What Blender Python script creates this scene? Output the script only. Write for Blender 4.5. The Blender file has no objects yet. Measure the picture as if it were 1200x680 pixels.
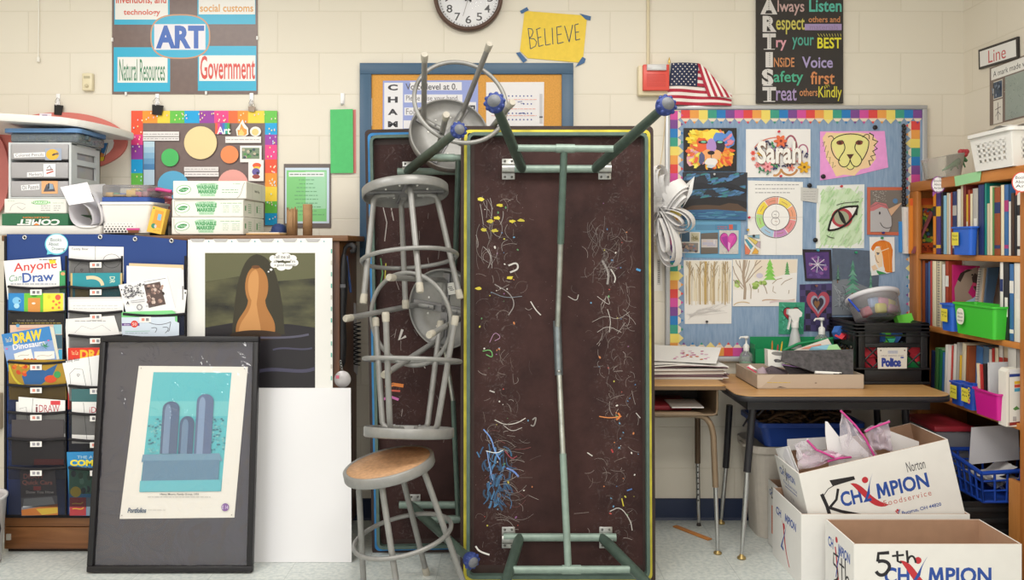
import bpy, bmesh, math, random
from mathutils import Vector, Matrix, Euler, noise
R = random.Random(7)
sc = bpy.context.scene
COL = sc.collection
F, CX, CY, H = 980.0, 600.0, 288.0, 1.34      # focal length (pixels of a 1200 wide frame), principal point, eye height
DW = 4.09                                      # distance of the back wall
pi = math.pi

def W(px, py, d):
    return Vector(((px - CX) * d / F, d, H - (py - CY) * d / F))
def XX(px, d): return (px - CX) * d / F
def ZZ(py, d): return H - (py - CY) * d / F
def zm(ox, oy, s):
    return lambda x, y: (ox + x / s, oy + y / s)

# ---------------------------------------------------------------- materials
def lin(h):
    h = h.lstrip('#'); c = [int(h[i:i + 2], 16) / 255 for i in (0, 2, 4)]
    return tuple(x / 12.92 if x <= .04045 else ((x + .055) / 1.055) ** 2.4 for x in c) + (1,)
_mc = {}
def _base(name):
    m = bpy.data.materials.new(name); m.use_nodes = True
    nt = m.node_tree
    return m, nt, nt.nodes['Principled BSDF'], nt.nodes['Material Output']
def M(h, rough=.62, metal=0.0, var=0.0, scale=40.0, spec=.4, bump=0.0):
    k = ('M', h, rough, metal, var, scale, spec, bump)
    if k in _mc: return _mc[k]
    m, nt, p, out = _base('m_' + h.strip('#'))
    p.inputs['Base Color'].default_value = lin(h)
    p.inputs['Roughness'].default_value = rough
    p.inputs['Metallic'].default_value = metal
    p.inputs['Specular IOR Level'].default_value = spec
    if var or bump:
        tc = nt.nodes.new('ShaderNodeTexCoord'); no = nt.nodes.new('ShaderNodeTexNoise')
        no.inputs['Scale'].default_value = scale; no.inputs['Detail'].default_value = 4
        nt.links.new(tc.outputs['Object'], no.inputs['Vector'])
        if var:
            r = nt.nodes.new('ShaderNodeValToRGB'); c = lin(h)
            r.color_ramp.elements[0].position = .3; r.color_ramp.elements[1].position = .7
            r.color_ramp.elements[0].color = tuple(x * (1 - var) for x in c[:3]) + (1,)
            r.color_ramp.elements[1].color = tuple(min(1, x * (1 + var)) for x in c[:3]) + (1,)
            nt.links.new(no.outputs['Fac'], r.inputs['Fac']); nt.links.new(r.outputs['Color'], p.inputs['Base Color'])
        if bump:
            b = nt.nodes.new('ShaderNodeBump'); b.inputs['Strength'].default_value = bump; b.inputs['Distance'].default_value = .002
            nt.links.new(no.outputs['Fac'], b.inputs['Height']); nt.links.new(b.outputs['Normal'], p.inputs['Normal'])
    _mc[k] = m
    return m
def CLEAR(h='#e8eef0', body=.25, rough=.08):
    """clear plastic or glass: lets light through, with its own tint and a shine"""
    k = ('C', h, body, rough)
    if k in _mc: return _mc[k]
    m, nt, p, out = _base('clear_' + h.strip('#'))
    p.inputs['Base Color'].default_value = lin(h); p.inputs['Roughness'].default_value = rough
    t = nt.nodes.new('ShaderNodeBsdfTransparent'); mx = nt.nodes.new('ShaderNodeMixShader')
    lw = nt.nodes.new('ShaderNodeFresnel'); lw.inputs['IOR'].default_value = 1.45
    ad = nt.nodes.new('ShaderNodeMath'); ad.operation = 'ADD'; ad.use_clamp = True; ad.inputs[1].default_value = body
    nt.links.new(lw.outputs[0], ad.inputs[0]); nt.links.new(ad.outputs[0], mx.inputs[0])
    nt.links.new(t.outputs[0], mx.inputs[1]); nt.links.new(p.outputs[0], mx.inputs[2])
    nt.links.new(mx.outputs[0], out.inputs['Surface'])
    _mc[k] = m
    return m
def WOOD(h1, h2, rough=.45, axis='X', scale=6.0, dist=4.0):
    k = ('W', h1, h2, rough, axis, scale, dist)
    if k in _mc: return _mc[k]
    m, nt, p, out = _base('wood_' + h1.strip('#'))
    tc = nt.nodes.new('ShaderNodeTexCoord'); mp = nt.nodes.new('ShaderNodeMapping')
    s = {'X': (1.2, 12, 12), 'Y': (12, 1.2, 12), 'Z': (12, 12, 1.2)}[axis]
    mp.inputs['Scale'].default_value = s
    no = nt.nodes.new('ShaderNodeTexNoise'); no.inputs['Scale'].default_value = scale / 3; no.inputs['Detail'].default_value = 6
    no.inputs['Distortion'].default_value = dist / 4
    r = nt.nodes.new('ShaderNodeValToRGB')
    r.color_ramp.elements[0].color = lin(h1); r.color_ramp.elements[1].color = lin(h2)
    r.color_ramp.elements[0].position = .32; r.color_ramp.elements[1].position = .68
    nt.links.new(tc.outputs['Object'], mp.inputs[0]); nt.links.new(mp.outputs[0], no.inputs['Vector'])
    nt.links.new(no.outputs['Fac'], r.inputs['Fac']); nt.links.new(r.outputs['Color'], p.inputs['Base Color'])
    p.inputs['Roughness'].default_value = rough
    _mc[k] = m
    return m

# ---------------------------------------------------------------- mesh building
class MB:
    def __init__(s): s.v = []; s.f = []; s.fm = []; s.sm = []; s.mats = []
    def mi(s, m):
        if m not in s.mats: s.mats.append(m)
        return s.mats.index(m)
    def add(s, vs, fs, m, smooth=False):
        b = len(s.v); s.v += [Vector(v) for v in vs]; i = s.mi(m)
        for f in fs:
            s.f.append([b + k for k in f]); s.fm.append(i); s.sm.append(smooth)
        return s
    def box(s, x0, x1, y0, y1, z0, z1, m, bev=0.0, seg=2, rot=None):
        c = Vector(((x0 + x1) / 2, (y0 + y1) / 2, (z0 + z1) / 2))
        return s.obox(c, (abs(x1 - x0), abs(y1 - y0), abs(z1 - z0)), m, rot, bev, seg)
    def obox(s, c, size, m, rot=None, bev=0.0, seg=2):
        bm = bmesh.new(); bmesh.ops.create_cube(bm, size=1)
        bmesh.ops.scale(bm, vec=size, verts=bm.verts)
        if bev: bmesh.ops.bevel(bm, geom=bm.edges[:], offset=min(bev, min(size) * .49), segments=seg, profile=.5, affect='EDGES')
        M4 = Matrix.Translation(c) @ (rot.to_4x4() if rot is not None else Matrix())
        bm.verts.index_update()
        s.add([M4 @ v.co for v in bm.verts], [[v.index for v in f.verts] for f in bm.faces], m, bool(bev)); bm.free()
        return s
    def tube(s, pts, r, m, closed=False, n=10, caps=True):
        pts = [Vector(p) for p in pts]; N = len(pts)
        rs = r if isinstance(r, (list, tuple)) else [r] * N
        vs = []; up = None
        for i, p in enumerate(pts):
            if closed: t = (pts[(i + 1) % N] - pts[i - 1])
            else: t = pts[min(i + 1, N - 1)] - pts[max(i - 1, 0)]
            t.normalize()
            if up is None: up = Vector((0, 0, 1)) if abs(t.z) < .9 else Vector((1, 0, 0))
            a = t.cross(up); a.normalize(); b = a.cross(t); b.normalize(); up = b
            for k in range(n):
                an = 2 * pi * k / n
                vs.append(p + (a * math.cos(an) + b * math.sin(an)) * rs[i])
        fs = []
        for i in range(N if closed else N - 1):
            j = (i + 1) % N
            for k in range(n): fs.append([i * n + k, i * n + (k + 1) % n, j * n + (k + 1) % n, j * n + k])
        s.add(vs, fs, m, True)
        if caps and not closed:
            s.add(vs[:n], [list(range(n))[::-1]], m); s.add(vs[-n:], [list(range(n))], m)
        return s
    def ring(s, c, R_, r, m, M4=None, n=40, k=8, sx=1, sy=1):
        M4 = M4 or Matrix()
        return s.tube([M4 @ (Vector(c) + Vector((R_ * sx * math.cos(2 * pi * i / n), R_ * sy * math.sin(2 * pi * i / n), 0))) for i in range(n)], r, m, True, k)
    def lathe(s, prof, m, M4=None, n=28, smooth=True, cap=True):
        M4 = M4 or Matrix(); vs = []; fs = []
        for (r, z) in prof:
            for k in range(n): vs.append(M4 @ Vector((r * math.cos(2 * pi * k / n), r * math.sin(2 * pi * k / n), z)))
        for i in range(len(prof) - 1):
            for k in range(n): fs.append([i * n + k, i * n + (k + 1) % n, (i + 1) * n + (k + 1) % n, (i + 1) * n + k])
        s.add(vs, fs, m, smooth)
        if not cap: return s
        if prof[0][0] > 1e-6: s.add(vs[:n], [list(range(n))[::-1]], m)
        if prof[-1][0] > 1e-6: s.add(vs[-n:], [list(range(n))], m)
        return s
    def prism(s, pts, a, b, m, M4=None, axis='Y'):
        """polygon pts (two coordinates) swept between a and b along axis"""
        M4 = M4 or Matrix()
        def P(p, h):
            return M4 @ (Vector((p[0], h, p[1])) if axis == 'Y' else Vector((p[0], p[1], h)) if axis == 'Z' else Vector((h, p[0], p[1])))
        n = len(pts)
        vs = [P(p, a) for p in pts] + [P(p, b) for p in pts]
        fs = [list(range(n)), list(range(2 * n - 1, n - 1, -1))] + [[i, n + i, n + (i + 1) % n, (i + 1) % n] for i in range(n)]
        return s.add(vs, fs, m)
    def grid(s, fn, nu, nv, m, smooth=True):
        vs = [fn(i / nu, j / nv) for j in range(nv + 1) for i in range(nu + 1)]
        fs = [[j * (nu + 1) + i, j * (nu + 1) + i + 1, (j + 1) * (nu + 1) + i + 1, (j + 1) * (nu + 1) + i] for j in range(nv) for i in range(nu)]
        return s.add(vs, fs, m, smooth)
    def ball(s, c, r, m, n=14, sz=1.0):
        return s.lathe([(r * math.sin(pi * i / n) + (1e-7), -r * sz * math.cos(pi * i / n)) for i in range(n + 1)], m, Matrix.Translation(c), n=max(12, n + 4))
    def build(s, name, parent=None, matrix=None, **kw):
        """link as one mesh object; vertices are in world space (or in the space of matrix)"""
        me = bpy.data.meshes.new(name)
        me.from_pydata([tuple(v) for v in s.v], [], s.f)
        for m in s.mats: me.materials.append(m)
        me.polygons.foreach_set('material_index', s.fm); me.polygons.foreach_set('use_smooth', s.sm)
        if matrix is None:
            if parent is not None:
                q = parent; mm = q.matrix_basis.copy()
                while q.parent: q = q.parent; mm = q.matrix_basis @ mm
                me.transform(mm.inverted())
        o = bpy.data.objects.new(name, me); COL.objects.link(o)
        if parent is not None: o.parent = parent
        elif matrix is not None: o.matrix_basis = matrix
        else:      # put the origin at the base of the mesh
            xs = [v.x for v in s.v]; ys = [v.y for v in s.v]; zs = [v.z for v in s.v]
            c = Vector(((min(xs) + max(xs)) / 2, (min(ys) + max(ys)) / 2, min(zs)))
            me.transform(Matrix.Translation(-c)); o.location = c
        for k, v in kw.items(): o[k] = v
        me.update()
        return o
def tag(o, label, cat, group=None, kind=None):
    o['label'] = label; o['category'] = cat
    if group: o['group'] = group
    if kind: o['kind'] = kind
    return o
def thing(name, label, cat, loc=(0, 0, 0), group=None, rot=None):
    o = bpy.data.objects.new(name, None); COL.objects.link(o)
    o.empty_display_size = .05; o.location = loc
    if rot is not None: o.rotation_euler = rot
    return tag(o, label, cat, group)
def thingM(name, label, cat, M4, group=None):
    o = bpy.data.objects.new(name, None); COL.objects.link(o); o.empty_display_size = .05
    o.matrix_basis = M4
    return tag(o, label, cat, group)
def struct(o):
    o['kind'] = 'structure'; return o
def copy_thing(o, M4, label, group=None):
    def rec(a, par):
        c = a.copy(); COL.objects.link(c); c.parent = par
        for ch in a.children: rec(ch, c)
        return c
    c = rec(o, None); c.matrix_basis = M4; c['label'] = label
    if group: c['group'] = group
    return c

# ---------------------------------------------------------------- flat drawn or printed things
_tc = {}
def glyphs(s, bold=0.0, shear=0.0, spacing=1.0):
    k = (s, bold, shear, spacing)
    if k in _tc: return _tc[k]
    cu = bpy.data.curves.new('lettering', 'FONT'); cu.body = s; cu.fill_mode = 'FRONT'; cu.resolution_u = 3
    cu.offset = bold; cu.shear = shear; cu.space_character = spacing
    ob = bpy.data.objects.new('lettering', cu)
    me = bpy.data.meshes.new_from_object(ob)
    v = [(p.co.x, p.co.y) for p in me.vertices]; f = [list(p.vertices) for p in me.polygons]
    bpy.data.objects.remove(ob); bpy.data.curves.remove(cu); bpy.data.meshes.remove(me)
    x0 = min(p[0] for p in v); x1 = max(p[0] for p in v); y0 = min(p[1] for p in v); y1 = max(p[1] for p in v)
    v = [((p[0] - x0) / (x1 - x0 + 1e-9), (p[1] - y0) / (y1 - y0 + 1e-9)) for p in v]
    _tc[k] = (v, f)
    return _tc[k]
class Art:
    """layers of flat shapes on a board; coordinates in pixels of the photo's plane at distance d (x right, y down)"""
    def __init__(s, outline, color, d=DW, t=.002, rough=.6, u=None, mat=None, rot=None, M4=None, var=0.0, edge=None, center=None):
        if len(outline) == 4 and not isinstance(outline[0], (tuple, list)):
            x0, y0, x1, y1 = outline; outline = [(x0, y0), (x1, y0), (x1, y1), (x0, y1)]
        s.out = outline; s.rough = rough; s.var = var
        s.cx = (min(p[0] for p in outline) + max(p[0] for p in outline)) / 2
        s.cy = (min(p[1] for p in outline) + max(p[1] for p in outline)) / 2
        if center: s.cx, s.cy = center
        s.u = u or d / F
        s.M4 = M4 if M4 is not None else Matrix.Translation(W(s.cx, s.cy, d)) @ (rot.to_matrix().to_4x4() if rot is not None else Matrix())
        s.mb = MB(); s.y = -t; s.dy = 6e-5
        s.mb.prism([s.L(*p) for p in outline], 0, -t, mat or M(color, rough, var=var))
    def L(s, x, y): return ((x - s.cx) * s.u, (s.cy - y) * s.u)
    def up(s, k=1.0): s.y -= s.dy * k; return s.y
    def mt(s, c): return c if not isinstance(c, str) else M(c, s.rough)
    def poly(s, pts, c):
        s.up(); s.mb.add([Vector((*[s.L(*p)[0]], s.y, s.L(*p)[1])) for p in pts], [list(range(len(pts)))], s.mt(c)); return s
    def rect(s, x0, y0, x1, y1, c): return s.poly([(x0, y0), (x1, y0), (x1, y1), (x0, y1)], c)
    def ell(s, x, y, rx, ry, c, a=0, n=28):
        ca, sa = math.cos(a), math.sin(a)
        return s.poly([(x + rx * math.cos(2 * pi * i / n) * ca - ry * math.sin(2 * pi * i / n) * sa, y + rx * math.cos(2 * pi * i / n) * sa + ry * math.sin(2 * pi * i / n) * ca) for i in range(n)], c)
    def line(s, pts, w, c, closed=False):
        s.up(); pts = list(pts)
        if closed: pts = pts + [pts[0]]
        m = s.mt(c)
        n = len(pts); L = []; Rr = []
        for i in range(n):
            a = pts[max(i - 1, 0)]; b = pts[min(i + 1, n - 1)]
            if closed and i in (0, n - 1): a = pts[-2]; b = pts[1]
            dx, dy = b[0] - a[0], b[1] - a[1]; l = math.hypot(dx, dy) or 1
            ox, oy = -dy / l * w / 2, dx / l * w / 2
            L.append((pts[i][0] + ox, pts[i][1] + oy)); Rr.append((pts[i][0] - ox, pts[i][1] - oy))
        vs = [Vector((s.L(*p)[0], s.y, s.L(*p)[1])) for p in L + Rr]
        s.mb.add(vs, [[i, i + 1, n + i + 1, n + i] for i in range(n - 1)], m); return s
    def ering(s, x, y, rx, ry, w, c, a0=0, a1=2 * pi, n=36):
        return s.line([(x + rx * math.cos(a0 + (a1 - a0) * i / n), y + ry * math.sin(a0 + (a1 - a0) * i / n)) for i in range(n + 1)], w, c)
    def text(s, t, x0, y0, x1, y1, c, bold=0.0, rot=0.0, shear=0.0, spacing=1.0, q=None):
        """lettering fitted into the box x0..x1, y0 (top)..y1 (bottom); q: the four corners tl,tr,br,bl instead"""
        v, f = glyphs(t, bold, shear, spacing); s.up(); vs = []
        for (a, b) in v:
            if q:
                tl, tr, br, bl = q
                x = (tl[0] * (1 - a) + tr[0] * a) * b + (bl[0] * (1 - a) + br[0] * a) * (1 - b)
                y = (tl[1] * (1 - a) + tr[1] * a) * b + (bl[1] * (1 - a) + br[1] * a) * (1 - b)
            else:
                x = x0 + a * (x1 - x0); y = y1 - b * (y1 - y0)
                if rot:
                    mx, my = (x0 + x1) / 2, (y0 + y1) / 2; dx, dy = x - mx, y - my
                    x, y = mx + dx * math.cos(rot) - dy * math.sin(rot), my + dx * math.sin(rot) + dy * math.cos(rot)
            p = s.L(x, y); vs.append(Vector((p[0], s.y, p[1])))
        s.mb.add(vs, f, s.mt(c)); return s
    def scrib(s, x0, y0, x1, y1, n, w, c, rr=None):
        """lines of writing too small to read"""
        rr = rr or R
        for i in range(n):
            yy = y0 + (y1 - y0) * (i + .5) / n; x = x0
            s.up()
            while x < x1 - 1:
                l = min(rr.uniform(1.5, 6), x1 - x)
                s.y += s.dy
                s.rect(x, yy - w / 2, x + l, yy + w / 2, c); x += l + .9
        return s
    def done(s, name, label=None, cat=None, parent=None, group=None):
        o = s.mb.build(name, matrix=s.M4)
        if parent is not None:
            o.parent = parent
            q = parent; mm = q.matrix_basis.copy()
            while q.parent: q = q.parent; mm = q.matrix_basis @ mm
            o.matrix_basis = mm.inverted() @ s.M4
        if label: tag(o, label, cat, group)
        return o
def bez(p0, p1, p2, p3, n=12):
    r = []
    for i in range(n + 1):
        t = i / n; a = (1 - t) ** 3; b = 3 * t * (1 - t) ** 2; c = 3 * t * t * (1 - t); d = t ** 3
        r.append(tuple(a * p0[k] + b * p1[k] + c * p2[k] + d * p3[k] for k in range(len(p0))))
    return r
def heart(x, y, w, h, n=40):
    r = []
    for i in range(n):
        t = 2 * pi * i / n
        r.append((x + w / 2 * (16 * math.sin(t) ** 3) / 16, y - h / 2 * ((13 * math.cos(t) - 5 * math.cos(2 * t) - 2 * math.cos(3 * t) - math.cos(4 * t)) + 2.5) / 14.5))
    return r
WHITE = '#efedea'
def chaikin(p, k=2):
    for _ in range(k):
        q = [p[0]]
        for a, b in zip(p, p[1:]): q += [(a[0] * .75 + b[0] * .25, a[1] * .75 + b[1] * .25), (a[0] * .25 + b[0] * .75, a[1] * .25 + b[1] * .75)]
        p = q + [p[-1]]
    return p

# ---------------------------------------------------------------- camera, light, world
cam = bpy.data.cameras.new('camera'); co = bpy.data.objects.new('camera', cam); COL.objects.link(co)
co.location = (0, 0, H); co.rotation_euler = (pi / 2, 0, 0)
cam.sensor_width = 36; cam.lens = 36 * F / 1200; cam.shift_y = -(340 - CY) / 1200; cam.clip_start = .05
sc.camera = co
sc.view_settings.view_transform = 'Standard'; sc.view_settings.look = 'None'
sc.view_settings.exposure = 0.22; sc.view_settings.gamma = 1.0; sc.view_settings.use_curve_mapping = False
try:
    sc.cycles.use_denoising = True; sc.cycles.max_bounces = 10; sc.cycles.transparent_max_bounces = 24
    sc.cycles.sample_clamp_indirect = 6
except Exception: pass
w = bpy.data.worlds.new('world'); sc.world = w; w.use_nodes = True
w.node_tree.nodes['Background'].inputs[0].default_value = (1.0, .98, .95, 1); w.node_tree.nodes['Background'].inputs[1].default_value = .85
for i, (x, y) in enumerate([(-1.9, 2.4), (0.35, 2.4), (-1.9, .3), (0.35, .3), (-1.9, -1.6), (.35, -1.6)]):
    l = bpy.data.lights.new('ceiling_lamp', 'AREA'); l.shape = 'RECTANGLE'; l.size = 1.2; l.size_y = .6
    l.energy = 30 if x > 0 else 27; l.color = (1, .965, .90) if x > 0 else (1, .985, .965)
    o = bpy.data.objects.new('ceiling_lamp', l); COL.objects.link(o); o.location = (x, y, 2.86)
# ================================================================ the room
def wall_mat(swap, ox, oz):
    m, nt, p, out = _base('painted_block_wall' + ('_side' if swap else ''))
    tc = nt.nodes.new('ShaderNodeTexCoord'); sp = nt.nodes.new('ShaderNodeSeparateXYZ'); cb = nt.nodes.new('ShaderNodeCombineXYZ')
    nt.links.new(tc.outputs['Object'], sp.inputs[0])
    def off(sock, v):
        a = nt.nodes.new('ShaderNodeMath'); a.operation = 'ADD'; a.inputs[1].default_value = v; nt.links.new(sock, a.inputs[0]); return a.outputs[0]
    nt.links.new(off(sp.outputs['Y' if swap else 'X'], ox), cb.inputs[0]); nt.links.new(off(sp.outputs['Z'], oz), cb.inputs[1])
    b = nt.nodes.new('ShaderNodeTexBrick'); b.inputs['Scale'].default_value = 1; b.inputs['Brick Width'].default_value = .4064
    b.inputs['Row Height'].default_value = .2032; b.inputs['Mortar Size'].default_value = .0035; b.inputs['Mortar Smooth'].default_value = .6
    b.offset = .5
    nt.links.new(cb.outputs[0], b.inputs['Vector'])
    b.inputs['Color1'].default_value = lin('#e6dfd1'); b.inputs['Color2'].default_value = lin('#e4dccd'); b.inputs['Mortar'].default_value = lin('#ddd5c5')
    nt.links.new(b.outputs['Color'], p.inputs['Base Color']); p.inputs['Roughness'].default_value = .5
    no = nt.nodes.new('ShaderNodeTexNoise'); no.inputs['Scale'].default_value = 60; no.inputs['Detail'].default_value = 5
    nt.links.new(tc.outputs['Object'], no.inputs['Vector'])
    mu = nt.nodes.new('ShaderNodeMath'); mu.operation = 'MULTIPLY_ADD'; mu.inputs[1].default_value = -1.0
    nt.links.new(b.outputs['Fac'], mu.inputs[0])
    m2 = nt.nodes.new('ShaderNodeMath'); m2.operation = 'MULTIPLY'; m2.inputs[1].default_value = .22
    nt.links.new(no.outputs['Fac'], m2.inputs[0]); nt.links.new(m2.outputs[0], mu.inputs[2])
    bp = nt.nodes.new('ShaderNodeBump'); bp.inputs['Strength'].default_value = .35; bp.inputs['Distance'].default_value = .003
    nt.links.new(mu.outputs[0], bp.inputs['Height']); nt.links.new(bp.outputs['Normal'], p.inputs['Normal'])
    return m
def floor_mat():
    m, nt, p, out = _base('speckled_vinyl_tile')
    tc = nt.nodes.new('ShaderNodeTexCoord')
    n1 = nt.nodes.new('ShaderNodeTexNoise'); n1.inputs['Scale'].default_value = 55; n1.inputs['Detail'].default_value = 6
    n2 = nt.nodes.new('ShaderNodeTexVoronoi'); n2.inputs['Scale'].default_value = 38
    b = nt.nodes.new('ShaderNodeTexBrick'); b.offset = 0; b.inputs['Scale'].default_value = 1; b.inputs['Brick Width'].default_value = .305; b.inputs['Row Height'].default_value = .305
    b.inputs['Mortar Size'].default_value = .0012
    for n in (n1, n2, b): nt.links.new(tc.outputs['Object'], n.inputs['Vector'])
    r = nt.nodes.new('ShaderNodeValToRGB'); r.color_ramp.elements[0].color = lin('#bcc4c3'); r.color_ramp.elements[1].color = lin('#d6dad6')
    r.color_ramp.elements[0].position = .35; r.color_ramp.elements[1].position = .62
    nt.links.new(n1.outputs['Fac'], r.inputs['Fac'])
    r2 = nt.nodes.new('ShaderNodeValToRGB'); r2.color_ramp.elements[0].color = (.55, .55, .5, 1); r2.color_ramp.elements[1].color = (1, 1, 1, 1)
    r2.color_ramp.elements[0].position = .04; r2.color_ramp.elements[1].position = .12
    nt.links.new(n2.outputs['Distance'], r2.inputs['Fac'])
    mx = nt.nodes.new('ShaderNodeMix'); mx.data_type = 'RGBA'; mx.blend_type = 'MULTIPLY'; mx.inputs[0].default_value = .45
    nt.links.new(r.outputs['Color'], mx.inputs[6]); nt.links.new(r2.outputs['Color'], mx.inputs[7])
    m3 = nt.nodes.new('ShaderNodeMix'); m3.data_type = 'RGBA'; nt.links.new(b.outputs['Fac'], m3.inputs[0])
    nt.links.new(mx.outputs[2], m3.inputs[6]); m3.inputs[7].default_value = lin('#a9b0ae')
    nt.links.new(m3.outputs[2], p.inputs['Base Color']); p.inputs['Roughness'].default_value = .32
    return m
XR = 2.21
wm = wall_mat(False, .13, -.048 + 5 * .2032); wms = wall_mat(True, .05, -.048 + 5 * .2032)
def shell(name, x0, x1, y0, y1, z0, z1, m):
    mb = MB(); mb.box(x0, x1, y0, y1, z0, z1, m)
    me = mb.build(name, matrix=Matrix()); return struct(me)
shell('wall_back', -3.6, XR + .12, DW, DW + .12, 0, 2.9, wm)
shell('wall_right', XR, XR + .12, -2.8, DW, 0, 2.9, wms)
shell('wall_left', -3.6, -3.48, -2.8, DW, 0, 2.9, wms)
shell('floor', -3.6, XR + .12, -2.8, DW + .12, -.08, 0, floor_mat())
shell('ceiling', -3.6, XR + .12, -2.8, DW + .12, 2.9, 2.98, M('#e9e7e0', .9))
bbm = M('#26324f', .35)
mb = MB(); mb.prism([(DW, .0), (DW - .014, .0), (DW - .008, .012), (DW - .006, .1), (DW, .104)], -3.48, XR, bbm, axis='X'); struct(mb.build('baseboard_back'))
mb = MB(); mb.box(XR - .007, XR, -2.8, DW - .02, 0, .104, bbm); struct(mb.build('baseboard_right'))
# ================================================================ things on the back wall, left to middle
def near(d): return DW - d
CY1 = '#3fb3d8'
# --- ART poster
z = zm(120, 0, 5.232)
a = Art((131.5, -14, 302, 110.5), '#7a6864', DW - .002, .0015, rough=.28, var=.05)
a.rect(134, -14, 199, 29, CY1).rect(231.5, -14, 299.5, 28.5, CY1).rect(133.5, 55.5, 199.5, 107.5, CY1).rect(232, 54, 300.5, 106.5, CY1)
a.rect(135, -14, 197, 23, WHITE).rect(233, -14, 299, 17, WHITE).rect(138, 67, 196.5, 97, WHITE).rect(233.5, 65, 299.5, 95, WHITE)
a.text('inventions, and', 136, -5, 195, 5.5, '#d8604f', .02).text('technology', 145, 11, 188, 19.5, '#d8604f', .02)
a.text('social customs', 234.5, 5, 297, 14, '#dfa762', .02)
a.text('Natural Resources', 140, 69.5, 193.5, 95, '#4f8a6a', .006).text('Government', 235, 65.5, 299, 93, '#d9544c', .014)
def sup(x, y, rx, ry, e=2.7, n=44):
    r = []
    for i in range(n):
        t = 2 * pi * i / n; c, s_ = math.cos(t), math.sin(t)
        r.append((x + rx * math.copysign(abs(c) ** (2 / e), c), y + ry * math.copysign(abs(s_) ** (2 / e), s_)))
    return r
a.poly(sup(211.5, 43, 35.2, 26.3), '#cf9a78').poly(sup(211.5, 43, 33.6, 24.7), CY1).rect(181, 28.5, 241, 58.5, '#e9e6ee')
a.text('ART', 183, 30, 239.5, 57, '#3a66bb', .045)
po = a.done('poster', 'large laminated brown and sky blue poster with ART in its middle oval', 'poster')
for (x, y) in ((147.5, 110), (241.5, 109), (131.5, 46.5), (301.5, 44.5)):
    mb = MB(); p = W(x, y, DW - .006); mb.obox(p, (.010, .008, .018), M('#f2f0ee', .3), None, .002); mb.build('wall_clip', po)

# --- hanging cord, wall sensor box
mb = MB(); mb.tube([W(45, -60, DW - .01), W(45.4, 20, DW - .01), W(45, 66, DW - .01)], .0022, M('#f3f0e8', .5)); c = mb.build('hanging_cord')
tag(c, 'thin white cord hanging down the wall left of the ART poster', 'cord')
mb2 = MB(); mb2.lathe([(.001, 0), (.008, .004), (.006, .022), (.002, .03)], M('#f3f0e8', .5), Matrix.Translation(W(45, 73, DW - .012))); mb2.build('cord_tassel', c)
p = W(105, 97, DW)
t = thing('wall_sensor', 'small cream thermostat box on the wall under the ART poster edge', 'thermostat', p)
mb = MB(); mb.obox(p + Vector((0, -.013, 0)), (.05, .026, .085), M('#e3d8b8', .4), None, .005); mb.build('cover', t)
mb = MB(); mb.lathe([(.008, 0), (.008, .006), (.004, .009)], M('#cfc4a4', .35), Matrix.Translation(p + Vector((0, -.026, -.02))) @ Matrix.Rotation(pi / 2, 4, 'X')); mb.obox(p + Vector((0, -.0265, .022)), (.03, .002, .012), M('#b9b094', .3)); mb.build('dial', t)

# --- hooks with clips
def hook(px, py, label, clip=None):
    p = W(px, py, DW)
    t = thing('adhesive_hook', label, 'hook', p, 'white adhesive hooks on the wall')
    mb = MB(); mb.obox(p + Vector((0, -.003, .022)), (.02, .006, .056), M('#f4f2f4', .25), None, .0028); mb.build('hook_base', t)
    mb = MB(); mb.tube([p + Vector((0, -.005, .01)), p + Vector((0, -.010, -.004)), p + Vector((0, -.018, -.010)), p + Vector((0, -.024, -.002))], [.006, .006, .005, .004], M('#f4f2f4', .25)); mb.build('hook_arm', t)
    if clip:
        wpx, lab = clip
        q = W(px, py + 7, DW - .018); w_ = wpx * DW / F / 2
        c = thing('binder_clip', lab, 'binder clip', q, None)
        mb = MB(); bk = M('#1b1a1c', .3) if 'black' in lab else M('#8d7d70', .3, .7)
        hh = .024 if 'black' in lab else .012
        mb.prism([(-w_, hh), (w_, hh), (w_ * .82, -hh), (-w_ * .82, -hh)], -.004, .004, bk, Matrix.Translation(q) @ Matrix.Rotation(.1, 4, 'Y')); mb.build('clip_body', c)
        mb = MB(); mb.tube([q + Vector((-w_ * .6, 0, hh)), q + Vector((-w_ * .75, 0, hh + .02)), q + Vector((-w_ * .2, -.003, hh + .035)), q + Vector((w_ * .3, -.003, hh + .03)), q + Vector((w_ * .35, 0, hh))], .0016, M('#c9c6c2', .2, .9), n=6); mb.build('clip_handle', c)
hook(68.5, 122, 'white hook above the wide coral oval', (10, 'black binder clip hanging from the hook above the coral oval'))
hook(184.5, 122, 'white hook above the rainbow bordered poster, left one', (13, 'black binder clip at the left top of the rainbow bordered poster'))
hook(295, 121, 'white hook above the rainbow bordered poster, right one', (8.5, 'brown metal clip at the right top of the rainbow bordered poster'))
hook(401.5, 121, 'white hook holding the green paper strip')

# --- coral ovals behind the drawers
def ovalb(cx, cy, rx, ry, **k): return [(cx + rx * math.cos(2 * pi * i / 60), cy + ry * math.sin(2 * pi * i / 60)) for i in range(60)]
a = Art(ovalb(72, 167, 78, 35), '#d3786f', DW - .004, .012, .5)
a.ell(80, 168, 55, 25, '#f0efee')
a.text('ERLY', 101, 166, 122, 173.5, '#2c2a2c', .02)
a.poly([(122, 168), (127.5, 168), (123.5, 181), (119.5, 180)], '#3f7fc0').poly([(119.5, 179), (124, 181), (122, 186), (117.5, 185)], '#d98a4a').poly([(117.5, 185), (124, 184), (123, 189), (116, 189.5)], '#e8c93a')
a.line([(122, 168), (117, 189), (123, 189), (128, 168)], .7, '#2c2a2c')
a.rect(48, 133.4, 62, 137.5, '#efe6f2').rect(51, 135, 57, 136, '#8a6aa0')
a.done('oval_sign', 'wide coral oval sign with a white middle behind the stacked drawers', 'sign')
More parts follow.
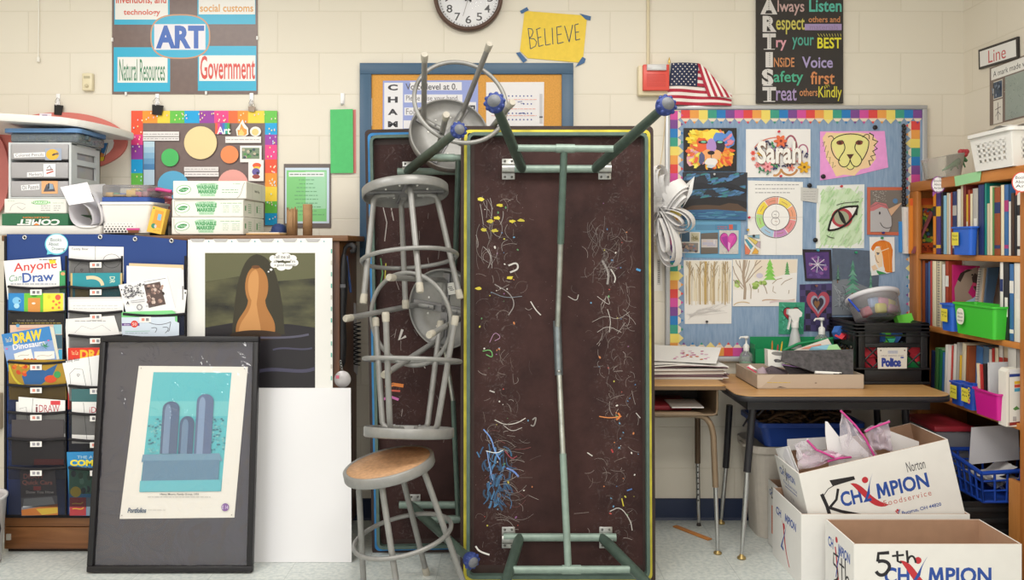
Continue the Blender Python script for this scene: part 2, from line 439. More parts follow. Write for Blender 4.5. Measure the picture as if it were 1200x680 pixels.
a = Art(ovalb(-10, 205, 22, 50), '#d9807c', DW - .018, .012, .5)
a.done('oval_sign', 'upright coral oval board at the left edge behind the drawers', 'sign')

# --- rainbow poster
t = Art((154.2, 130, 325, 264), '#7b6a68', DW - .006, .004, .35, var=.05)
RB = dict(r='#ee5a3f', o='#f79a3a', y='#f7d64a', g='#6cc651', b='#1fa7e4', p='#9c45a8', m='#ee4a8e', q='#f2703f')
xs = [154.2, 167.5, 185, 199.5, 216.5, 234, 251.5, 268, 279, 291, 310, 325]
for i, k in enumerate('roygbpmqoyg'): t.rect(xs[i], 130, xs[i + 1], 144.5, RB[k])
ys = [144.5, 158, 170, 187, 203, 219, 236, 250, 264]
for i, k in enumerate('rmpbgyor'): t.rect(154.2, ys[i] if i else 144.5, 168, ys[i + 1], RB[k])
for i, k in enumerate('bpmroygb'): t.rect(311, ys[i], 325, ys[i + 1], RB[k])
rr = random.Random(3)
for i in range(110):       # printed paint dabs on the border
    s_ = rr.choice('tlr'); x = rr.uniform(156, 323) if s_ == 't' else (rr.uniform(156, 166) if s_ == 'l' else rr.uniform(313, 323)); y = rr.uniform(132, 142) if s_ == 't' else rr.uniform(146, 262)
    t.rect(x, y, x + 1.2, y + 1.8, rr.choice(['#ffe9a0', '#ffd0e0', '#c8f0ff', '#fff4d0']))
z = zm(160, 120, 6.181)
def zr(A, c, z, x0, y0, x1, y1): A.rect(*z(x0, y0), *z(x1, y1), c)
zr(t, '#f0eceb', z, 55, 215, 315, 248); zr(t, '#f0eceb', z, 55, 253, 315, 280)
for k, c in enumerate(['#c3dcea', '#a9cbe2', '#8cb8d8', '#6fa3cc', '#4f86b8']): zr(t, c, z, 60, 285 + k * 41, 138, 327 + k * 41)
zr(t, '#bcd3e4', z, 60, 490, 138, 600)
t.ell(*z(470, 295), 19.2, 19.3, '#f2d9a4').ell(*z(250, 402), 10.2, 10.4, '#52c06a').ell(*z(680, 380), 10.5, 10.4, '#f3905c').ell(*z(272, 600), 18, 16.5, '#62b4dc').ell(*z(705, 600), 18, 18, '#eeaaa2')
for (x0, y0, x1, y1) in ((352, 470, 600, 500), (355, 506, 602, 540), (650, 250, 908, 296)):
    zr(t, '#f0eceb', z, x0, y0, x1, y1)
for (x0, y0, x1, y1) in ((60, 225, 310, 240), (60, 260, 310, 272), (358, 478, 595, 492), (360, 515, 597, 530), (655, 260, 903, 285)):
    t.scrib(*z(x0, y0), *z(x1, y1), 1, .8, '#a8a1a6', rr)
for k, c in enumerate(['#e8674a', '#e14f8a', '#8a50b0', '#3f78c8', '#35a8a0', '#4fae58']): zr(t, c, z, 576 + k * 17.5, 152, 594 + k * 17.5, 232)
t.text('Art', *z(590, 180), *z(688, 234), '#fbf7f5', .02)
t.poly([z(*p) for p in ((775, 128), (790, 160), (815, 190), (818, 235), (795, 248), (735, 245), (726, 200), (745, 175))], '#f6f2ea')
t.poly([z(*p) for p in ((765, 155), (785, 190), (805, 200), (806, 232), (790, 243), (742, 242), (738, 200), (752, 205))], '#f2a14f').poly([z(*p) for p in ((765, 195), (788, 225), (780, 242), (750, 242), (748, 222))], '#f7cf7a')
t.ell(*z(868, 214), 6.5, 5.7, '#f6f2ea').ell(*z(866, 218), 4, 4, '#f2cf8a')
zr(t, '#f4f0ee', z, 757, 316, 912, 436); zr(t, '#7e8f78', z, 770, 332, 897, 412)
for i in range(16): t.ell(*z(rr.uniform(776, 890), rr.uniform(338, 406)), 1.8, 1.5, rr.choice(['#5f9a58', '#4a5560', '#a09a80', '#c2b8a0', '#3d6648']))
zr(t, '#f4f0ee', z, 817, 420, 928, 572)
t.ell(*z(878, 460), 5, 3.2, '#e8643f').ell(*z(878, 476), 4, 1.6, '#f5c94a').ell(*z(872, 505), 4.6, 4.3, '#6c62a8').ell(*z(873, 540), 4.5, 2.6, '#a0524a').ell(*z(884, 514), 1.5, 1.5, '#3a3348')
t.done('poster', 'brown poster of coloured circles framed by a rainbow border', 'poster')

# --- green strip and rules sheet
a = Art([(389, 129.5), (417, 128.5), (417.3, 203), (390, 203)], '#d8817c', DW - .003, .001)
g = a.done('paper_strip', 'hanging green paper strip with a pink strip behind it', 'paper')
a = Art([(387, 128.5), (413.5, 127.8), (414, 202.8), (387.5, 203)], '#55c173', DW - .012, .001, var=.04); a.done('green_sheet', parent=g)
z = zm(310, 180, 6.182)
a = Art((333, 192.3, 388, 267), '#6d6462', DW, .006, .3)
zr(a, '#cfdff0', z, 152, 104, 470, 506); zr(a, '#86cf86', z, 162, 122, 452, 492); zr(a, '#a8dcb8', z, 300, 130, 446, 400)
zr(a, '#e9eff0', z, 178, 136, 434, 168); a.scrib(*z(186, 144), *z(426, 160), 1, 1.3, '#8c9a94', rr)
for k, (x0, x1) in enumerate([(250, 362), (255, 355), (235, 378), (232, 380), (220, 392), (222, 390), (230, 385), (240, 410), (240, 380), (250, 440)]):
    a.scrib(*z(x0, 185 + k * 28), *z(x1, 199 + k * 28), 1, .9, '#6aa878', rr)
a.done('rules_sheet', 'small dark framed green sheet of printed rules on the wall', 'sign')

# --- clock
c = W(549, -2, DW); s_ = DW / F
t = thing('wall_clock', 'round wall clock with a brown rim and white dial', 'clock', c)
m4 = Matrix.Translation(c) @ Matrix.Rotation(pi / 2, 4, 'X')
mb = MB(); mb.lathe([(.155, 0), (.168, .004), (.168, .035), (.160, .046), (.150, .040), (.147, .013)], M('#5a4238', .35), m4, 64, cap=False); mb.build('rim', t)
a = Art(ovalb(549, -2, 36.5, 36.5), '#efeef0', DW - .012, .008, .3)
for n_ in range(1, 13):
    an = n_ * pi / 6; x, y = 549 + 25.5 * math.sin(an), -2 - 25.5 * math.cos(an); wd = 3.4 if n_ < 10 else 6
    a.text(str(n_), x - wd, y - 4.6, x + wd, y + 4.6, '#3c3a3e', .01)
for k in range(60):
    an = k * pi / 30; a.line([(549 + 32.3 * math.sin(an), -2 - 32.3 * math.cos(an)), (549 + (33.8 if k % 5 else 34.6) * math.sin(an), -2 - (33.8 if k % 5 else 34.6) * math.cos(an))], .7 if k % 5 else 1.1, '#4a484c')
a.done('dial', parent=t)
for nm, an, L_, w_, cc in (('hour_hand', 5.6, 17, 2.4, '#2e2c30'), ('minute_hand', .9, 27, 1.8, '#2e2c30'), ('second_hand', 3.43, 22, .7, '#a9a3a0')):
    b = Art([(549 - w_ / 2, -2), (549 + w_ / 2, -2), (549, -3)], cc, DW - .024, .001); b.y -= {'h': 0, 'm': .003, 's': .006}[nm[0]]
    b.line([(549 - 5 * math.sin(an), -2 + 5 * math.cos(an)), (549 + L_ * math.sin(an), -2 - L_ * math.cos(an))], w_, cc); b.done(nm, parent=t)
mb = MB(); mb.lathe([(.150, .034), (.12, .040), (.07, .044), (.0001, .045)], CLEAR('#ffffff', .0, .03), m4, 48, cap=False); mb.build('glass', t)

# --- BELIEVE paper
z = zm(480, 0, 5.4545)
a = Art([z(735, 70), z(1135, 100), z(1110, 365), z(1080, 400), z(755, 372), z(705, 325)], '#f0cf4c', DW - .003, .001, .65, var=.04)
ink = '#3f4f60'
for st in ([(757, 182), (766, 250), (772, 312)], [(757, 182), (782, 186), (790, 205), (780, 232), (765, 244)], [(766, 246), (795, 248), (812, 268), (805, 295), (772, 314)],
           [(812, 190), (820, 245), (826, 298)], [(808, 190), (836, 178)], [(818, 244), (842, 236)], [(826, 298), (856, 288)],
           [(862, 182), (870, 290)], [(870, 290), (902, 282)], [(911, 178), (916, 284)], [(940, 172), (946, 280)], [(940, 174), (972, 168)], [(943, 224), (972, 218)], [(946, 280), (984, 270)],
           [(990, 166), (1020, 270)], [(1020, 270), (1042, 160)], [(1056, 160), (1062, 258)], [(1056, 160), (1080, 153)], [(1060, 208), (1082, 204)], [(1062, 258), (1090, 250)]):
    a.line([z(*p) for p in st], 1.05, ink)
bl = a.done('handwritten_sign', 'yellow paper sign reading BELIEVE taped to the wall', 'sign')
for q in ([(705, 70), (750, 45), (762, 65), (715, 88)], [(1085, 86), (1160, 105), (1155, 131), (1125, 124)], [(680, 338), (705, 333), (752, 385), (726, 402)], [(1060, 428), (1105, 363), (1126, 376), (1118, 402)]):
    b = Art([z(*p) for p in q], '#4c6f9c', DW - .005, .0006, .7); b.done('tape', parent=bl)

# --- cork board behind the tables
dB = DW
bd = thing('cork_board', 'cork notice board with a slate blue frame behind the stools', 'notice board', W(547, 290, DW))
fr = M('#42607c', .4)
def pbox(mb, x0, y0, x1, y1, d0, th, m, bev=0):
    mb.box(XX(x0, d0), XX(x1, d0), d0 - th, d0, ZZ(y1, d0), ZZ(y0, d0), m, bev)
mb = MB()
for (x0, y0, x1, y1) in ((422.5, 75, 671.5, 88), (422.5, 88, 436, 290), (658, 88, 671.5, 290), (422.5, 290, 671.5, 302)): pbox(mb, x0, y0, x1, y1, DW, .025, fr, .002)
mb.build('frame', bd)
mb = MB(); pbox(mb, 436, 88, 658, 290, DW, .014, M('#dba050', .85, var=.1, scale=150)); mb.build('cork', bd)
for q in ((435.2, 116, 436.8, 148),):
    mb = MB(); pbox(mb, *q, DW, .018, M('#d8d4cc', .3)); mb.build('label_strip', bd)
z = zm(440, 80, 8.5)
a = Art([z(75, 125), z(1022, 118), z(1022, 780), z(70, 780)], '#97a4dc', DW - .0155, .001, .35)
zr(a, '#e8e7ec', z, 88, 145, 274, 760); zr(a, '#e8e7ec', z, 345, 138, 860, 220); zr(a, '#e8e7ec', z, 288, 262, 866, 342); zr(a, '#e8e7ec', z, 288, 392, 866, 470); zr(a, '#e8e7ec', z, 280, 520, 866, 600)
zr(a, '#e8e7ec', z, 905, 338, 1002, 700)
for k, ch in enumerate('CHAMP'): a.text(ch, *z(124, 162 + k * 122), *z(222, 222 + k * 122), '#3c3a40', .045)
a.text('Voice level at 0.', *z(300, 152), *z(812, 215), '#5c5a62', .012).text('Please raise your hand.', *z(305, 272), *z(828, 338), '#77757c', .0)
a.text('Follow directions.', *z(305, 402), *z(828, 462), '#8a888e')
a.text('EXIT', *z(953 - 110, 440), *z(953 + 110, 520), '#3c3a40', .03, rot=pi / 2)
a.done('poster', 'lavender blue poster with a column of letters on the cork board', 'poster')
z = zm(570, 80, 6.8)
a = Art([z(-2, 112), z(460, 110), z(456, 560), z(-2, 560)], '#e9e7ea', DW - .0155, .001, .5)
for k, yy in enumerate((222, 285, 360, 410, 470)):
    for j in range(7): 
        if (k, j) not in ((1, 2), (1, 3)): a.ell(*z(178 + j * 30, yy), .85, .95, '#44519a', n=8)
for yy in (250, 325, 378): a.scrib(*z(40, yy - 6), *z(400, yy + 6), 1, .7, '#e8a79c', rr)
a.line([z(250, 270), z(285, 264), z(275, 282), z(300, 280)], .7, '#44519a').line([z(255, 362), z(300, 356), z(312, 366)], .9, '#44519a')
a.rect(*z(424, 205), *z(446, 440), '#c9c7cc').rect(*z(422, 384), *z(448, 396), '#55535a')
a.done('number_sheet', 'white sheet of blue dots and red lines pinned on the cork board', 'paper')

# --- alarm with conduit, flag
c = W(763.5, 97, DW)
t = thing('fire_alarm', 'red fire alarm on a cream back box with a thin conduit', 'alarm', c)
mb = MB(); mb.box(XX(746.5, DW), XX(781, DW), DW - .045, DW, ZZ(113.5, DW), ZZ(79, DW), M('#e6dab9', .4), .004); mb.build('back_box', t)
mb = MB(); mb.box(XX(751, DW), XX(781.3, DW), DW - .07, DW - .045, ZZ(109, DW), ZZ(79, DW), M('#e0554b', .35), .004)
for k in range(9): mb.box(XX(755, DW), XX(777, DW), DW - .0715, DW - .068, ZZ(91 + k * 1.7, DW), ZZ(90.3 + k * 1.7, DW), M('#c9473f', .4))
mb.build('alarm_front', t)
mb = MB(); mb.box(XX(755, DW), XX(777.5, DW), DW - .084, DW - .07, ZZ(86.5, DW), ZZ(79.5, DW), CLEAR('#f4f6f8', .6), .003); mb.box(XX(761, DW), XX(772, DW), DW - .083, DW - .071, ZZ(85, DW), ZZ(82, DW), M('#f5f5f2', .15)); mb.build('strobe', t)
mb = MB(); mb.tube([W(759.5, 80, DW - .008), W(759.5, -60, DW - .008)], .0075, M('#ddd0b0', .4)); mb.build('conduit', t)

d = DW - .03
z = zm(740, 50, 4.615)
t = thing('small_flag', 'small American flag on a gold tipped stick above the board', 'flag', W(783, 124, d))
mb = MB(); mb.tube([W(784.3, 73, d), W(779.5, 128, d)], .0035, M('#d9c48e', .5)); mb.build('stick', t)
mb = MB(); mb.lathe([(.0055, 0), (.006, .008), (.004, .018), (.0005, .03)], M('#d8b56a', .3, .6), Matrix.Translation(W(784.3, 74, d))); mb.build('finial', t)
mb = MB(); red, wht, navy = M('#b23044', .75), M('#efe6e2', .75), M('#2b3350', .75)
def fz(x, y, k=0.0): 
    p = W(*z(x, y), d); p.y -= .012 + k + .010 * math.sin(x * .026 + y * .006); return p
def strip(top, bot, m, k=0.0, n=22):
    mb.grid(lambda u, v: fz(*[(top(u)[i] * (1 - v) + bot(u)[i] * v) for i in (0, 1)], k), n, 3, m)
# back layer: the long lower stripes hang across under the canton
lo = [lambda u, e=e: (196 - 14 * e / 6 + u * (344 + 2 * e), 236 + 17.2 * e + 14 * u * u * (1 - e / 9) + (u ** 3) * 26 * (1 - e / 6)) for e in range(7)]
for e in range(6):
    strip(lo[e], lo[e + 1], (wht, red)[e % 2], 0.0)
# upper right stripes beside the canton
for e in range(7):
    y0, y1 = 116 + e * 17.2, 116 + (e + 1) * 17.2
    xr = lambda y: 372 + 42 * math.sqrt(max(0, (y - 112)) / 130)
    strip(lambda u, y=y0: (352 + u * (xr(y) - 352), y + u * 6), lambda u, y=y1: (352 + u * (xr(y) - 352), y + u * 6), (red, wht)[e % 2], .002, 6)
# folded flap whose stripes run down to the right corner
edge = bez((352, 116), (400, 118), (420, 190), (542, 305), 30)
base = bez((405, 180), (412, 220), (410, 270), (408, 296), 30)
for e in range(8):
    f0, f1 = e / 8, (e + 1) / 8
    def rim(u, f):      # stripe boundary f: from a point on the fold edge down to the bottom line
        i = f * 30; k = int(min(29, i)); fr_ = i - k
        p = [edge[k][j] * (1 - fr_) + edge[min(30, k + 1)][j] * fr_ for j in (0, 1)]
        q = (408 + (542 - 408) * f, 296 + 8 * f)
        return (p[0] * (1 - u) + q[0] * u, p[1] * (1 - u) + q[1] * u)
    mb.grid(lambda u, v, f0=f0, f1=f1: fz(*rim(v, f0 * (1 - u) + f1 * u), .012 - .0), 3, 8, (red, wht)[e % 2])
mb.build('stripes', t)
mb = MB(); mb.grid(lambda u, v: fz(212 - 14 * v + u * (148 + 8 * v), 114 + 124 * v, .004), 14, 8, navy)
for r_ in range(9):
    for c_ in range(6 if r_ % 2 == 0 else 5):
        u = (c_ + (.5 if r_ % 2 == 0 else 1)) / 6.1; v = (r_ + .55) / 9.2
        q = fz(212 - 14 * v + u * (148 + 8 * v), 114 + 124 * v, .0065)
        vs = [q + Vector((.0048 * (1 if i % 2 == 0 else .42) * math.sin(pi * i / 5), 0, .0048 * (1 if i % 2 == 0 else .42) * math.cos(pi * i / 5))) for i in range(10)]
        mb.add(vs, [list(range(10))], wht)
mb.build('star_field', t)

# --- chalk lettered board
z = zm(870, 0, 5.443)
a = Art([(885.5, -8), (986.5, -8), (986.5, 121.5), (885.5, 121.5)], '#3a3634', DW - .002, .018, .75)
def hand(s, x0, y0, x1, y1, c, b=.012, sh=0.0): a.text(s, *z(x0, y0), *z(x1, y1), c, b, shear=sh)
ch = '#d6d2d0'
for s_, x0, y0, x1, y1 in (('A', 108, 0, 215, 98), ('R', 122, 108, 210, 210), ('T', 122, 220, 205, 322), ('I', 140, 338, 186, 435), ('S', 116, 445, 190, 552), ('T', 120, 560, 206, 654)):
    hand(s_, x0, y0, x1, y1, ch, .05); 
    for k in range(7):
        yy = y0 + (y1 - y0) * (k + .8) / 8
        a.ell(*z((x0 + x1) / 2 + (3 if s_ in 'TI' else 0), yy), .55, .55, '#4a4644', n=8)
    a.line([z(x0 + 6, y1 - 2), z(x1 - 6, y1 - 2)], .9, ch)
hand('lways', 215, 10, 385, 106, '#c9a9a6'); hand('Listen', 416, 4, 622, 84, '#5fb8a6', .02); hand('espect', 206, 122, 388, 226, '#c9bf62')
hand('others and', 412, 112, 612, 150, '#cf8f62'); a.rect(*z(388, 160), *z(622, 200), '#a692bd'); a.text('materials', *z(420, 164), *z(600, 196), '#93809f', .0)
hand('ry', 206, 262, 272, 330, '#d9a0ac', .02); hand('your', 308, 244, 446, 322, '#57a795', .01); hand('BEST', 468, 246, 620, 316, '#e2d93f', .02)
for k in range(9): a.line([z(470 + k * 18, 222), z(482 + k * 17, 240)], .6, '#c9bf62')
hand('NSiDE', 192, 374, 322, 434, '#cf8f62', .012); hand('Voice', 370, 368, 566, 440, '#a99bc6', .02); hand('afety', 190, 458, 378, 552, '#55ad8e', .012)
hand('first', 424, 462, 578, 544, '#d08a5c', .015); hand('reat', 206, 568, 336, 648, '#a894bd', .012); hand('others', 355, 570, 468, 618, '#cf8f62', .008); hand('Kindly', 474, 556, 622, 650, '#d6cb45', .008)
a.line([z(512, 562), z(522, 546), z(530, 566)], .6, '#d6cb45').line([z(526, 562), z(538, 544), z(544, 560)], .6, '#d6cb45')
a.done('chalk_sign', 'black sign of hand lettered classroom rules in chalk colours', 'sign')
# ================================================================ the big display board and its drawings
dF = DW - .022                     # face of the fabric
bd = thing('display_board', 'large blue cloth display board with a pencil patterned border', 'display board', W(931, 420, DW))
mb = MB(); al = M('#b9babd', .35, .4)
for (x0, y0, x1, y1) in ((779, 124.5, 1083.5, 129), (779, 417.5, 1083.5, 423), (779, 129, 784, 417.5), (1078, 129, 1083.5, 417.5)):
    mb.box(XX(x0, DW), XX(x1, DW), DW - .03, DW, ZZ(y1, DW), ZZ(y0, DW), al, .002)
mb.build('frame', bd)
def fabric():
    m, nt, p, out = _base('blue_denim_cloth')
    tc = nt.nodes.new('ShaderNodeTexCoord'); mp = nt.nodes.new('ShaderNodeMapping'); mp.inputs['Scale'].default_value = (90, 90, 12)
    n = nt.nodes.new('ShaderNodeTexNoise'); n.inputs['Scale'].default_value = 1; n.inputs['Detail'].default_value = 5
    r = nt.nodes.new('ShaderNodeValToRGB'); r.color_ramp.elements[0].color = lin('#7c97b8'); r.color_ramp.elements[1].color = lin('#98adc8')
    r.color_ramp.elements[0].position = .3; r.color_ramp.elements[1].position = .7
    nt.links.new(tc.outputs['Object'], mp.inputs[0]); nt.links.new(mp.outputs[0], n.inputs['Vector']); nt.links.new(n.outputs['Fac'], r.inputs['Fac'])
    nt.links.new(r.outputs['Color'], p.inputs['Base Color']); p.inputs['Roughness'].default_value = .9
    return m
mb = MB(); mb.box(XX(784, DW), XX(1078, DW), dF, DW, ZZ(417.5, DW), ZZ(129, DW), fabric()); mb.build('fabric', bd)
PC = ['#dd4a48', '#eaa050', '#ecd56c', '#3f9c86', '#2a7cc0', '#7c4a92', '#d0509c']; TIP = '#e8d8c4'
def pencil(a, x, y, dx, dy, wd, L_, col):
    """pencil of width wd, flat end at x,y, growing along dx,dy"""
    nx, ny = -dy, dx
    def P(t, s): return (x + dx * t + nx * s, y + dy * t + ny * s)
    a.poly([P(0, -wd / 2), P(0, wd / 2), P(L_, wd / 2), P(L_, -wd / 2)], col)
    if col == PC[2]: a.poly([P(L_, wd / 2), P(L_, -wd / 2), P(L_ + 5.5, 0)], '#ecd990')
    else:
        a.poly([P(L_ - 1.2, wd / 2), P(L_ - 1.2, -wd / 2), P(L_ + 5, 0)], TIP); a.poly([P(L_ + 2.4, 2), P(L_ + 2.4, -2), P(L_ + 5.4, 0)], col)
    a.y -= a.dy * 2
W_ = 10.45
a = Art((784, 129, 1078, 130), '#d8c8a8', dF, .001); a.dy = 2e-5
for k in range(27): pencil(a, 798 + W_ * (k + .5), 129, 0, 1, W_, 11, PC[k % 7])
a.done('top_border', parent=bd)
a = Art((784, 129, 785, 417), '#d8c8a8', dF, .001); a.dy = 2e-5
sq = [6, 5, 4, 3, 2, 1, 0]
for k in range(28): pencil(a, 784, 130 + W_ * (k + .5), 1, 0, W_, 11.5, PC[[6, 5, 4, 3, 2, 1, 0][(k) % 7]])
a.done('left_border', parent=bd)
a = Art((1077, 141, 1078, 417), '#d8c8a8', dF, .001); a.dy = 2e-5
for k in range(26): pencil(a, 1078, 142 + W_ * (k + .5), -1, 0, W_, 11.5, PC[k % 7])
a.done('right_border', parent=bd)
a = Art((796, 416.5, 1066, 417.5), '#d8c8a8', dF, .001); a.dy = 2e-5
for k in range(26): pencil(a, 796 + W_ * (k + .5), 417.5, 0, -1, W_, 11, PC[[5, 4, 3, 2, 1, 0, 6][k % 7]])
a.done('bottom_border', parent=bd)
PIN = dF
def art(outline, color, th=.0012, lift=.001, **k): return Art(outline, color, PIN - lift, th, **k)

# --- many coloured lion
z = zm(795, 145, 5.667); rr = random.Random(11)
a = art((801, 150.5, 862.5, 200.5), '#2c2826', .012, rough=.5); a.dy = 3e-5
def blob(cx, cy, rx, ry, c, an=0, j=.25, n=12):
    pts = []
    for i in range(n):
        t = 2 * pi * i / n; q = 1 + rr.uniform(-j, j); x, y = rx * math.cos(t) * q, ry * math.sin(t) * q
        pts.append(z(cx + x * math.cos(an) - y * math.sin(an), cy + x * math.sin(an) + y * math.cos(an)))
    a.poly(pts, c)
for q in ((190, 140, 130, 92, '#eeb83a'), (95, 230, 42, 56, '#e8a9b0'), (120, 240, 36, 52, '#f2d84a'), (310, 220, 44, 62, '#ee8f3c'), (330, 110, 36, 60, '#5f8fd8'), (120, 80, 60, 36, '#f4dc50')): blob(*q, 0, .15)
for i in range(210):       # mane strokes around the face
    t = rr.uniform(0, 2 * pi); r_ = rr.uniform(60, 165); cx, cy = 212 + r_ * math.cos(t), 160 + r_ * math.sin(t) * .95
    if not (60 < cx < 350 and 56 < cy < 288): continue
    if math.sin(t) < -.2 and math.cos(t) < .25: c = rr.choice(['#f4d53a', '#f6e25a', '#f0a13c', '#f2c23a'])
    elif math.cos(t) < 0: c = rr.choice(['#f2d84a', '#e7a9b4', '#f0a13c', '#e86a48', '#f4e26a'])
    elif math.sin(t) < 0: c = rr.choice(['#4a7fd0', '#7aa6e4', '#e88aa0', '#e8703f', '#f0c54a'])
    else: c = rr.choice(['#ef8a3a', '#f2c63e', '#e85a3c', '#f4a646'])
    blob(cx, cy, 20, 10, c, t + rr.uniform(-.3, .3), .3)
blob(200, 100, 92, 52, '#f3c640'); blob(215, 78, 70, 34, '#f5de58'); blob(150, 150, 36, 52, '#e8643c'); blob(265, 150, 44, 46, '#3c3442'); blob(265, 92, 42, 34, '#5f8fd8'); blob(212, 155, 34, 56, '#b48fcf', 0, .1); blob(180, 210, 40, 34, '#f1a66a'); blob(245, 210, 36, 32, '#eeb07c'); blob(150, 232, 20, 40, '#5a5f86')
blob(160, 125, 30, 11, '#3a2e30'); blob(162, 124, 18, 7, '#7cc7a0', 0, .05); blob(272, 126, 30, 11, '#2c2630'); blob(270, 125, 18, 7, '#86cfae', 0, .05)
blob(212, 196, 24, 14, '#2c2426', 0, .1); a.line([z(212, 205), z(212, 232), z(185, 240)], 1, '#2c2426'); a.line([z(212, 232), z(242, 240)], 1, '#2c2426'); blob(212, 258, 44, 26, '#e9e4e0', 0, .12); blob(213, 285, 26, 12, '#c9d2dc')
a.done('lion_painting', 'square painting of a multicoloured lion head on black', 'painting')
# --- night landscape
a = art([(800, 202), (875.3, 202.4), (874, 258.4), (800, 257.5)], '#363840', .008, rough=.6); a.dy = 3e-5
def zp(pts): return [z(*p) for p in pts]
for i in range(150):
    x = rr.uniform(35, 445); b_ = rr.choice((360, 440, 480)); y = b_ + 24 * math.sin(x * .022 + b_) + rr.uniform(-14, 14)
    if y < 334: continue
    blob(min(max(x, 62), 420), y, rr.uniform(12, 34), rr.uniform(5, 10), rr.choice(['#4a7396', '#47868c', '#547fb2', '#446684', '#5f8ab8', '#3f6470']), -.25, .2)
a.poly(zp([(28, 420), (90, 400), (150, 392), (230, 408), (300, 388), (380, 410), (450, 440), (450, 460), (300, 422), (200, 432), (100, 440), (28, 455)]), '#2e2f36')
a.poly(zp([(28, 505), (120, 500), (220, 486), (300, 492), (450, 520), (450, 560), (28, 560)]), '#2f2d30')
a.poly(zp([(28, 568), (90, 545), (180, 540), (270, 545), (330, 528), (390, 535), (450, 572), (450, 590), (28, 582)]), '#5d4a3e')
a.poly(zp([(28, 575), (240, 570), (448, 586), (446, 640), (28, 636)]), '#3f6a96')
for i in range(24): blob(rr.uniform(60, 420), rr.uniform(585, 626), 34, 4, rr.choice(['#4a86a4', '#38588c', '#5a8fb4', '#3a7488']), 0, .2)
a.done('night_painting', 'dark painting of blue green night clouds over a hill and water', 'painting')
# --- name picture with paper flowers
z = zm(870, 150, 10.467)
a = art((874, 151.5, 949.5, 208), '#efeceb', .004)
a.ering(*z(420, 340), 29, 21, 1.6, '#d98a7c', -2.7, -1.6, 14)
a.ering(*z(590, 260), 7, 15.5, 2.2, '#a2596a', -3.0, .2, 20).ering(*z(740, 280), 5.5, 7, 1.6, '#b06a86', -3.1, .6, 16)
a.ering(*z(400, 480), 7, 10, 2.6, '#c99564', .2, 1.9, 14).ering(*z(570, 490), 9.5, 8.5, 2.6, '#c08a58', .2, 2.9, 16)
ow = a
def flower(x, y, r_, c, cc, n=6):
    for k in range(n): ow.ell(*z(x + r_ * .6 * math.cos(2 * pi * k / n), y + r_ * .6 * math.sin(2 * pi * k / n)), r_ * .055, r_ * .028, c, 2 * pi * k / n, 10)
    ow.ell(*z(x, y), r_ * .025, r_ * .025, cc, n=10); ow.up(4)
for (x, y, r_, c, cc) in ((460, 165, 70, '#e8734a', '#8a3a30'), (298, 462, 66, '#ee9aa2', '#b04a58'), (215, 312, 40, '#f2b43a', '#d98a2a'), (745, 485, 66, '#e2ac2f', '#7a5a28'), (590, 490, 42, '#e78a78', '#b2574a'), (548, 445, 30, '#c9b2a0', '#6a4a4a'), (125, 310, 28, '#e85a4a', '#a83a3a'), (128, 380, 26, '#ea7a62', '#a83a3a'), (180, 455, 34, '#e48a8a', '#b25a5a'), (570, 280, 34, '#d96a78', '#9a3a4a'), (690, 410, 34, '#d87a70', '#9a4a4a')):
    flower(x, y, r_, c, cc)
def name_(): a.up(3); a.text('Sarah', *z(176, 172), *z(716, 452), '#7d5f52', .05).up(3); a.text('Sarah', *z(170, 164), *z(708, 444), '#f4f1ec', .03)  # brown copy, shifted right and down, paints the shadow of the white letters
for i in range(70):
    x, y, c = rr.choice([(365, 210, '#3c8a5a'), (230, 520, '#2f7d55'), (380, 470, '#3c8a5a'), (290, 540, '#2f7d55'), (300, 190, '#39345a'), (180, 265, '#322f58'), (350, 280, '#6a4a86'), (430, 265, '#5d4a80'), (500, 240, '#34305a'), (520, 470, '#2c2a50'), (400, 490, '#3a3568'), (600, 445, '#322f58'), (690, 285, '#4a4272'), (520, 430, '#3c8a5a'), (765, 340, '#3f3b62')])
    a.ell(*z(x + rr.uniform(-38, 38), y + rr.uniform(-26, 26)), 1.9, .95, c, rr.uniform(0, 3), 8)
name_()
for (x, y, r_, c, cc) in ((460, 165, 66, '#e8734a', '#8a3a30'), (298, 480, 58, '#ee9aa2', '#b04a58'), (745, 485, 66, '#e2ac2f', '#7a5a28')): flower(x, y, r_, c, cc)
a.done('name_picture', 'white picture of a name in curled paper letters and flowers', 'picture')
# --- colour wheel sheet
z = zm(870, 210, 7.555)
a = art([z(48, 12), z(535, 25), z(530, 672), z(48, 672)], '#eeecea')
for k in range(3): a.scrib(*z(112, 40 + k * 35), *z(500 - k * 40, 60 + k * 35), 1, .9, '#9a979c', rr)
cx, cy = z(297, 338)
cols = ['#e79a86', '#f0d965', '#efa685', '#e58f93', '#c88bc0', '#a9c8e2', '#b0dc88', '#f2d84e']
a.ell(cx, cy, 24.6, 24.6, '#5e5558', n=48)
a.ell(cx, cy, 23.8, 23.8, '#f0ecea', n=48)
for k in range(8):
    t0 = -2.2 + k * pi / 4; pts = [(cx + r_ * math.cos(t), cy + r_ * math.sin(t)) for r_, ts in ((23.4, [t0 + .02 + .74 * i / 8 for i in range(9)]), (16, [t0 + .76 - .74 * i / 8 for i in range(9)])) for t in ts]
    a.poly(pts, cols[k])
    tm = t0 + .39
    a.up(4); a.line([(cx + 19.5 * math.cos(tm + q), cy + 19.5 * math.sin(tm + q)) for q in (-.2, -.1, 0, .1, .2)], .7, '#b58a6a')
a.up(6); a.ell(cx, cy, 15.9, 15.9, '#5e5558', n=40).ell(cx, cy, 15.1, 15.1, '#f2f0ee', n=40)
a.line([z(60, 338), z(530, 338)], .4, '#c9c6c4').line([z(297, 150), z(297, 670)], .4, '#d6d3d0')
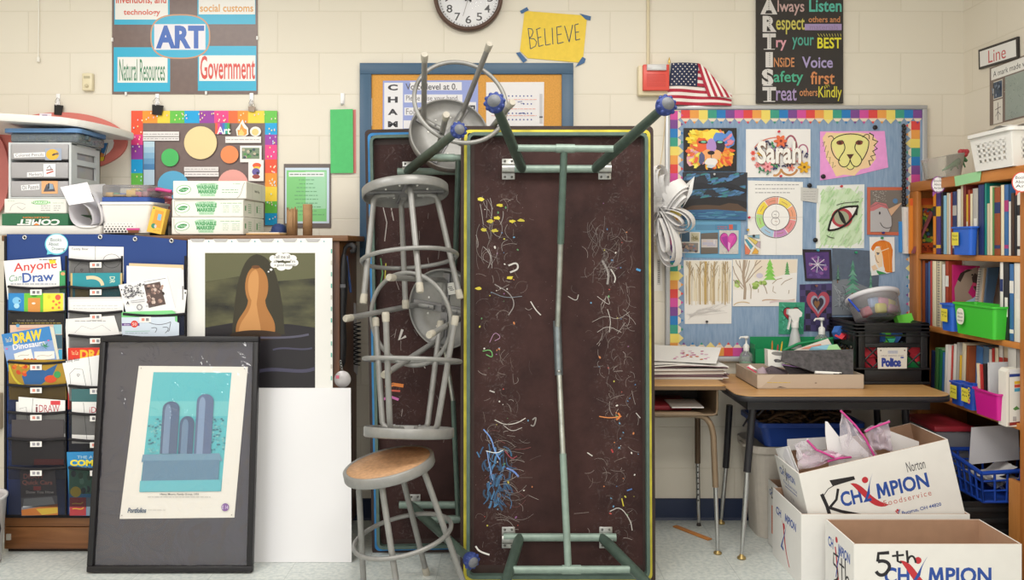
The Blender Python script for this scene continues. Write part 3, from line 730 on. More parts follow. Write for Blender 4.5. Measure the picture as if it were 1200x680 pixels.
a.ering(*z(290, 316), 4.2, 4.4, .6, '#8a8286').ering(*z(290, 374), 4.8, 4.6, .6, '#8a8286').line([z(276, 312), z(300, 318)], .5, '#8a8286').line([z(282, 372), z(310, 378)], .5, '#b08a7a')
a.done('colour_wheel_sheet', 'white sheet with a hand coloured ring of eight colours', 'drawing')
# --- pink lion
z = zm(950, 145, 4.385)
a = art([z(48, 40), z(380, 38), z(398, 225), z(235, 265), z(48, 292)], '#ee9fdc', var=.05)
a.poly(zp([(60, 75), (80, 44), (130, 48), (190, 46), (250, 46), (310, 52), (345, 90), (325, 130), (335, 180), (300, 225), (255, 235), (225, 268), (170, 262), (130, 272), (110, 230), (80, 180), (72, 120)]), '#f4d2a4')
a.poly(zp([(100, 100), (125, 60), (165, 52), (200, 60), (240, 50), (285, 65), (302, 110), (280, 150), (262, 200), (225, 232), (180, 232), (145, 205), (125, 150)]), '#ece596')
bk = '#33302a'
a.line(zp([(60, 100), (72, 92), (62, 118), (80, 112), (70, 145), (90, 140), (80, 175), (100, 172), (95, 205), (115, 198), (112, 228), (128, 215)]), .9, '#8a7a5a')
a.line(zp([(300, 48), (322, 60), (318, 82), (345, 92), (325, 112), (342, 128), (318, 142), (332, 160), (308, 168), (322, 188), (298, 190), (305, 215)]), 1.4, bk)
a.line(bez(z(90, 70), z(100, 58), z(115, 62), z(118, 80)), .9, bk).line(bez(z(265, 70), z(285, 48), z(305, 48), z(300, 80)), .9, bk)
a.line(bez(z(108, 92), z(96, 130), z(120, 180), z(150, 190)), 1.1, bk).line(bez(z(108, 92), z(140, 40), z(270, 40), z(298, 90)), 1.1, bk).line(bez(z(298, 90), z(300, 140), z(270, 180), z(262, 190)), 1.1, bk)
a.line(bez(z(160, 85), z(200, 140), z(150, 150), z(142, 195)), 1.1, bk).line(bez(z(142, 195), z(150, 232), z(195, 235), z(202, 185)), 1.1, bk).line(bez(z(245, 85), z(195, 140), z(260, 150), z(262, 190)), 1.1, bk).line(bez(z(262, 190), z(250, 232), z(212, 232), z(202, 185)), 1.1, bk)
a.poly(zp([(184, 158), (222, 156), (202, 186)]), '#5a3a30').line(bez(z(185, 225), z(195, 242), z(215, 240), z(222, 222)), .8, bk)
for ex in (150, 248): a.ell(*z(ex, 98), 4.2, 2.6, '#8a4a3a').ell(*z(ex, 99), 2, 1.6, '#4a2a28').line(bez(z(ex - 18, 100), z(ex - 8, 84), z(ex + 8, 84), z(ex + 20, 94)), .7, bk)
a.done('lion_drawing', 'drawing of a yellow lion face on pink paper', 'drawing')
# --- grey card, eye
a = art([(938.5, 219.5), (959, 221), (958, 238), (938.5, 235)], '#c9c7c4', lift=.004); a.scrib(941, 223, 956, 235, 4, .5, '#a5a3a2', rr); a.done('grey_card', 'small crumpled grey card between the colour ring and the green eye', 'card')
a = art([z(32, 318), z(276, 312), z(274, 640), z(26, 640)], '#eceeea'); a.dy = 3e-5
a.poly(zp([(60, 350), (200, 330), (262, 380), (262, 600), (200, 632), (50, 620), (42, 450)]), '#d3e8c6')
for i in range(170):
    x, y = rr.uniform(45, 262), rr.uniform(332, 628)
    a.line([z(x - 8, y + 14), z(x + 8, y - 14)], rr.uniform(.6, 2), rr.choice(['#cfe6c0', '#bcdcaa', '#c6e2b6', '#d9eace', '#b2d8a2']))
eye = bez((88, 548), (110, 430), (160, 425), (240, 425), 14) + bez((240, 425), (215, 500), (160, 550), (88, 548), 14)
a.up(5); a.poly(zp(eye), '#efedea'); a.up(4); a.ell(*z(158, 484), 12.4, 11.2, '#b5414c').up(3); a.ell(*z(156, 484), 8.6, 8, '#a3a88e').up(3); a.poly(zp(bez((135, 445), (160, 450), (175, 490), (182, 522), 8) + bez((182, 522), (150, 510), (145, 480), (135, 445), 8)), '#25231f')
a.up(3); a.line(zp(eye), 2.4, '#242220', True); a.line(zp([(205, 430), (238, 420), (232, 470)]), 2, '#242220').line(zp(bez((130, 420), (160, 405), (200, 405), (245, 402))), .8, '#3a3a34').line(zp(bez((80, 575), (95, 585), (110, 588), (120, 588))), .8, '#3a3a34')
a.ell(*z(158, 484), 0.1, .1, '#242220')
a.done('eye_drawing', 'drawing of a red reptile eye on green scribble', 'drawing')
# --- unicorn
a = art([(1016, 219.5), (1058, 219.5), (1058, 276), (1016, 275)], '#c9694f', .003, lift=.0015); a.rect(1019.5, 223, 1058, 272, '#7d746e')
for i in range(46): a.ell(*z(rr.uniform(318, 385), rr.uniform(345, 400)), .4, .4, '#cfcac6', n=6)
a.ell(*z(432, 398), 3, 3, '#5f86b0')
a.poly(zp([(304, 430), (345, 410), (385, 425), (400, 460), (412, 480), (415, 520), (400, 556), (304, 556)]), '#b9b6b8').poly(zp([(304, 425), (330, 402), (385, 412), (398, 440), (360, 428), (320, 448), (304, 450)]), '#c9767c')
a.poly(zp([(395, 440), (472, 402), (410, 475)]), '#d8b090').line(bez(z(355, 508), z(365, 540), z(390, 540), z(408, 533)), .9, '#4a4648').ell(*z(352, 460), 1, 1.8, '#3a3638')
a.line(zp([(304, 430), (345, 410), (385, 425), (412, 480), (415, 520), (400, 556)]), .6, '#6a6668')
a.done('unicorn_drawing', 'drawing of a grey unicorn head in an orange red frame', 'drawing')
# --- girl with orange hair
z = zm(990, 230, 6.8)
a = art([z(195, 325), z(395, 325), z(398, 600), z(330, 618), z(205, 635)], '#ecebea', lift=.003)
a.poly(zp([(235, 420), (300, 400), (300, 560), (270, 570), (245, 520)]), '#f2d8b8')
a.poly(zp(bez((208, 420), (220, 350), (320, 330), (365, 380), 10) + [(382, 430), (376, 520), (378, 608), (330, 608), (310, 560), (300, 470), (285, 400), (250, 400), (225, 440)]), '#df7a2a')
for k in range(9): a.line(bez(z(255 + k * 12, 365), z(300 + k * 8, 420), z(312 + k * 7, 500), z(322 + k * 6, 600)), .8, rr.choice(['#f0a04a', '#c85f1e', '#e88a34']))
a.line(zp([(285, 440), (350, 415)]), 1, '#f2dcc0').line(zp([(250, 450), (275, 455)]), 1, '#3a3230').ell(*z(262, 462), 1.2, .8, '#4a6a90').line(zp([(240, 470), (246, 500), (258, 525), (270, 530)]), .6, '#8a5a40')
a.poly(zp([(210, 560), (240, 545), (262, 580), (225, 595)]), '#efcfae').poly(zp([(250, 590), (310, 608), (330, 616), (270, 625), (255, 610)]), '#3f9a58')
a.done('girl_drawing', 'drawing of a girl with long orange hair in profile', 'drawing')
# --- light blue sheet, three cards, collage card
z = zm(800, 250, 11.33)
a = art([(803, 256), (868, 257), (868, 303), (803, 302)], '#6aa6cc', .001, lift=.0008, rough=.4)
zr(a, '#4f86ac', z, 170, 150, 720, 225)
for k in range(4): a.rect(*z(180, 155 + k * 22), *z(430, 162 + k * 22), '#6f9cbc')
a.scrib(*z(460, 165), *z(590, 215), 2, 1, '#b06a7a', rr); zr(a, '#d0604f', z, 615, 150, 665, 215)
a.done('printed_sheet', 'light blue printed sheet behind the three small cards', 'paper')
a = art([z(-20, 245), z(232, 250), z(226, 530), z(-20, 525)], '#d9d5d0', lift=.004)
zr(a, '#44607a', z, -15, 250, 92, 380); zr(a, '#c2baa0', z, 108, 262, 218, 378); zr(a, '#8a8480', z, -15, 395, 205, 515)
for i in range(24): a.line([z(rr.uniform(115, 205), rr.uniform(275, 365)), z(rr.uniform(115, 205), rr.uniform(275, 365))], .35, '#8a8058')
for i in range(26): a.ell(*z(rr.uniform(-5, 195), rr.uniform(405, 508)), 1.6, 1.3, rr.choice(['#6a6668', '#5a4a52', '#a07a7a', '#7a86a0', '#b59a8a']), n=8)
a.done('art_card', 'small card of tiny pictures left of the grey brown card', 'card')
a = art([z(240, 268), z(470, 255), z(470, 535), z(240, 540)], '#6c645e', lift=.004)
zr(a, '#c9c2c0', z, 248, 345, 460, 455)
for i in range(14): a.rect(*z(250 + rr.uniform(0, 180), 350 + rr.uniform(0, 90)), *z(262 + rr.uniform(0, 190), 370 + rr.uniform(0, 80)), rr.choice(['#d8c9b8', '#b8b4c6', '#c6b6b0', '#d9d4d4']))
for k in range(5): a.rect(*z(245, 470 + k * 13), *z(465, 476 + k * 13), '#857a70')
a.done('art_card', 'small grey brown card beside the pink heart card', 'card')
a = art([z(485, 225), z(742, 228), z(738, 540), z(485, 540)], '#cfcbc8', lift=.004)
for i in range(60): a.ell(*z(rr.uniform(495, 730), rr.uniform(235, 530)), .5, .5, rr.choice(['#b2aeb0', '#e6e2de']), n=6)
hp = heart(0, 0, 1, 1)
a.poly([z(605 + 228 * x, 390 + 262 * y) for x, y in hp], '#7a3a74').poly([z(605 + 212 * x, 390 + 246 * y) for x, y in hp], '#cf4aa8')
a.poly(zp([(510, 320), (590, 300), (600, 480), (540, 400)]), '#a8389a').poly(zp([(612, 300), (690, 300), (640, 400), (612, 420)]), '#dc5ab2').poly(zp([(600, 380), (630, 400), (620, 500), (598, 460)]), '#eaa4d8')
a.done('heart_card', 'small card with a shiny magenta heart', 'card')
a = art([z(818, 290), z(1035, 275), z(1030, 545), z(825, 550)], '#e4e0d8', lift=.005)
for q, c in (([(850, 300), (1020, 285), (1020, 340), (900, 320)], '#8fb6c8'), ([(860, 320), (905, 322), (1010, 380), (960, 420)], '#d9c268'), ([(822, 345), (850, 345), (935, 440), (905, 485)], '#4f9cb4'), ([(822, 400), (900, 500), (880, 545), (828, 545)], '#df7f62'), ([(960, 455), (1005, 500), (1000, 540), (915, 540)], '#e0aa4a'), ([(1000, 375), (1030, 370), (1030, 470), (965, 430)], '#bfa9b6')):
    a.poly(zp(q), c).line(zp(q), .4, '#5a5452', True)
a.done('collage_card', 'little card of coloured wedges at the corner of the colour ring sheet', 'card')
# --- forest, landscape
z = zm(790, 290, 6.8)
a = art([z(75, 102), z(462, 100), z(456, 608), z(85, 610)], '#ece8e4'); a.dy = 3e-5
zr(a, '#e9e2d4', z, 85, 110, 455, 430)
for i in range(46):
    x = rr.uniform(92, 448); yt = rr.uniform(108, 290); yb = rr.uniform(420, 462); w_ = rr.uniform(.5, 1.6)
    a.line(zp([(x + rr.uniform(-5, 5), yt), (x + rr.uniform(-2, 2), (yt + yb) / 2), (x, yb)]), w_ * .7, rr.choice(['#d2bc94', '#bfa67c', '#dcc8a0', '#b5a184', '#e0d0ac', '#c2b6a2']))
    if i % 2: a.line(zp([(x, yt + 90), (x + rr.uniform(-24, 24), yt + 20)]), .45, '#a8957a')
for x, w_ in ((122, 2.4), (248, 2.8), (205, 1.6), (318, 1.8), (405, 1.6)):
    a.line(zp([(x + 3, 112), (x - 2, 280), (x, 455)]), w_, '#c2a468' if x == 248 else '#bda684')
    for k in range(6): a.line(zp([(x, 240 - 20 * k), (x + rr.choice((-1, 1)) * rr.uniform(14, 36), 170 - 14 * k if k < 4 else 112)]), .5, '#97815e')
for i in range(12): a.line(bez(z(rr.uniform(95, 160), rr.uniform(520, 580)), z(180, 470 + i * 7), z(260, 480 + i * 5), z(rr.uniform(300, 450), rr.uniform(440, 540))), .4, '#cfcac8')
a.done('forest_drawing', 'upright drawing of bare brown tree trunks in snow', 'drawing')
a = art([z(466, 96), z(984, 93), z(970, 468), z(466, 470)], '#ebe5dd', lift=.0022); a.dy = 3e-5
zr(a, '#e9dccb', z, 640, 100, 975, 240)
a.poly(zp([(470, 335), (640, 345), (760, 250), (900, 210), (978, 200), (968, 465), (468, 466)]), '#efebe8')
for (x, y, rx, ry) in ((500, 290, 34, 34), (640, 300, 40, 34), (705, 280, 32, 26)):
    for i in range(9): a.ell(*z(x + rr.uniform(-rx, rx) * .6, y + rr.uniform(-ry, ry) * .6), 2.6, 2.2, rr.choice(['#a8c46a', '#8fae54', '#bcd488', '#7f9c50']), n=9)
for (x, y0, y1, w_) in ((762, 98, 245, 92), (900, 118, 208, 42)):
    for k in range(5):
        yy = y0 + (y1 - y0) * k / 5; a.poly(zp([(x, yy - 6), (x + w_ * (.25 + .3 * k / 4), yy + (y1 - y0) * .3), (x - w_ * (.25 + .3 * k / 4), yy + (y1 - y0) * .3)]), ['#8fce62', '#7ec455'][k % 2] if w_ > 50 else ['#6aa868', '#5c9a5e'][k % 2])
tr = '#ad9a88'
a.line(zp([(560, 415), (565, 330), (550, 230), (560, 100)]), 3.2, tr)
for q in ([(562, 330), (520, 270), (480, 200), (468, 150)], [(562, 300), (600, 220), (640, 150), (690, 105)], [(555, 240), (530, 170), (520, 105)], [(560, 260), (585, 180), (600, 105)], [(545, 330), (500, 280), (470, 260)], [(575, 280), (640, 200), (700, 150)], [(556, 200), (575, 140), (580, 100)], [(530, 170), (500, 130), (490, 102)], [(610, 410), (612, 330), (600, 290)], [(740, 370), (725, 320), (705, 290)], [(640, 150), (650, 120), (660, 102)]):
    a.line(zp(q), 1.0, tr)
for q in ([(780, 290), (820, 255), (860, 245)], [(850, 300), (880, 270), (940, 245)], [(790, 310), (785, 350), (810, 365)], [(670, 330), (670, 360)], [(915, 340), (910, 370)]): a.line(zp(q), .7, '#a8927a')
a.line(bez(z(700, 425), z(760, 400), z(850, 440), z(960, 415)), 1.2, '#c9a98f').line(bez(z(760, 440), z(800, 420), z(900, 430), z(960, 425)), 2, '#dcc8cc').line(bez(z(475, 460), z(500, 430), z(560, 430), z(600, 445)), 1, '#d2b68c')
a.ell(*z(680, 225), 4, 3, '#cfc8d8')
a.done('landscape_drawing', 'wide drawing of a bare tree and snowy hills with green pines', 'drawing')
# --- snowflake, checkered heart, pines, green heart
z = zm(905, 285, 6.185)
a = art([z(218, 45), z(425, 48), z(435, 275), z(238, 275)], '#2b2630', .003, lift=.0015); a.poly(zp([(236, 68), (408, 65), (414, 258), (250, 255)]), '#553a78')
for i in range(22): a.ell(*z(rr.uniform(252, 398), rr.uniform(80, 245)), 2.4, 1.8, rr.choice(['#8a5a9c', '#4a3572', '#b06aa0', '#644a8c', '#7a4a90']), n=9)
for k in range(8):
    t = pi * k / 4 + .1; a.line([z(326, 155), z(326 + 62 * math.cos(t), 155 + 58 * math.sin(t))], .9, '#d9d2e0')
    if k % 2 == 0: a.ell(*z(326 + 56 * math.cos(t), 155 + 52 * math.sin(t)), 1.4, 1.4, '#8f88b0', n=8)
a.done('snowflake_painting', 'small purple painting of a white snowflake in a black frame', 'painting')
a = art([z(198, 300), z(440, 292), z(430, 640), z(200, 640)], '#4b4170', .0015)
for i in range(6):
    for j in range(8):
        if (i + j) % 2 == 0: a.rect(*z(202 + i * 38, 300 + j * 42), *z(238 + i * 38, 340 + j * 42), '#2f2a3a' if (i * j) % 3 else '#3a3358')
a.poly([z(330 + 166 * x, 452 + 200 * y) for x, y in hp], '#b04a5c'); a.poly([z(331 + 108 * x, 450 + 140 * y) for x, y in hp], '#9aa0b4'); a.poly([z(331 + 80 * x, 448 + 104 * y) for x, y in hp], '#3a3140').poly([z(322 + 40 * x, 448 + 60 * y) for x, y in hp], '#8a6040')
a.done('heart_painting', 'painting of a red and silver heart on purple checks', 'painting')
a = art([z(435, 38), z(705, 55), z(772, 240), z(765, 400), z(765, 520), z(430, 528)], '#5a6678', .0015, var=.1); a.dy = 3e-5
a.poly(zp([(432, 270), (540, 260), (765, 350), (765, 518), (432, 520)]), '#7c828a')
for i in range(40): a.line(zp([(rr.uniform(440, 560), rr.uniform(290, 500)), (rr.uniform(480, 620), rr.uniform(300, 500))]), .6, rr.choice(['#9298a0', '#6a6f78', '#a4a9ae', '#50555e']))
for (x, y0, y1, w_, tb) in ((582, 130, 365, 68, 440), (475, 155, 262, 26, 290), (712, 205, 345, 34, 365)):
    a.line([z(x, y1 - 100), z(x - 4, tb)], 2.2 if w_ > 60 else 1.2, '#7a5a48')
    for k in range(7):
        yy = y0 + (y1 - y0) * k / 7; hw = w_ * (.22 + .78 * k / 6)
        a.poly(zp([(x, yy - 8), (x + hw * .5, yy + 22), (x + hw, yy + (y1 - y0) * .2), (x, yy + (y1 - y0) * .12), (x - hw, yy + (y1 - y0) * .2), (x - hw * .5, yy + 22)]), ['#5f9a84', '#4c866f', '#72a992'][k % 3] if w_ > 30 else ['#6a9484', '#55806e'][k % 2])
a.done('pine_painting', 'dark grey painting of green pine trees in snow', 'painting')
a = art([z(48, 428), z(235, 430), z(225, 660), z(45, 660)], '#3f9c7c', lift=.003, var=.15)
for i in range(26): a.line(zp([(rr.uniform(55, 220), rr.uniform(440, 650)), (rr.uniform(55, 220), rr.uniform(440, 650))]), 1.4, rr.choice(['#52ae8e', '#358a6c', '#5cb89c']))
a.up(2); a.poly([z(140 + 128 * x, 528 + 130 * y) for x, y in hp], '#2c3a34').poly([z(140 + 116 * x, 528 + 118 * y) for x, y in hp], '#b93844')
a.done('heart_painting', 'small green painting of a red heart behind the spray bottle', 'painting')
# --- pins
def pin(px, py, label, c, r_=.011, big=True):
    p = W(px, py, dF - .006)
    mb = MB(); m4 = Matrix.Translation(p) @ Matrix.Rotation(pi / 2, 4, 'X')
    if big: mb.lathe([(r_, 0), (r_, .006), (r_ * .8, .008), (r_ * .5, .008), (r_ * .45, .012), (r_ * .3, .013)], M(c, .35), m4, 20)
    else: mb.lathe([(.002, -.006), (.005, 0), (.0035, .003), (.0035, .009), (.006, .012), (.005, .014)], M(c, .3), m4, 14)
    o = mb.build('board_magnet' if big else 'push_pin'); tag(o, label, 'pin', 'black round pins on the board' if big else 'push pins on the board')
for px, py, l in ((1025.3, 149.5, 'black round pin at the top of the pink lion drawing'), (964.5, 207, 'black round pin at the lower left of the pink lion drawing'), (948.5, 217.5, 'black round pin on the grey card'), (955.3, 281.5, 'black round pin at the lower left of the eye drawing')): pin(px, py, l, '#242326')
for px, py, l, c in ((985.5, 218.5, 'red push pin at the top of the eye drawing', '#d0404a'), (877.5, 255, 'red push pin at the left edge of the colour ring sheet', '#d8354a'), (876, 269.5, 'yellow push pin above the collage card', '#d8a83a'), (912.3, 154.5, 'red push pin at the top of the flower name picture', '#d8354a'), (914.5, 206.5, 'red push pin at the bottom of the flower name picture', '#d8354a'), (1002.5, 296, 'green push pin at the top of the pine painting', '#2f9a6c'), (1033, 279, 'green push pin above the orange haired girl', '#3f9a5c'), (1034.5, 273, 'purple push pin at the bottom of the unicorn drawing', '#4a3a80'), (958, 293.5, 'teal push pin at the top of the snowflake painting', '#3f9cae'), (956, 335, 'brown push pin at the top of the checked heart painting', '#8a5a50'), (828, 377, 'dark push pin at the bottom of the bare tree drawing', '#3a3638'), (836.5, 204.5, 'silver push pin at the top of the night painting', '#b9bcc0'), (882.8, 276.5, 'black push pin on the collage card', '#2a2a2e')): pin(px, py, l, c, big=False)
# --- beaded black strip
mb = MB()
for k in range(30): mb.ball(W(1059.3 + (.4 if k % 2 else -.4), 147.5 + k * 3.2, dF - .0155), .0098, M('#262428', .35), 8, 1.0)
o = mb.build('beaded_strip'); tag(o, 'black beaded strip hanging down the right side of the board', 'strip')
# --- notice left of board, string and paper star
a = Art([(764, 296), (775.5, 296), (776.5, 341), (764, 341)], '#e9e6e0', DW, .001); a.rect(770, 304, 774, 334, '#cfccc8')
for k in range(12): a.rect(770.8, 306 + k * 2.2, 773.2, 306.9 + k * 2.2, '#4a484a')
a.done('bar_code_notice', 'narrow white notice left of the display board under the paper star', 'notice')
d = 3.98
mb = MB(); mb.tube([W(780.5, 129, DW - .03), W(776.5, 175, d), W(772, 205, d), W(771, 240, d)], .002, M('#cdb893', .7)); s_ = None
t = thing('paper_star', 'large white cut paper star hanging left of the display board', 'paper decoration', W(776, 315, d))
sb = MB(); sb.v, sb.f, sb.fm, sb.sm, sb.mats = mb.v, mb.f, mb.fm, mb.sm, mb.mats; sb.build('string', t)
c0 = W(776, 243, d); paper = M('#f4f2f2', .6)
def petal(tip, wd, twist, nest=4, spike=None):
    tip = Vector(tip); ax = tip - c0; L_ = ax.length; ax.normalize(); side = ax.cross(Vector((0, 1, 0))); side.normalize()
    side = Matrix.Rotation(twist, 3, ax) @ side; nrm = ax.cross(side)
    mb = MB()
    for k in range(nest):
        f = 1 - k * .22; l0 = L_ * (.06 * k); ln = (L_ - l0) * (.98 - .10 * k); wdt = wd * f
        pts = []
        for i in range(25):
            u = i / 24; s2 = math.sin(pi * u); 
            # teardrop loop: from the centre out one side and back on the other
            tt = 2 * pi * u; r_ = (1 - math.cos(tt)) / 2
            pts.append(c0 + ax * (l0 + ln * r_) + side * (wdt * math.sin(tt) * (.35 + .65 * (r_ ** .7))))
        h = .030 - .003 * k
        sh = nrm * (.012 * k * (1 if k % 2 else -1))
        mb.grid(lambda u, v, pts=pts, h=h, sh=sh: pts[int(round(u * 24))] + nrm * (h * (v - .5) * 2) + sh, 24, 2, paper)
    mb.build('petal', t)
for px, py, dd, wd, tw in ((769, 193, 3.98, .055, .5), (804, 214, 3.92, .06, 1.0), (812, 268, 3.93, .062, .45), (789, 314, 3.95, .062, .7), (766, 288, 4.0, .05, .3), (757, 232, 4.0, .05, .6)):
    petal(W(px, py, dd), wd, tw)
# the long pointed strip at the upper right
mb = MB(); A_ = [W(*p, dd) for p, dd in (((797, 226), 3.92), ((801, 219), 3.91), ((814, 207), 3.90), ((812, 220), 3.90), ((806, 236), 3.91), ((800, 243), 3.92))]
mb.add([W(795, 222, 3.92), W(804, 216, 3.90), W(814, 206.5, 3.89), W(808.5, 216, 3.905), W(803, 223, 3.92)], [[0, 1, 2, 3, 4]], paper)
mb.add([W(808.5, 216, 3.905), W(814, 206.5, 3.89), W(811, 226, 3.90), W(800, 243.5, 3.93), W(805, 232, 3.92)], [[0, 1, 2, 3, 4]], paper)
mb.build('pointed_tip', t)
# ================================================================ two folding tables stood on end
def xf(mb, M4): mb.v = [M4 @ v for v in mb.v]; return mb
def underside_mat():
    m, nt, p, out = _base('scuffed_brown_board')
    tc = nt.nodes.new('ShaderNodeTexCoord')
    n = nt.nodes.new('ShaderNodeTexNoise'); n.inputs['Scale'].default_value = 5; n.inputs['Detail'].default_value = 9; n.inputs['Roughness'].default_value = .7
    r = nt.nodes.new('ShaderNodeValToRGB'); e = r.color_ramp.elements
    e[0].color = lin('#261616'); e[0].position = .3; e[1].color = lin('#3f2826'); e[1].position = .62
    e2 = r.color_ramp.elements.new(.74); e2.color = lin('#554341')
    n2 = nt.nodes.new('ShaderNodeTexVoronoi'); n2.inputs['Scale'].default_value = 60
    r2 = nt.nodes.new('ShaderNodeValToRGB'); r2.color_ramp.elements[0].color = (1, 1, 1, 1); r2.color_ramp.elements[0].position = .05; r2.color_ramp.elements[1].color = (0, 0, 0, 1); r2.color_ramp.elements[1].position = .09
    n3 = nt.nodes.new('ShaderNodeTexNoise'); n3.inputs['Scale'].default_value = 3.2; n3.inputs['Detail'].default_value = 3
    r3 = nt.nodes.new('ShaderNodeValToRGB'); r3.color_ramp.elements[0].position = .52; r3.color_ramp.elements[1].position = .62
    for q in (n, n2, n3): nt.links.new(tc.outputs['Object'], q.inputs['Vector'])
    nt.links.new(n.outputs['Fac'], r.inputs[0]); nt.links.new(n2.outputs['Distance'], r2.inputs[0]); nt.links.new(n3.outputs['Fac'], r3.inputs[0])
    mu = nt.nodes.new('ShaderNodeMath'); mu.operation = 'MULTIPLY'; nt.links.new(r2.outputs[0], mu.inputs[0]); nt.links.new(r3.outputs[0], mu.inputs[1])
    mx = nt.nodes.new('ShaderNodeMix'); mx.data_type = 'RGBA'; nt.links.new(mu.outputs[0], mx.inputs[0])
    nt.links.new(r.outputs[0], mx.inputs[6]); mx.inputs[7].default_value = lin('#9a8f8c')
    # grey scuffs where hands and knees rubbed, in two bands down the board
    sx = nt.nodes.new('ShaderNodeSeparateXYZ'); nt.links.new(tc.outputs['Object'], sx.inputs[0])
    def mth(op, a_, b_=None):
        q = nt.nodes.new('ShaderNodeMath'); q.operation = op; q.use_clamp = op == 'MULTIPLY'
        for i, s_ in enumerate((a_, b_)):
            if s_ is None: continue
            if isinstance(s_, float): q.inputs[i].default_value = s_
            else: nt.links.new(s_, q.inputs[i])
        return q.outputs[0]
    ax = mth('ABSOLUTE', mth('ADD', sx.outputs['X'], 0.0)); band = mth('SUBTRACT', 1.0, mth('MULTIPLY', mth('ABSOLUTE', mth('SUBTRACT', ax, .23)), 9.0))
    n4 = nt.nodes.new('ShaderNodeTexNoise'); n4.inputs['Scale'].default_value = 26; n4.inputs['Detail'].default_value = 10; n4.inputs['Roughness'].default_value = .75; n4.inputs['Distortion'].default_value = 2.5
    r4 = nt.nodes.new('ShaderNodeValToRGB'); r4.color_ramp.elements[0].position = .54; r4.color_ramp.elements[1].position = .74
    nt.links.new(tc.outputs['Object'], n4.inputs['Vector']); nt.links.new(n4.outputs['Fac'], r4.inputs[0])
    sc_ = mth('MULTIPLY', mth('MULTIPLY', r4.outputs[0], band), .6)
    m5 = nt.nodes.new('ShaderNodeMix'); m5.data_type = 'RGBA'; nt.links.new(sc_, m5.inputs[0]); nt.links.new(mx.outputs[2], m5.inputs[6]); m5.inputs[7].default_value = lin('#8d8380')
    nt.links.new(m5.outputs[2], p.inputs['Base Color']); p.inputs['Roughness'].default_value = .6; p.inputs['Specular IOR Level'].default_value = .2
    return m
UM = underside_mat(); GREEN = M('#52655d', .4, .15, var=.12, scale=30); GREENL = M('#7f9188', .4, .15, var=.12, scale=30); SILV = M('#a3a6a0', .3, .75, var=.2, scale=25); STEEL = M('#a9a9a6', .32, .8, var=.15, scale=60)
EDGE = M('#33231f', .5, var=.2, scale=18)
rt = random.Random(21)
def rnd_rect(x0, x1, z0, z1, r_, n=5):
    o = []
    for cx, cz, a0 in ((x1 - r_, z1 - r_, 0), (x0 + r_, z1 - r_, pi / 2), (x0 + r_, z0 + r_, pi), (x1 - r_, z0 + r_, 3 * pi / 2)):
        for i in range(n + 1): a = a0 + pi / 2 * i / n; o.append((cx + r_ * math.cos(a), cz + r_ * math.sin(a)))
    return o
def frame_ring(mb, x0, x1, z0, z1, w_, r_, ya, yb, m, jit=0.0):
    o = rnd_rect(x0, x1, z0, z1, r_); i_ = rnd_rect(x0 + w_, x1 - w_, z0 + w_, z1 - w_, max(.004, r_ - w_)); n = len(o)
    vs = []
    for y in (ya, yb):
        vs += [Vector((p[0], y, p[1])) for p in o] + [Vector((p[0], y, p[1])) for p in i_]
    fs = []
    for k in range(n):
        j = (k + 1) % n
        fs += [[k, j, n + j, n + k], [2 * n + k, 2 * n + j, 3 * n + j, 3 * n + k], [k, j, 2 * n + j, 2 * n + k], [n + k, n + j, 3 * n + j, 3 * n + k]]
    mb.add(vs, fs, m)
def glide(parent, p, ax, sc_=1.0, label=None):
    ax = Vector(ax).normalized(); q = Vector((0, 0, 1)).rotation_difference(ax).to_matrix().to_4x4(); m4 = Matrix.Translation(p) @ q
    bl = M('#2b3b78', .6, var=.15, scale=80); gy = M('#6a6c72', .7, var=.1, scale=80)
    mb = MB(); s_ = sc_
    mb.lathe([(.018 * s_, -.03 * s_), (.025 * s_, -.026 * s_), (.031 * s_, -.014 * s_), (.033 * s_, 0), (.031 * s_, .012 * s_), (.023 * s_, .019 * s_)], bl, m4, 24)
    for k in range(10):
        t = 2 * pi * k / 10; mb.ball(m4 @ Vector((.030 * s_ * math.cos(t), .030 * s_ * math.sin(t), .008 * s_)), .0075 * s_, bl, 6)
    mb.lathe([(.024 * s_, .008 * s_), (.022 * s_, .020 * s_), (.017 * s_, .028 * s_), (.0001, .031 * s_)], gy, m4, 24)
    mb.build('foot_glide', parent)
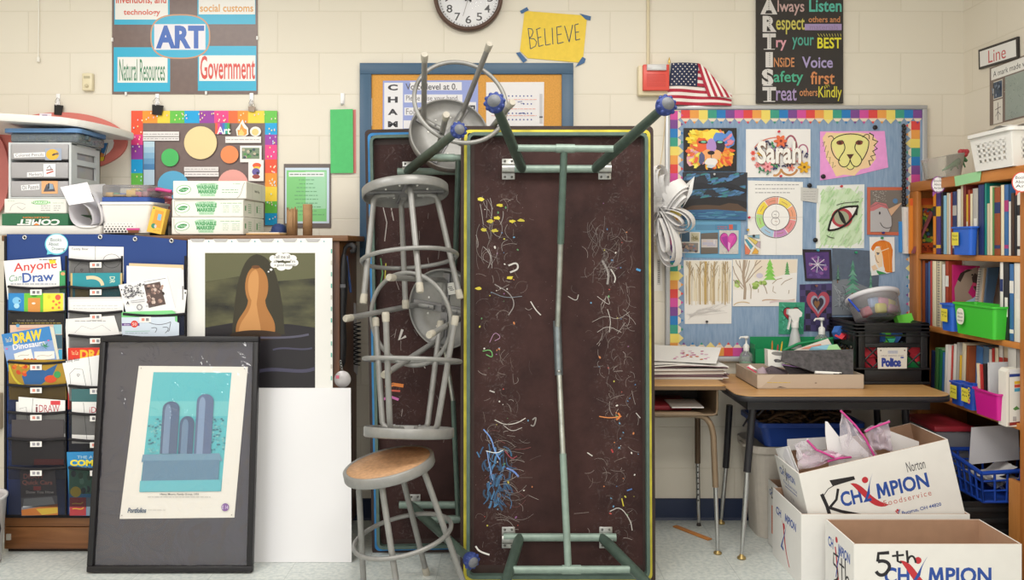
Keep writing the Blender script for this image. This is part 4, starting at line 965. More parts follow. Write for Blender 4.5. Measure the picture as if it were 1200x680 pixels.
def fold_table(label, M4, half, Ht, stripe, legs, hinge, cross, braces, clampx, clampz):
    t = thingM('folding_table', label, 'table', M4)
    mb = MB(); o = rnd_rect(-half, half, 0, Ht, .02); mb.prism(o, 0, .022, EDGE); xf(mb, M4).build('table_top', t)
    mb = MB(); frame_ring(mb, -half + .013, half - .013, .016, Ht - .016, .013, .022, -.0045, .0005, stripe)
    xf(mb, M4).build('painted_edge', t)
    mb = MB(); frame_ring(mb, -half + .026, half - .026, .03, Ht - .03, .013, .03, -.032, .0005, GREEN); xf(mb, M4).build('apron', t)
    for (a, b) in hinge:
        mb = MB(); mb.tube([a, b], .0155, GREENL, n=14); mb.build('hinge_tube', t)
    for (a, b) in cross:
        mb = MB(); mb.tube([a, b], .0135, GREENL, n=14); mid = (Vector(a) + Vector(b)) / 2; dv = (Vector(b) - Vector(a)).normalized(); mb.tube([mid - dv * .035, mid + dv * .035], .0165, GREENL, n=14); mb.build('cross_tube', t)
    for a, b, gl in legs:
        a, b = Vector(a), Vector(b); mb = MB(); mb.tube([a, a.lerp(b, .06), a.lerp(b, .5), a.lerp(b, .985)], [.017, .0205, .019, .0155], M('#43524a', .4, .15, var=.15, scale=30), n=16)
        lg = mb.build('leg', t); glide(lg, b, b - a, gl or 1)
    for b in braces:
        pts, mats, rads = b; bm = MB()
        for i in range(len(pts) - 1): bm.tube([pts[i], pts[i + 1]], rads[i], mats[i], n=12)
        bm.build('brace', t)
    for x in clampx:
        for zc in clampz:
            mb = MB(); mb.box(x - .026, x + .026, -.004, 0, zc - .042, zc + .042, STEEL, .002)
            mb.tube([Vector((x - .024, -.019, zc)), Vector((x + .024, -.019, zc))], .019, STEEL, n=14)
            for sx in (-.014, .014):
                for sz in (-.032, .032): mb.ball(Vector((x + sx, -.004, zc + sz)), .005, M('#6f6f6c', .3, .8), 6)
            xf(mb, M4).build('clamp', t)
    return t
# --- front table
yel = M('#c9bc3e', .5, var=.25, scale=14)
dT0, HT = 3.31, 1.822; lean = -math.atan(.05 / 1.81)
MF = Matrix.Translation((.1815, dT0, 0)) @ Matrix.Rotation(lean, 4, 'X')
def dF_(py, off=0.0):                       # distance of the table's face at height py, minus an offset in front of it
    zz = H - (py - CY) * 3.33 / F; return dT0 + .05 * zz / 1.81 - off
def PF(px, py, off): return W(px, py, dF_(py, off))
h1, h2, h3, h4 = PF(612, 198, .022), PF(697, 198, .022), PF(609, 630, .022), PF(705, 630, .022)
f1, f2, f3, f4 = W(580, 121, 2.74), W(780, 124, 2.74), W(572, 749, 2.74), W(822, 748, 2.74)
cr1 = (h1.lerp(f1, .36), h2.lerp(f2, .36)); cr2 = (h3.lerp(f3, .36), h4.lerp(f4, .36))
m1 = (cr1[0] + cr1[1]) / 2; m2 = (cr2[0] + cr2[1]) / 2
m1 = m1.lerp(Vector((XX(661, m1.y), m1.y, m1.z)), 1); m2 = Vector((XX(666, m2.y), m2.y, m2.z))
bk1, bk2 = PF(653.5, 382, .018), PF(655.5, 440, .02)
ft = fold_table('brown folding table stood on end with yellow painted edge, legs toward the viewer', MF, .3865, HT, yel,
    [(h1, f1, 0), (h2, f2, 0), (h3, f3, 0), (h4, f4, 0)],
    [(PF(592, 198, .022), PF(714, 198, .022)), (PF(590, 630, .022), PF(722, 630, .022))], [cr1, cr2],
    [([m1, m1.lerp(bk1, .52), bk1], [GREEN, SILV], [.0135, .0115]),
     ([bk2, bk2.lerp(m2, .42), m2], [SILV, GREENL], [.0115, .0135])],
    [-.196, .19], [(H - (198 - CY) * 3.35 / F), (H - (630 - CY) * 3.315 / F)])
mb = MB(); q0, q1 = PF(652.8, 376, .012), PF(655, 440, .012); mb.tube([q0, q1], .016, M('#8d979c', .35, .6, var=.15, scale=40), n=4)
for k in (.08, .92): mb.ball(q0.lerp(q1, k) + Vector((0, -.012, 0)), .007, STEEL, 6)
mb.build('brace_bracket', ft)
a = Art((556, 163, 752.5, 662), '#3a2724', 3.33, .0006, mat=UM, u=1 / 293.5, center=(653.5, 684), M4=MF @ Matrix.Translation((0, -.0002, 0))); a.dy = 6e-6
# paint marks left by years of art lessons
def stroke(x, y, L_, an, w_, c, bend=.4):
    b = rt.uniform(-bend, bend) * L_
    p0 = (x - L_ / 2 * math.cos(an), y - L_ / 2 * math.sin(an)); p3 = (x + L_ / 2 * math.cos(an), y + L_ / 2 * math.sin(an)); n_ = (-math.sin(an) * b, math.cos(an) * b)
    P = [p0, (p0[0] * .67 + p3[0] * .33 + n_[0], p0[1] * .67 + p3[1] * .33 + n_[1]), (p0[0] * .33 + p3[0] * .67 + n_[0], p0[1] * .33 + p3[1] * .67 + n_[1]), p3]
    P = [(min(750, max(558, p[0])), min(660, max(165, p[1]))) for p in P]
    a.line(bez(*P, n=5), w_, c)
GR = ['#6f6562', '#857b77', '#5c4f4c', '#948a86', '#524340', '#63564f']
for i in range(260):
    L_side = rt.random() < .55
    x = rt.gauss(588, 15) if L_side else rt.gauss(720, 17); y = rt.uniform(230, 640) if L_side else rt.uniform(265, 640)
    if not (559 < x < 750): continue
    stroke(x, y, rt.uniform(3, 18), rt.choice((rt.uniform(-.5, .5), rt.uniform(.9, 2.3))), rt.choice((.25, .35, .5)), rt.choice(GR))
for i in range(100):
    L_side = rt.random() < .5
    x = rt.gauss(588, 16) if L_side else rt.gauss(722, 15); y = rt.uniform(240, 620)
    if not (560 < x < 749): continue
    r_ = rt.uniform(.4, 1.1); a.ell(x, y, r_ * rt.uniform(.8, 1.8), r_, rt.choice(['#b9b04a', '#4a7aa8', '#a84a44', '#5a8a5a', '#d0cac6', '#c07a4a', '#8a5a8a', '#d9d4d0', '#5f8fb0']), rt.uniform(0, 3), 8)
for i in range(26): stroke(rt.gauss(573, 7), rt.uniform(240, 312), rt.uniform(10, 30), rt.uniform(1.0, 2.1), rt.choice((.3, .5)), rt.choice(['#a9a3a0', '#8a8280', '#77706c']))
for (x, y) in ((563, 236), (575, 262), (583, 258), (600, 262), (611, 261), (567, 272), (580, 273), (598, 328), (561, 341), (586, 243)): a.poly([(x + 5 * rt.uniform(.5, 1) * math.cos(t), y + 2.6 * rt.uniform(.5, 1) * math.sin(t)) for t in [k * pi / 5 for k in range(10)]], rt.choice(['#c9b93a', '#b5a838', '#d6c84a']))
for i in range(70): stroke(rt.gauss(584, 9), rt.uniform(528, 596), rt.uniform(6, 18), rt.uniform(.8, 2.2), rt.choice((.8, 1.6, 2.4)), rt.choice(['#35567a', '#3d6a90', '#2f4a68', '#46739c', '#2a4058']))
for st, w_, c in ([(567, 505), (576, 515), (580, 530), (586, 540)], 3, '#6f90cc'), ([(594, 550), (602, 553), (608, 560)], 4, '#6a86c8'), ([(571, 530), (574, 548), (578, 564)], 2, '#7a98d0'), ([(580, 494), (592, 500), (606, 498), (616, 492)], 2, '#c4bdb8'), ([(590, 500), (600, 508), (612, 503)], 1.6, '#a9a29e'), ([(570, 530), (582, 533), (590, 529)], 2, '#d0d4d8'), ([(580, 336), (598, 346), (604, 360), (596, 372)], 2.2, '#8a8280'), ([(576, 345), (592, 352), (612, 350)], 1.3, '#77808a'), ([(596, 314), (606, 310), (608, 318), (598, 322)], 4, '#b9b4b0'), ([(622, 356), (628, 366), (634, 372)], 2.5, '#bfbab6'), ([(574, 404), (580, 391), (588, 398), (580, 402)], 1.2, '#b088a8'), ([(566, 414), (576, 412), (578, 422), (570, 418)], 2, '#6fae6a'), ([(666, 350), (676, 356), (678, 348)], 1.8, '#a9a4a0'), ([(694, 380), (710, 372), (724, 378), (738, 368)], .9, '#a09a96'), ([(700, 392), (712, 384), (728, 392)], 1, '#b0aaa6'), ([(712, 365), (716, 378), (714, 392)], 1, '#d2ccc8'), ([(706, 308), (714, 322), (712, 336)], 5, '#8a8482'), ([(716, 318), (722, 328), (720, 334)], 3, '#b9b4b0'), ([(702, 490), (714, 492), (728, 490)], 2.2, '#d0824a'), ([(724, 486), (727, 490), (722, 494)], 4, '#c8743a'), ([(714, 600), (726, 594), (738, 610), (740, 622)], 2, '#b5b0ac'), ([(728, 585), (730, 594)], 2.6, '#c4b43a'), ([(716, 528), (718, 532)], 3.4, '#a83a3a'), ([(734, 576), (740, 574)], 3, '#4a6ea8'), ([(688, 532), (694, 536)], 2.4, '#c9c4bf'), ([(746, 318), (751, 320)], 5, '#4a90c4'), ([(624, 494), (629, 490), (626, 502), (622, 500)], 3, '#8a8480'), ([(745, 486), (750, 492)], 2, '#b9b4b0'), ([(592, 530), (600, 540), (606, 536)], 1.4, '#a84a5a'), ([(558, 640), (562, 646), (574, 650)], 4, '#e8e4e0'), ([(700, 350), (716, 362), (712, 350)], .9, '#c8c2be'), ([(574, 460), (580, 462)], 3, '#b3aca8'):
    a.line(chaikin(st), w_ * .5, c)
for i in range(40): stroke(rt.gauss(706, 10), rt.uniform(270, 330), rt.uniform(6, 30), rt.uniform(1.2, 2.6), .35, '#6e6664')
for i in range(30): stroke(rt.gauss(722, 12), rt.uniform(355, 470), rt.uniform(5, 22), rt.uniform(.6, 2.4), rt.choice((.25, .4)), rt.choice(['#a09894', '#7f7673', '#6a5e5b']))
for i in range(40): stroke(rt.gauss(596, 12), rt.uniform(500, 620), rt.uniform(8, 30), rt.uniform(-.6, .6), rt.choice((.25, .45)), rt.choice(['#857c78', '#665a55', '#7f4a48', '#9a918d']))
a.done('underside', parent=ft)
# --- rear table
blu = M('#2f7fbe', .5, var=.2, scale=14)
MBk = Matrix.Translation((XX(436, 3.65) + .3865, 3.65, 0)) @ Matrix.Rotation(-math.atan(.05 / 1.86), 4, 'X') @ Matrix.Rotation(-.022, 4, 'Y')
h1, h2 = W(477, 201, 3.67), W(481, 592, 3.63)
f1, f2 = W(537, 153, 2.98), W(552, 657, 3.18)
c1, c2 = h1.lerp(f1, .38), h2.lerp(f2, .30)
bt = fold_table('brown folding table with blue painted edge standing behind the stools', MBk, .3865, 1.863, blu,
    [(h1, f1, .86), (h2, f2, .92)], [(W(466, 201, 3.67), W(560, 201, 3.67)), (W(468, 592, 3.63), W(566, 592, 3.63))],
    [(c1, c1 + Vector((.18, .0, .0))), (c2, c2 + Vector((.2, .02, .0)))],
    [([c1 + Vector((.14, 0, 0)), W(534, 300, 3.60), W(521, 390, 3.65)], [GREEN, GREEN], [.012, .011]), ([W(521, 405, 3.65), W(531, 470, 3.61), c2 + Vector((.13, .012, 0))], [SILV, GREEN], [.010, .011])],
    [-.196], [H - (199 - CY) * 3.69 / F, H - (590 - CY) * 3.65 / F])
a = Art((446, 166, 655, 628), '#3a2724', 3.67, .0006, mat=UM, u=3.67 / F, center=(545, 645), M4=MBk @ Matrix.Translation((0, -.0002, 0))); a.dy = 2e-5
for (st, w_, c) in (([(461, 452), (470, 448), (482, 450)], 4, '#d07a3a'), ([(466, 455), (478, 456)], 2, '#c85a4a'), ([(456, 466), (466, 462), (476, 466)], 3, '#c46aa8'), ([(458, 300), (460, 318), (456, 336)], 1.6, '#5a8a5a'), ([(464, 306), (462, 330)], 1.2, '#b0a83a'), ([(462, 240), (466, 258), (463, 280)], 1, '#a9a29e'), ([(470, 232), (474, 256)], .8, '#bdb7b3'), ([(482, 384), (478, 396), (486, 392)], 3, '#c9c4c0'), ([(500, 418), (508, 430)], 1, '#bdb7b3')): a.line(st, w_, c)
for i in range(70):
    x, y = rt.uniform(450, 530), rt.uniform(220, 560); a.line([(x, y), (x + rt.uniform(-5, 5), y + rt.uniform(-14, 14))], rt.choice((.4, .6)), rt.choice(GR))
a.done('underside', parent=bt)

# ================================================================ five steel stools
SG = M('#8b8a88', .42, .3, var=.06, scale=40); SGd = M('#858486', .45, .3, var=.06, scale=40); CAP = M('#aaa498', .6, var=.1, scale=60); PAD = M('#ad8663', .6, var=.18, scale=70)
def make_stool(label, M4, ext=(0, 0, 0, 0), group='steel stools stacked by the tables', pad=PAD):
    t = thingM('stool', label, 'stool', M4, group)
    mb = MB(); mb.lathe([(.158, .4595), (.167, .463), (.1725, .458), (.1725, .428), (.170, .424), (.166, .424), (.1635, .428), (.1635, .444), (.10, .446), (.0001, .446)], SG, n=56)
    for k in range(2):
        m_ = Matrix.Rotation(pi / 4 + k * pi / 2, 4, 'Z'); b0 = len(mb.v); mb.box(-.155, .155, -.017, .017, .436, .446, SGd, .002)
        for i in range(b0, len(mb.v)): mb.v[i] = m_ @ mb.v[i]
    for k in range(8): mb.ball(Vector((.09 * math.cos(pi / 4 * k + .4), .09 * math.sin(pi / 4 * k + .4), .4455)), .005, M('#e4e2de', .3), 6)
    xf(mb, M4).build('seat_pan', t)
    mb = MB(); mb.lathe([(.0001, .4605), (.10, .4605), (.1585, .460), (.1585, .455)], pad, n=48); xf(mb, M4).build('seat_pad', t)
    for k in range(4):
        a_ = pi / 4 + k * pi / 2; c_, s_ = math.cos(a_), math.sin(a_); e = ext[k]
        P = lambda r_, z_: Vector((r_ * c_, r_ * s_, z_))
        zb = -e; rb = .19 + (.19 - .128) / .42 * e
        mb = MB(); mb.tube([P(.045, .431), P(.10, .430), P(.118, .426), P(.1275, .412), P(rb - .004, zb + .028)], [.0105, .0112, .0115, .0115, .0115], SG, n=14)
        mb.ball(P(.07, .422), .006, SGd, 6)
        lg = xf(mb, M4).build('leg', t)
        mb = MB(); mb.tube([P(rb - .0055, zb + .036), P(rb - .001, zb + .008), P(rb, zb)], [.0135, .0145, .0125], CAP, n=14); xf(mb, M4).build('foot_cap', lg)
    mb = MB(); mb.ring((0, 0, .17), .186, .0088, SG, None, 64, 12); xf(mb, M4).build('foot_ring', t)
    return t
def mat4(Rr, T): 
    m = Matrix(Rr).to_4x4(); m.translation = Vector(T); return m
SA = mat4([[-0.6189, -0.7653, -0.177], [0.7843, -0.6145, -0.0853], [-0.0435, -0.1916, 0.9805]], [-0.3843, 3.1901, 0.0733])
SB = mat4([[-0.9551, -0.295, -0.0266], [-0.2748, 0.9161, -0.2921], [0.1105, -0.2717, -0.956]], [-0.3891, 3.3657, 1.0454])
pv = Matrix.Translation(SB @ Vector((0, 0, .25))); SB = pv @ Matrix.Rotation(.12, 4, 'X') @ pv.inverted() @ SB
SC = mat4([[-0.4957, 0.8638, -0.0903], [-0.857, -0.4696, 0.2123], [0.141, 0.1826, 0.973]], [-0.3936, 3.3083, 1.1245])
SD = mat4([[-0.5837, 0.6864, 0.4338], [0.2043, -0.3929, 0.8966], [0.7859, 0.6119, 0.0891]], [-0.4633, 3.0343, 1.0436])
SE = mat4([[-0.3323, 0.9135, -0.2347], [0.2882, 0.3353, 0.8969], [0.8981, 0.2304, -0.3747]], [-0.1594, 3.1006, 1.965])
EY = Vector((0, 0, H))
for m_, k_ in ((SD, 1.04), (SE, 1.025), (SB, .985), (SC, .985)): m_.translation = EY + (m_.translation + m_.to_3x3() @ Vector((0, 0, .26)) - EY) * k_ - m_.to_3x3() @ Vector((0, 0, .26))
ext = []
for k in range(4):
    a_ = pi / 4 + k * pi / 2; p = SA @ Vector((.19 * math.cos(a_), .19 * math.sin(a_), 0)); dv = (SA.to_3x3() @ Vector(((.19 - .128) * math.cos(a_), (.19 - .128) * math.sin(a_), -.42))).normalized()
    ext.append(p.z / -dv.z)
make_stool('grey steel stool standing on the floor with a tan board seat, lowest of the pile', SA, ext)
sb_ = make_stool('grey steel stool turned upside down on top of the standing stool', SB)
copy_thing(sb_, SC, 'grey steel stool standing upright high in the pile, in front of the blue edge')
sd_ = copy_thing(sb_, SD, 'grey steel stool lying sideways in the middle of the pile, ring facing the viewer')
copy_thing(sb_, SE, 'grey steel stool lying tilted at the very top of the pile, legs up')
mb = MB(); mb.obox((.045, .085, .4345), (.05, .036, .001), M('#e2e0da', .6), Matrix.Rotation(.5, 3, 'Z'))
for k in range(3): mb.obox((.045 + .008 * (k - 1), .085, .4338), (.003, .02, .0006), M('#55545a', .6), Matrix.Rotation(.5, 3, 'Z'))
xf(mb, SD).build('sticker', sd_)
# ================================================================ cabinet on the left with its pocket chart
WN = WOOD('#6b4125', '#97643c', .4, 'X', 5, 6); WD = WOOD('#4a2c1c', '#6d4329', .45, 'Z', 5, 4); WT = WOOD('#5d3d28', '#7c5636', .45, 'X', 6, 3)
dC = 3.67; xL, xRc = XX(5, dC), XX(398, dC); zT = 1.385
cab = thing('cabinet', 'low brown wooden cabinet behind the pocket chart, covered in school things', 'cabinet', ((xL + xRc) / 2, 3.87, 0))
mb = MB(); mb.box(xL, xRc, dC, 4.07, .03, zT - .025, WD, .003); mb.build('body', cab)
mb = MB(); mb.box(xL - .005, XX(412, 3.74), dC - .012, 4.075, zT - .025, zT, WT, .003); mb.build('top_panel', cab)
mb = MB(); mb.box(xL + .01, xRc - .005, dC - .018, dC, .014, .110, WN, .003); mb.box(xL + .01, xRc - .005, dC - .018, dC, .113, .168, WN, .003); mb.build('drawer_front', cab)
mb = MB(); mb.box(xL + .02, xRc - .02, dC - .004, 4.05, 0, .032, M('#2a1c15', .7)); mb.build('plinth', cab)
mb = MB(); mb.box(XX(11, dC) , XX(16, dC), dC - .024, dC - .018, ZZ(631, dC), ZZ(624, dC), M('#cfcac0', .4)); mb.build('label_tab', cab)

# --- pocket chart
dP = 3.65
pc = thing('pocket_chart', 'blue hanging pocket chart with black mesh pockets full of drawing books', 'pocket chart', W(113, 605, dP))
a = Art([(9, 274.5), (120, 274.5), (160, 276), (214, 281.5), (219, 282), (218, 605), (6.5, 605)], '#23407f', dP, .006, .55); a.done('backing', parent=pc)
BK = M('#201e22', .8); 
def mesh_mat(body):
    m, nt, p, out = _base('black_mesh')
    p.inputs['Base Color'].default_value = lin('#242327'); p.inputs['Roughness'].default_value = .8
    t = nt.nodes.new('ShaderNodeBsdfTransparent'); mx = nt.nodes.new('ShaderNodeMixShader'); mx.inputs[0].default_value = body
    nt.links.new(t.outputs[0], mx.inputs[1]); nt.links.new(p.outputs[0], mx.inputs[2]); nt.links.new(mx.outputs[0], out.inputs['Surface']); return m
MESH = mesh_mat(.6)
cols = {0: (8.5, 78.5), 1: (79.5, 144), 2: (143.5, 218)}
rows = {0: [336, 365, 424, 451, 483, 514, 548], 1: [304, 336, 365, 393, 452, 484, 515, 548], 2: [368, 394, 452, 515, 548]}
def prow(c, r_): return rows[c][r_]
def rd(y): return dP - .012 - .010 * max(0, (y - 290) / 32)      # pockets overlap downwards like shingles
for c in cols:
    x0, x1 = cols[c]; mb = MB(); mb.box(XX(x1 - .8, dP), XX(x1 + 1.4, dP), dP - .012, dP - .005, ZZ(605, dP), ZZ(300 if c != 0 else 300, dP), BK); mb.build('seam', pc)
    for i, y in enumerate(rows[c]):
        d = rd(y); yb = min(605, y + 62 if i < len(rows[c]) - 1 else 605)
        nb = rows[c][i + 1] if i + 1 < len(rows[c]) else 605
        if nb == 605: yb = 604
        x0_, x1_ = x0, x1
        mb = MB(); sag = 2.2
        mb.grid(lambda u, v: W(x0_ + 1 + (x1_ - x0_ - 2) * u, y + sag * math.sin(pi * u) * (1 - v) + (min(yb, nb + 14) - y) * v, d + .008 * v), 10, 3, MESH)
        pk = mb.build('pocket', pc)
        mb = MB(); mb.tube([W(x0_ + 1 + (x1_ - x0_ - 2) * k / 12, y + sag * math.sin(pi * k / 12), d - .001) for k in range(13)], .0062, BK, n=6); mb.build('binding', pk)
        lx = {0: 42, 1: 112, 2: 170}[c]
        b = Art([(lx - 6.5, y + 3.6), (lx + 7, y + 3.4), (lx + 7, y + 9.8), (lx - 6.5, y + 10)], '#ece9e6', d - .004, .0008)
        rc = random.Random(i * 7 + c); b.rect(lx - 4, y + 5, lx - .5, y + 8.4, rc.choice(['#d98a7c', '#77757a', '#9a98a0'])).rect(lx + 1, y + 5, lx + 4.5, y + 8.4, '#8a888e'); b.done('pocket_label', parent=pk)
mb = MB(); mb.box(XX(7, dP), XX(9.2, dP), dP - .014, dP - .004, ZZ(605, dP), ZZ(277, dP), BK); mb.box(XX(9, dP), XX(218, dP), dP - .014, dP - .004, ZZ(606, dP), ZZ(603, dP), BK); mb.build('edge_trim', pc)
for gx, gy in ((28.8, 278.3), (117.5, 277.8), (158.3, 280.3), (201, 282.3)):
    mb = MB(); mb.ring((0, 0, 0), .0075, .003, M('#cfcfd2', .25, .8), Matrix.Translation(W(gx, gy, dP - .008)) @ Matrix.Rotation(pi / 2, 4, 'X'), 20, 8); mb.lathe([(.0045, 0), (.0045, .002)], M('#1a1a1c'), Matrix.Translation(W(gx, gy, dP - .006)) @ Matrix.Rotation(pi / 2, 4, 'X'), 14); mb.build('grommet', pc)
a = Art(ovalb(66.3, 286.3, 13.6, 12.6), '#6fc8dc', dP - .008, .001); a.poly([(56, 293), (66, 297), (55, 298.5)], '#6fc8dc').ell(66.5, 286, 12.4, 11.2, '#e6eef0')
a.text('Books', 59.5, 279, 72, 283, '#2e3540').text('About', 57, 284, 69, 288, '#2e3540').text('Drawing', 61, 289.5, 76, 294.5, '#2e3540')
a.done('speech_bubble_label', parent=pc)
# --- books and papers in the pockets
def cover(q, y_pocket, color, k=0, th=.006, rough=.4, var=0):
    """a thin upright thing standing behind the pocket whose top edge is y_pocket"""
    return Art(q, color, rd(y_pocket) + .0085 - k * .0022, th * .3, rough, var=var)
z = zm(0, 270, 8.5)
a = cover([z(38, 305), z(600, 262), z(625, 548), z(640, 690), z(78, 690), z(65, 552)], 336, '#efedec', 0)
a.text('Anyone', 0, 0, 0, 0, '#d2474a', .012, q=[z(138, 330), z(568, 285), z(572, 405), z(140, 440)]).text('Can', 0, 0, 0, 0, '#4f8f7a', .0, shear=.25, q=[z(92, 452), z(216, 435), z(218, 498), z(96, 512)]).text('Draw', 0, 0, 0, 0, '#3f5fa8', .02, q=[z(222, 425), z(535, 412), z(540, 500), z(228, 525)])
a.poly([z(490, 295), z(555, 290), z(560, 330), z(497, 335)], '#f0cf3a').scrib(*z(395, 284), *z(565, 300), 1, .9, '#3a3840', rr).scrib(*z(110, 525), *z(570, 545), 1, .8, '#5a6a90', rr)
a.done('book', 'wide white book titled Anyone Can Draw in the top left pocket', 'book')
a = cover([(70, 318), (76.5, 317), (77, 370), (70, 370)], 336, '#3f9a62', .6); a.ell(74, 321, 2.5, 2, '#d8a070'); a.done('book', 'green book just showing behind the wide white book', 'book')
z = zm(0, 340, 7.55)
a = cover([z(75, 28), z(572, 26), z(576, 420), z(78, 420)], 365, '#2f86c8', 0)
zr(a, '#6fbf3f', z, 215, 28, 388, 420); zr(a, '#f2e04a', z, 385, 28, 560, 420); zr(a, '#cfc8b8', z, 560, 30, 572, 420); zr(a, '#d9924a', z, 250, 70, 358, 200)
a.ell(*z(150, 95), 5, 4.4, '#7fc0e8').ell(*z(150, 140), 3.2, 3, '#a8d8f0').ell(*z(175, 96), 1, 1, '#2a4a70').ell(*z(300, 118), 2.2, 1.2, '#efe4d8')
a.ell(*z(305, 50), 3.4, 1.6, '#3f8f2f').ell(*z(515, 65), 3.3, 3.3, '#e0604a'); 
for q in ((475, 100), (500, 128), (470, 158), (525, 155), (528, 112)): a.ell(*z(*q), 1.5, 1.5, '#e0784a', n=10)
a.ell(*z(435, 60), 1.8, 2.2, '#d8d03a').done('book', 'book with blue, green and yellow panels in the second pocket', 'book')
a = cover([z(70, 205), z(560, 205), z(560, 800), z(70, 800)], 424, '#1d1b1e', 0); a.text('THE BIG BOOK OF', *z(150, 262), *z(485, 278), '#77706a', .01).scrib(*z(110, 285), *z(540, 300), 1, 1.2, '#8a7a3a', rr)
a.done('book', 'black book with a small printed title behind the dinosaur book', 'book')
a = cover([z(90, 310), z(550, 305), z(552, 620), z(95, 620)], 424, '#d9b8a6', 1); zr(a, '#8fc0cc', z, 475, 306, 548, 390); zr(a, '#3f5f70', z, 490, 395, 552, 520); zr(a, '#3f9cc4', z, 520, 525, 552, 615); a.ell(*z(160, 315), 2.2, 2, '#5f9cc8').rect(*z(150, 335), *z(400, 350), '#cf9a8c')
a.done('book', 'pale pink book behind the dinosaur book', 'book')
a = cover([z(15, 392), z(440, 320), z(478, 330), z(528, 612), z(540, 700), z(75, 720), z(60, 630)], 424, '#3f84c4', 2.2)
a.poly(zp([(30, 500), (495, 440), (525, 615), (62, 630)]), '#86a2d2').poly(zp([(440, 320), (478, 330), (528, 612), (505, 615)]), '#d8d4c4')
a.text('DRAW', 0, 0, 0, 0, '#f2d03c', .045, q=[z(110, 388), z(368, 345), z(372, 440), z(122, 480)]).text('Dinosaurs', 0, 0, 0, 0, '#efe9ea', .02, q=[z(112, 482), z(395, 438), z(402, 488), z(120, 532)]).text('You Can', 0, 0, 0, 0, '#f2e6b0', .0, q=[z(50, 425), z(108, 412), z(110, 455), z(54, 466)])
a.poly(zp([(125, 565), (275, 520), (300, 610), (140, 632)]), '#efe9e2').poly(zp([(305, 545), (482, 540), (486, 605), (310, 625)]), '#efe9e2')
a.line(bez(z(160, 590), z(200, 560), z(240, 590), z(260, 570)), .5, '#9a8f86').line(bez(z(330, 590), z(370, 560), z(430, 600), z(465, 570)), .5, '#9a8f86')
for k in range(7): t_ = k * .9; a.poly(zp([(390, 498), (390 + 55 * math.cos(t_), 495 + 38 * math.sin(t_)), (396 + 20 * math.cos(t_ + .5), 500 + 14 * math.sin(t_ + .5))]), '#3f8f6a')
for k in range(7): a.ell(*z(225 + k * 15, 618 + (k % 2) * 10), 2, 1.8, ['#d86a3a', '#b8482a', '#e0903a'][k % 3], n=9)
a.ell(*z(432, 445), 1.3, .9, '#e06a9a').ell(*z(64, 520), 1.3, .9, '#e06a9a').done('book', 'blue book titled Draw Dinosaurs tilted in the left pockets', 'book')
z = zm(0, 420, 6.19)
a = cover([z(62, 10), z(478, 10), z(484, 300), z(70, 300)], 451, '#a8862f', 0); a.poly(zp([(160, 130), (240, 60), (330, 90), (420, 40), (380, 130), (300, 190), (180, 190)]), '#2f5f96')
for k in range(16): a.ell(*z(rr.uniform(100, 200), rr.uniform(40, 120)), 2.4, 2, rr.choice(['#d8722f', '#c84a2a', '#e0a83a']), n=9)
a.ell(*z(370, 150), 7, 4.5, '#d0502f').ell(*z(418, 118), 4, 4, '#3f9a5a').line(bez(z(70, 50), z(90, 150), z(140, 190), z(170, 195)), 2.5, '#c8b83a')
a.done('book', 'book with a blue bird and orange shapes behind the fourth mesh pocket', 'book')
a = cover([z(118, 316), z(470, 320), z(470, 560), z(120, 560)], 483, '#e4e2e0', 0); a.done('booklet', 'white booklet behind the iDraw booklet in the left column', 'book')
def idraw(q0, q1, x0, x1, y0, y1, label, k):
    a = cover([(x0, y0), (x1, y0 + 4.2), (x1, y0 + 47), (x0, y0 + 47)], 483, '#ecebea', k)
    a.text('i', x0 + 20, y0 + 9, x0 + 22.5, y0 + 18, '#7a3a48').text('DRAW', x0 + 24, y0 + 9.4, x0 + 48, y0 + 18, '#b23a4e', .0).line([(x0 + 17, y0 + 2), (x0 + 14, y0 + 40)], .5, '#6a6870').rect(x0 + 37.5, y0 + 4.6, x0 + 49, y0 + 9.4, '#d8464e')
    a.line([(x0 + 1, y0 + 14), (x0 + 9, y0 + 12), (x0 + 11, y0 + 30), (x0 + 3, y0 + 30)], .5, '#77757c'); a.line(bez((x0 + 20, y0 + 36), (x0 + 32, y0 + 22), (x0 + 40, y0 + 30), (x0 + 48, y0 + 46)), 1, '#8a8890')
    a.done('booklet', label, 'book')
idraw(0, 0, 22, 76.5, 465.2, 500, 'white iDraw booklet with a red tab in the left column pocket', 1)
a = cover([(14, 492), (75, 492), (75, 545), (14, 545)], 514, '#4a4548', 0); a.rect(40, 538, 75, 545, '#8a3a3a').done('book', 'dim grey book behind the sixth mesh pocket of the left column', 'book')
z = zm(0, 520, 4.248)
a = cover([z(100, 130), z(275, 125), z(288, 355), z(108, 360)], 548, '#4f4a50', 0); a.poly(zp([(106, 270), (286, 258), (290, 355), (110, 358)]), '#77757c').poly(zp([(108, 330), (288, 300), (290, 355), (110, 358)]), '#a8642f').poly(zp([(180, 325), (288, 318), (288, 345), (210, 355)]), '#b89a3a').poly(zp([(120, 275), (260, 265), (275, 300), (115, 318)]), '#a9acb2')
a.text('DRAW', *z(118, 150), *z(220, 175), '#b8706a', .02).text('Quick Cars', *z(112, 182), *z(262, 208), '#c87a70', .02).text('Show You How', *z(130, 234), *z(270, 248), '#d4cfcc', .01).rect(*z(168, 212), *z(205, 232), '#b04a4a')
a.done('book', 'grey and red car drawing book in the bottom left pocket', 'book')
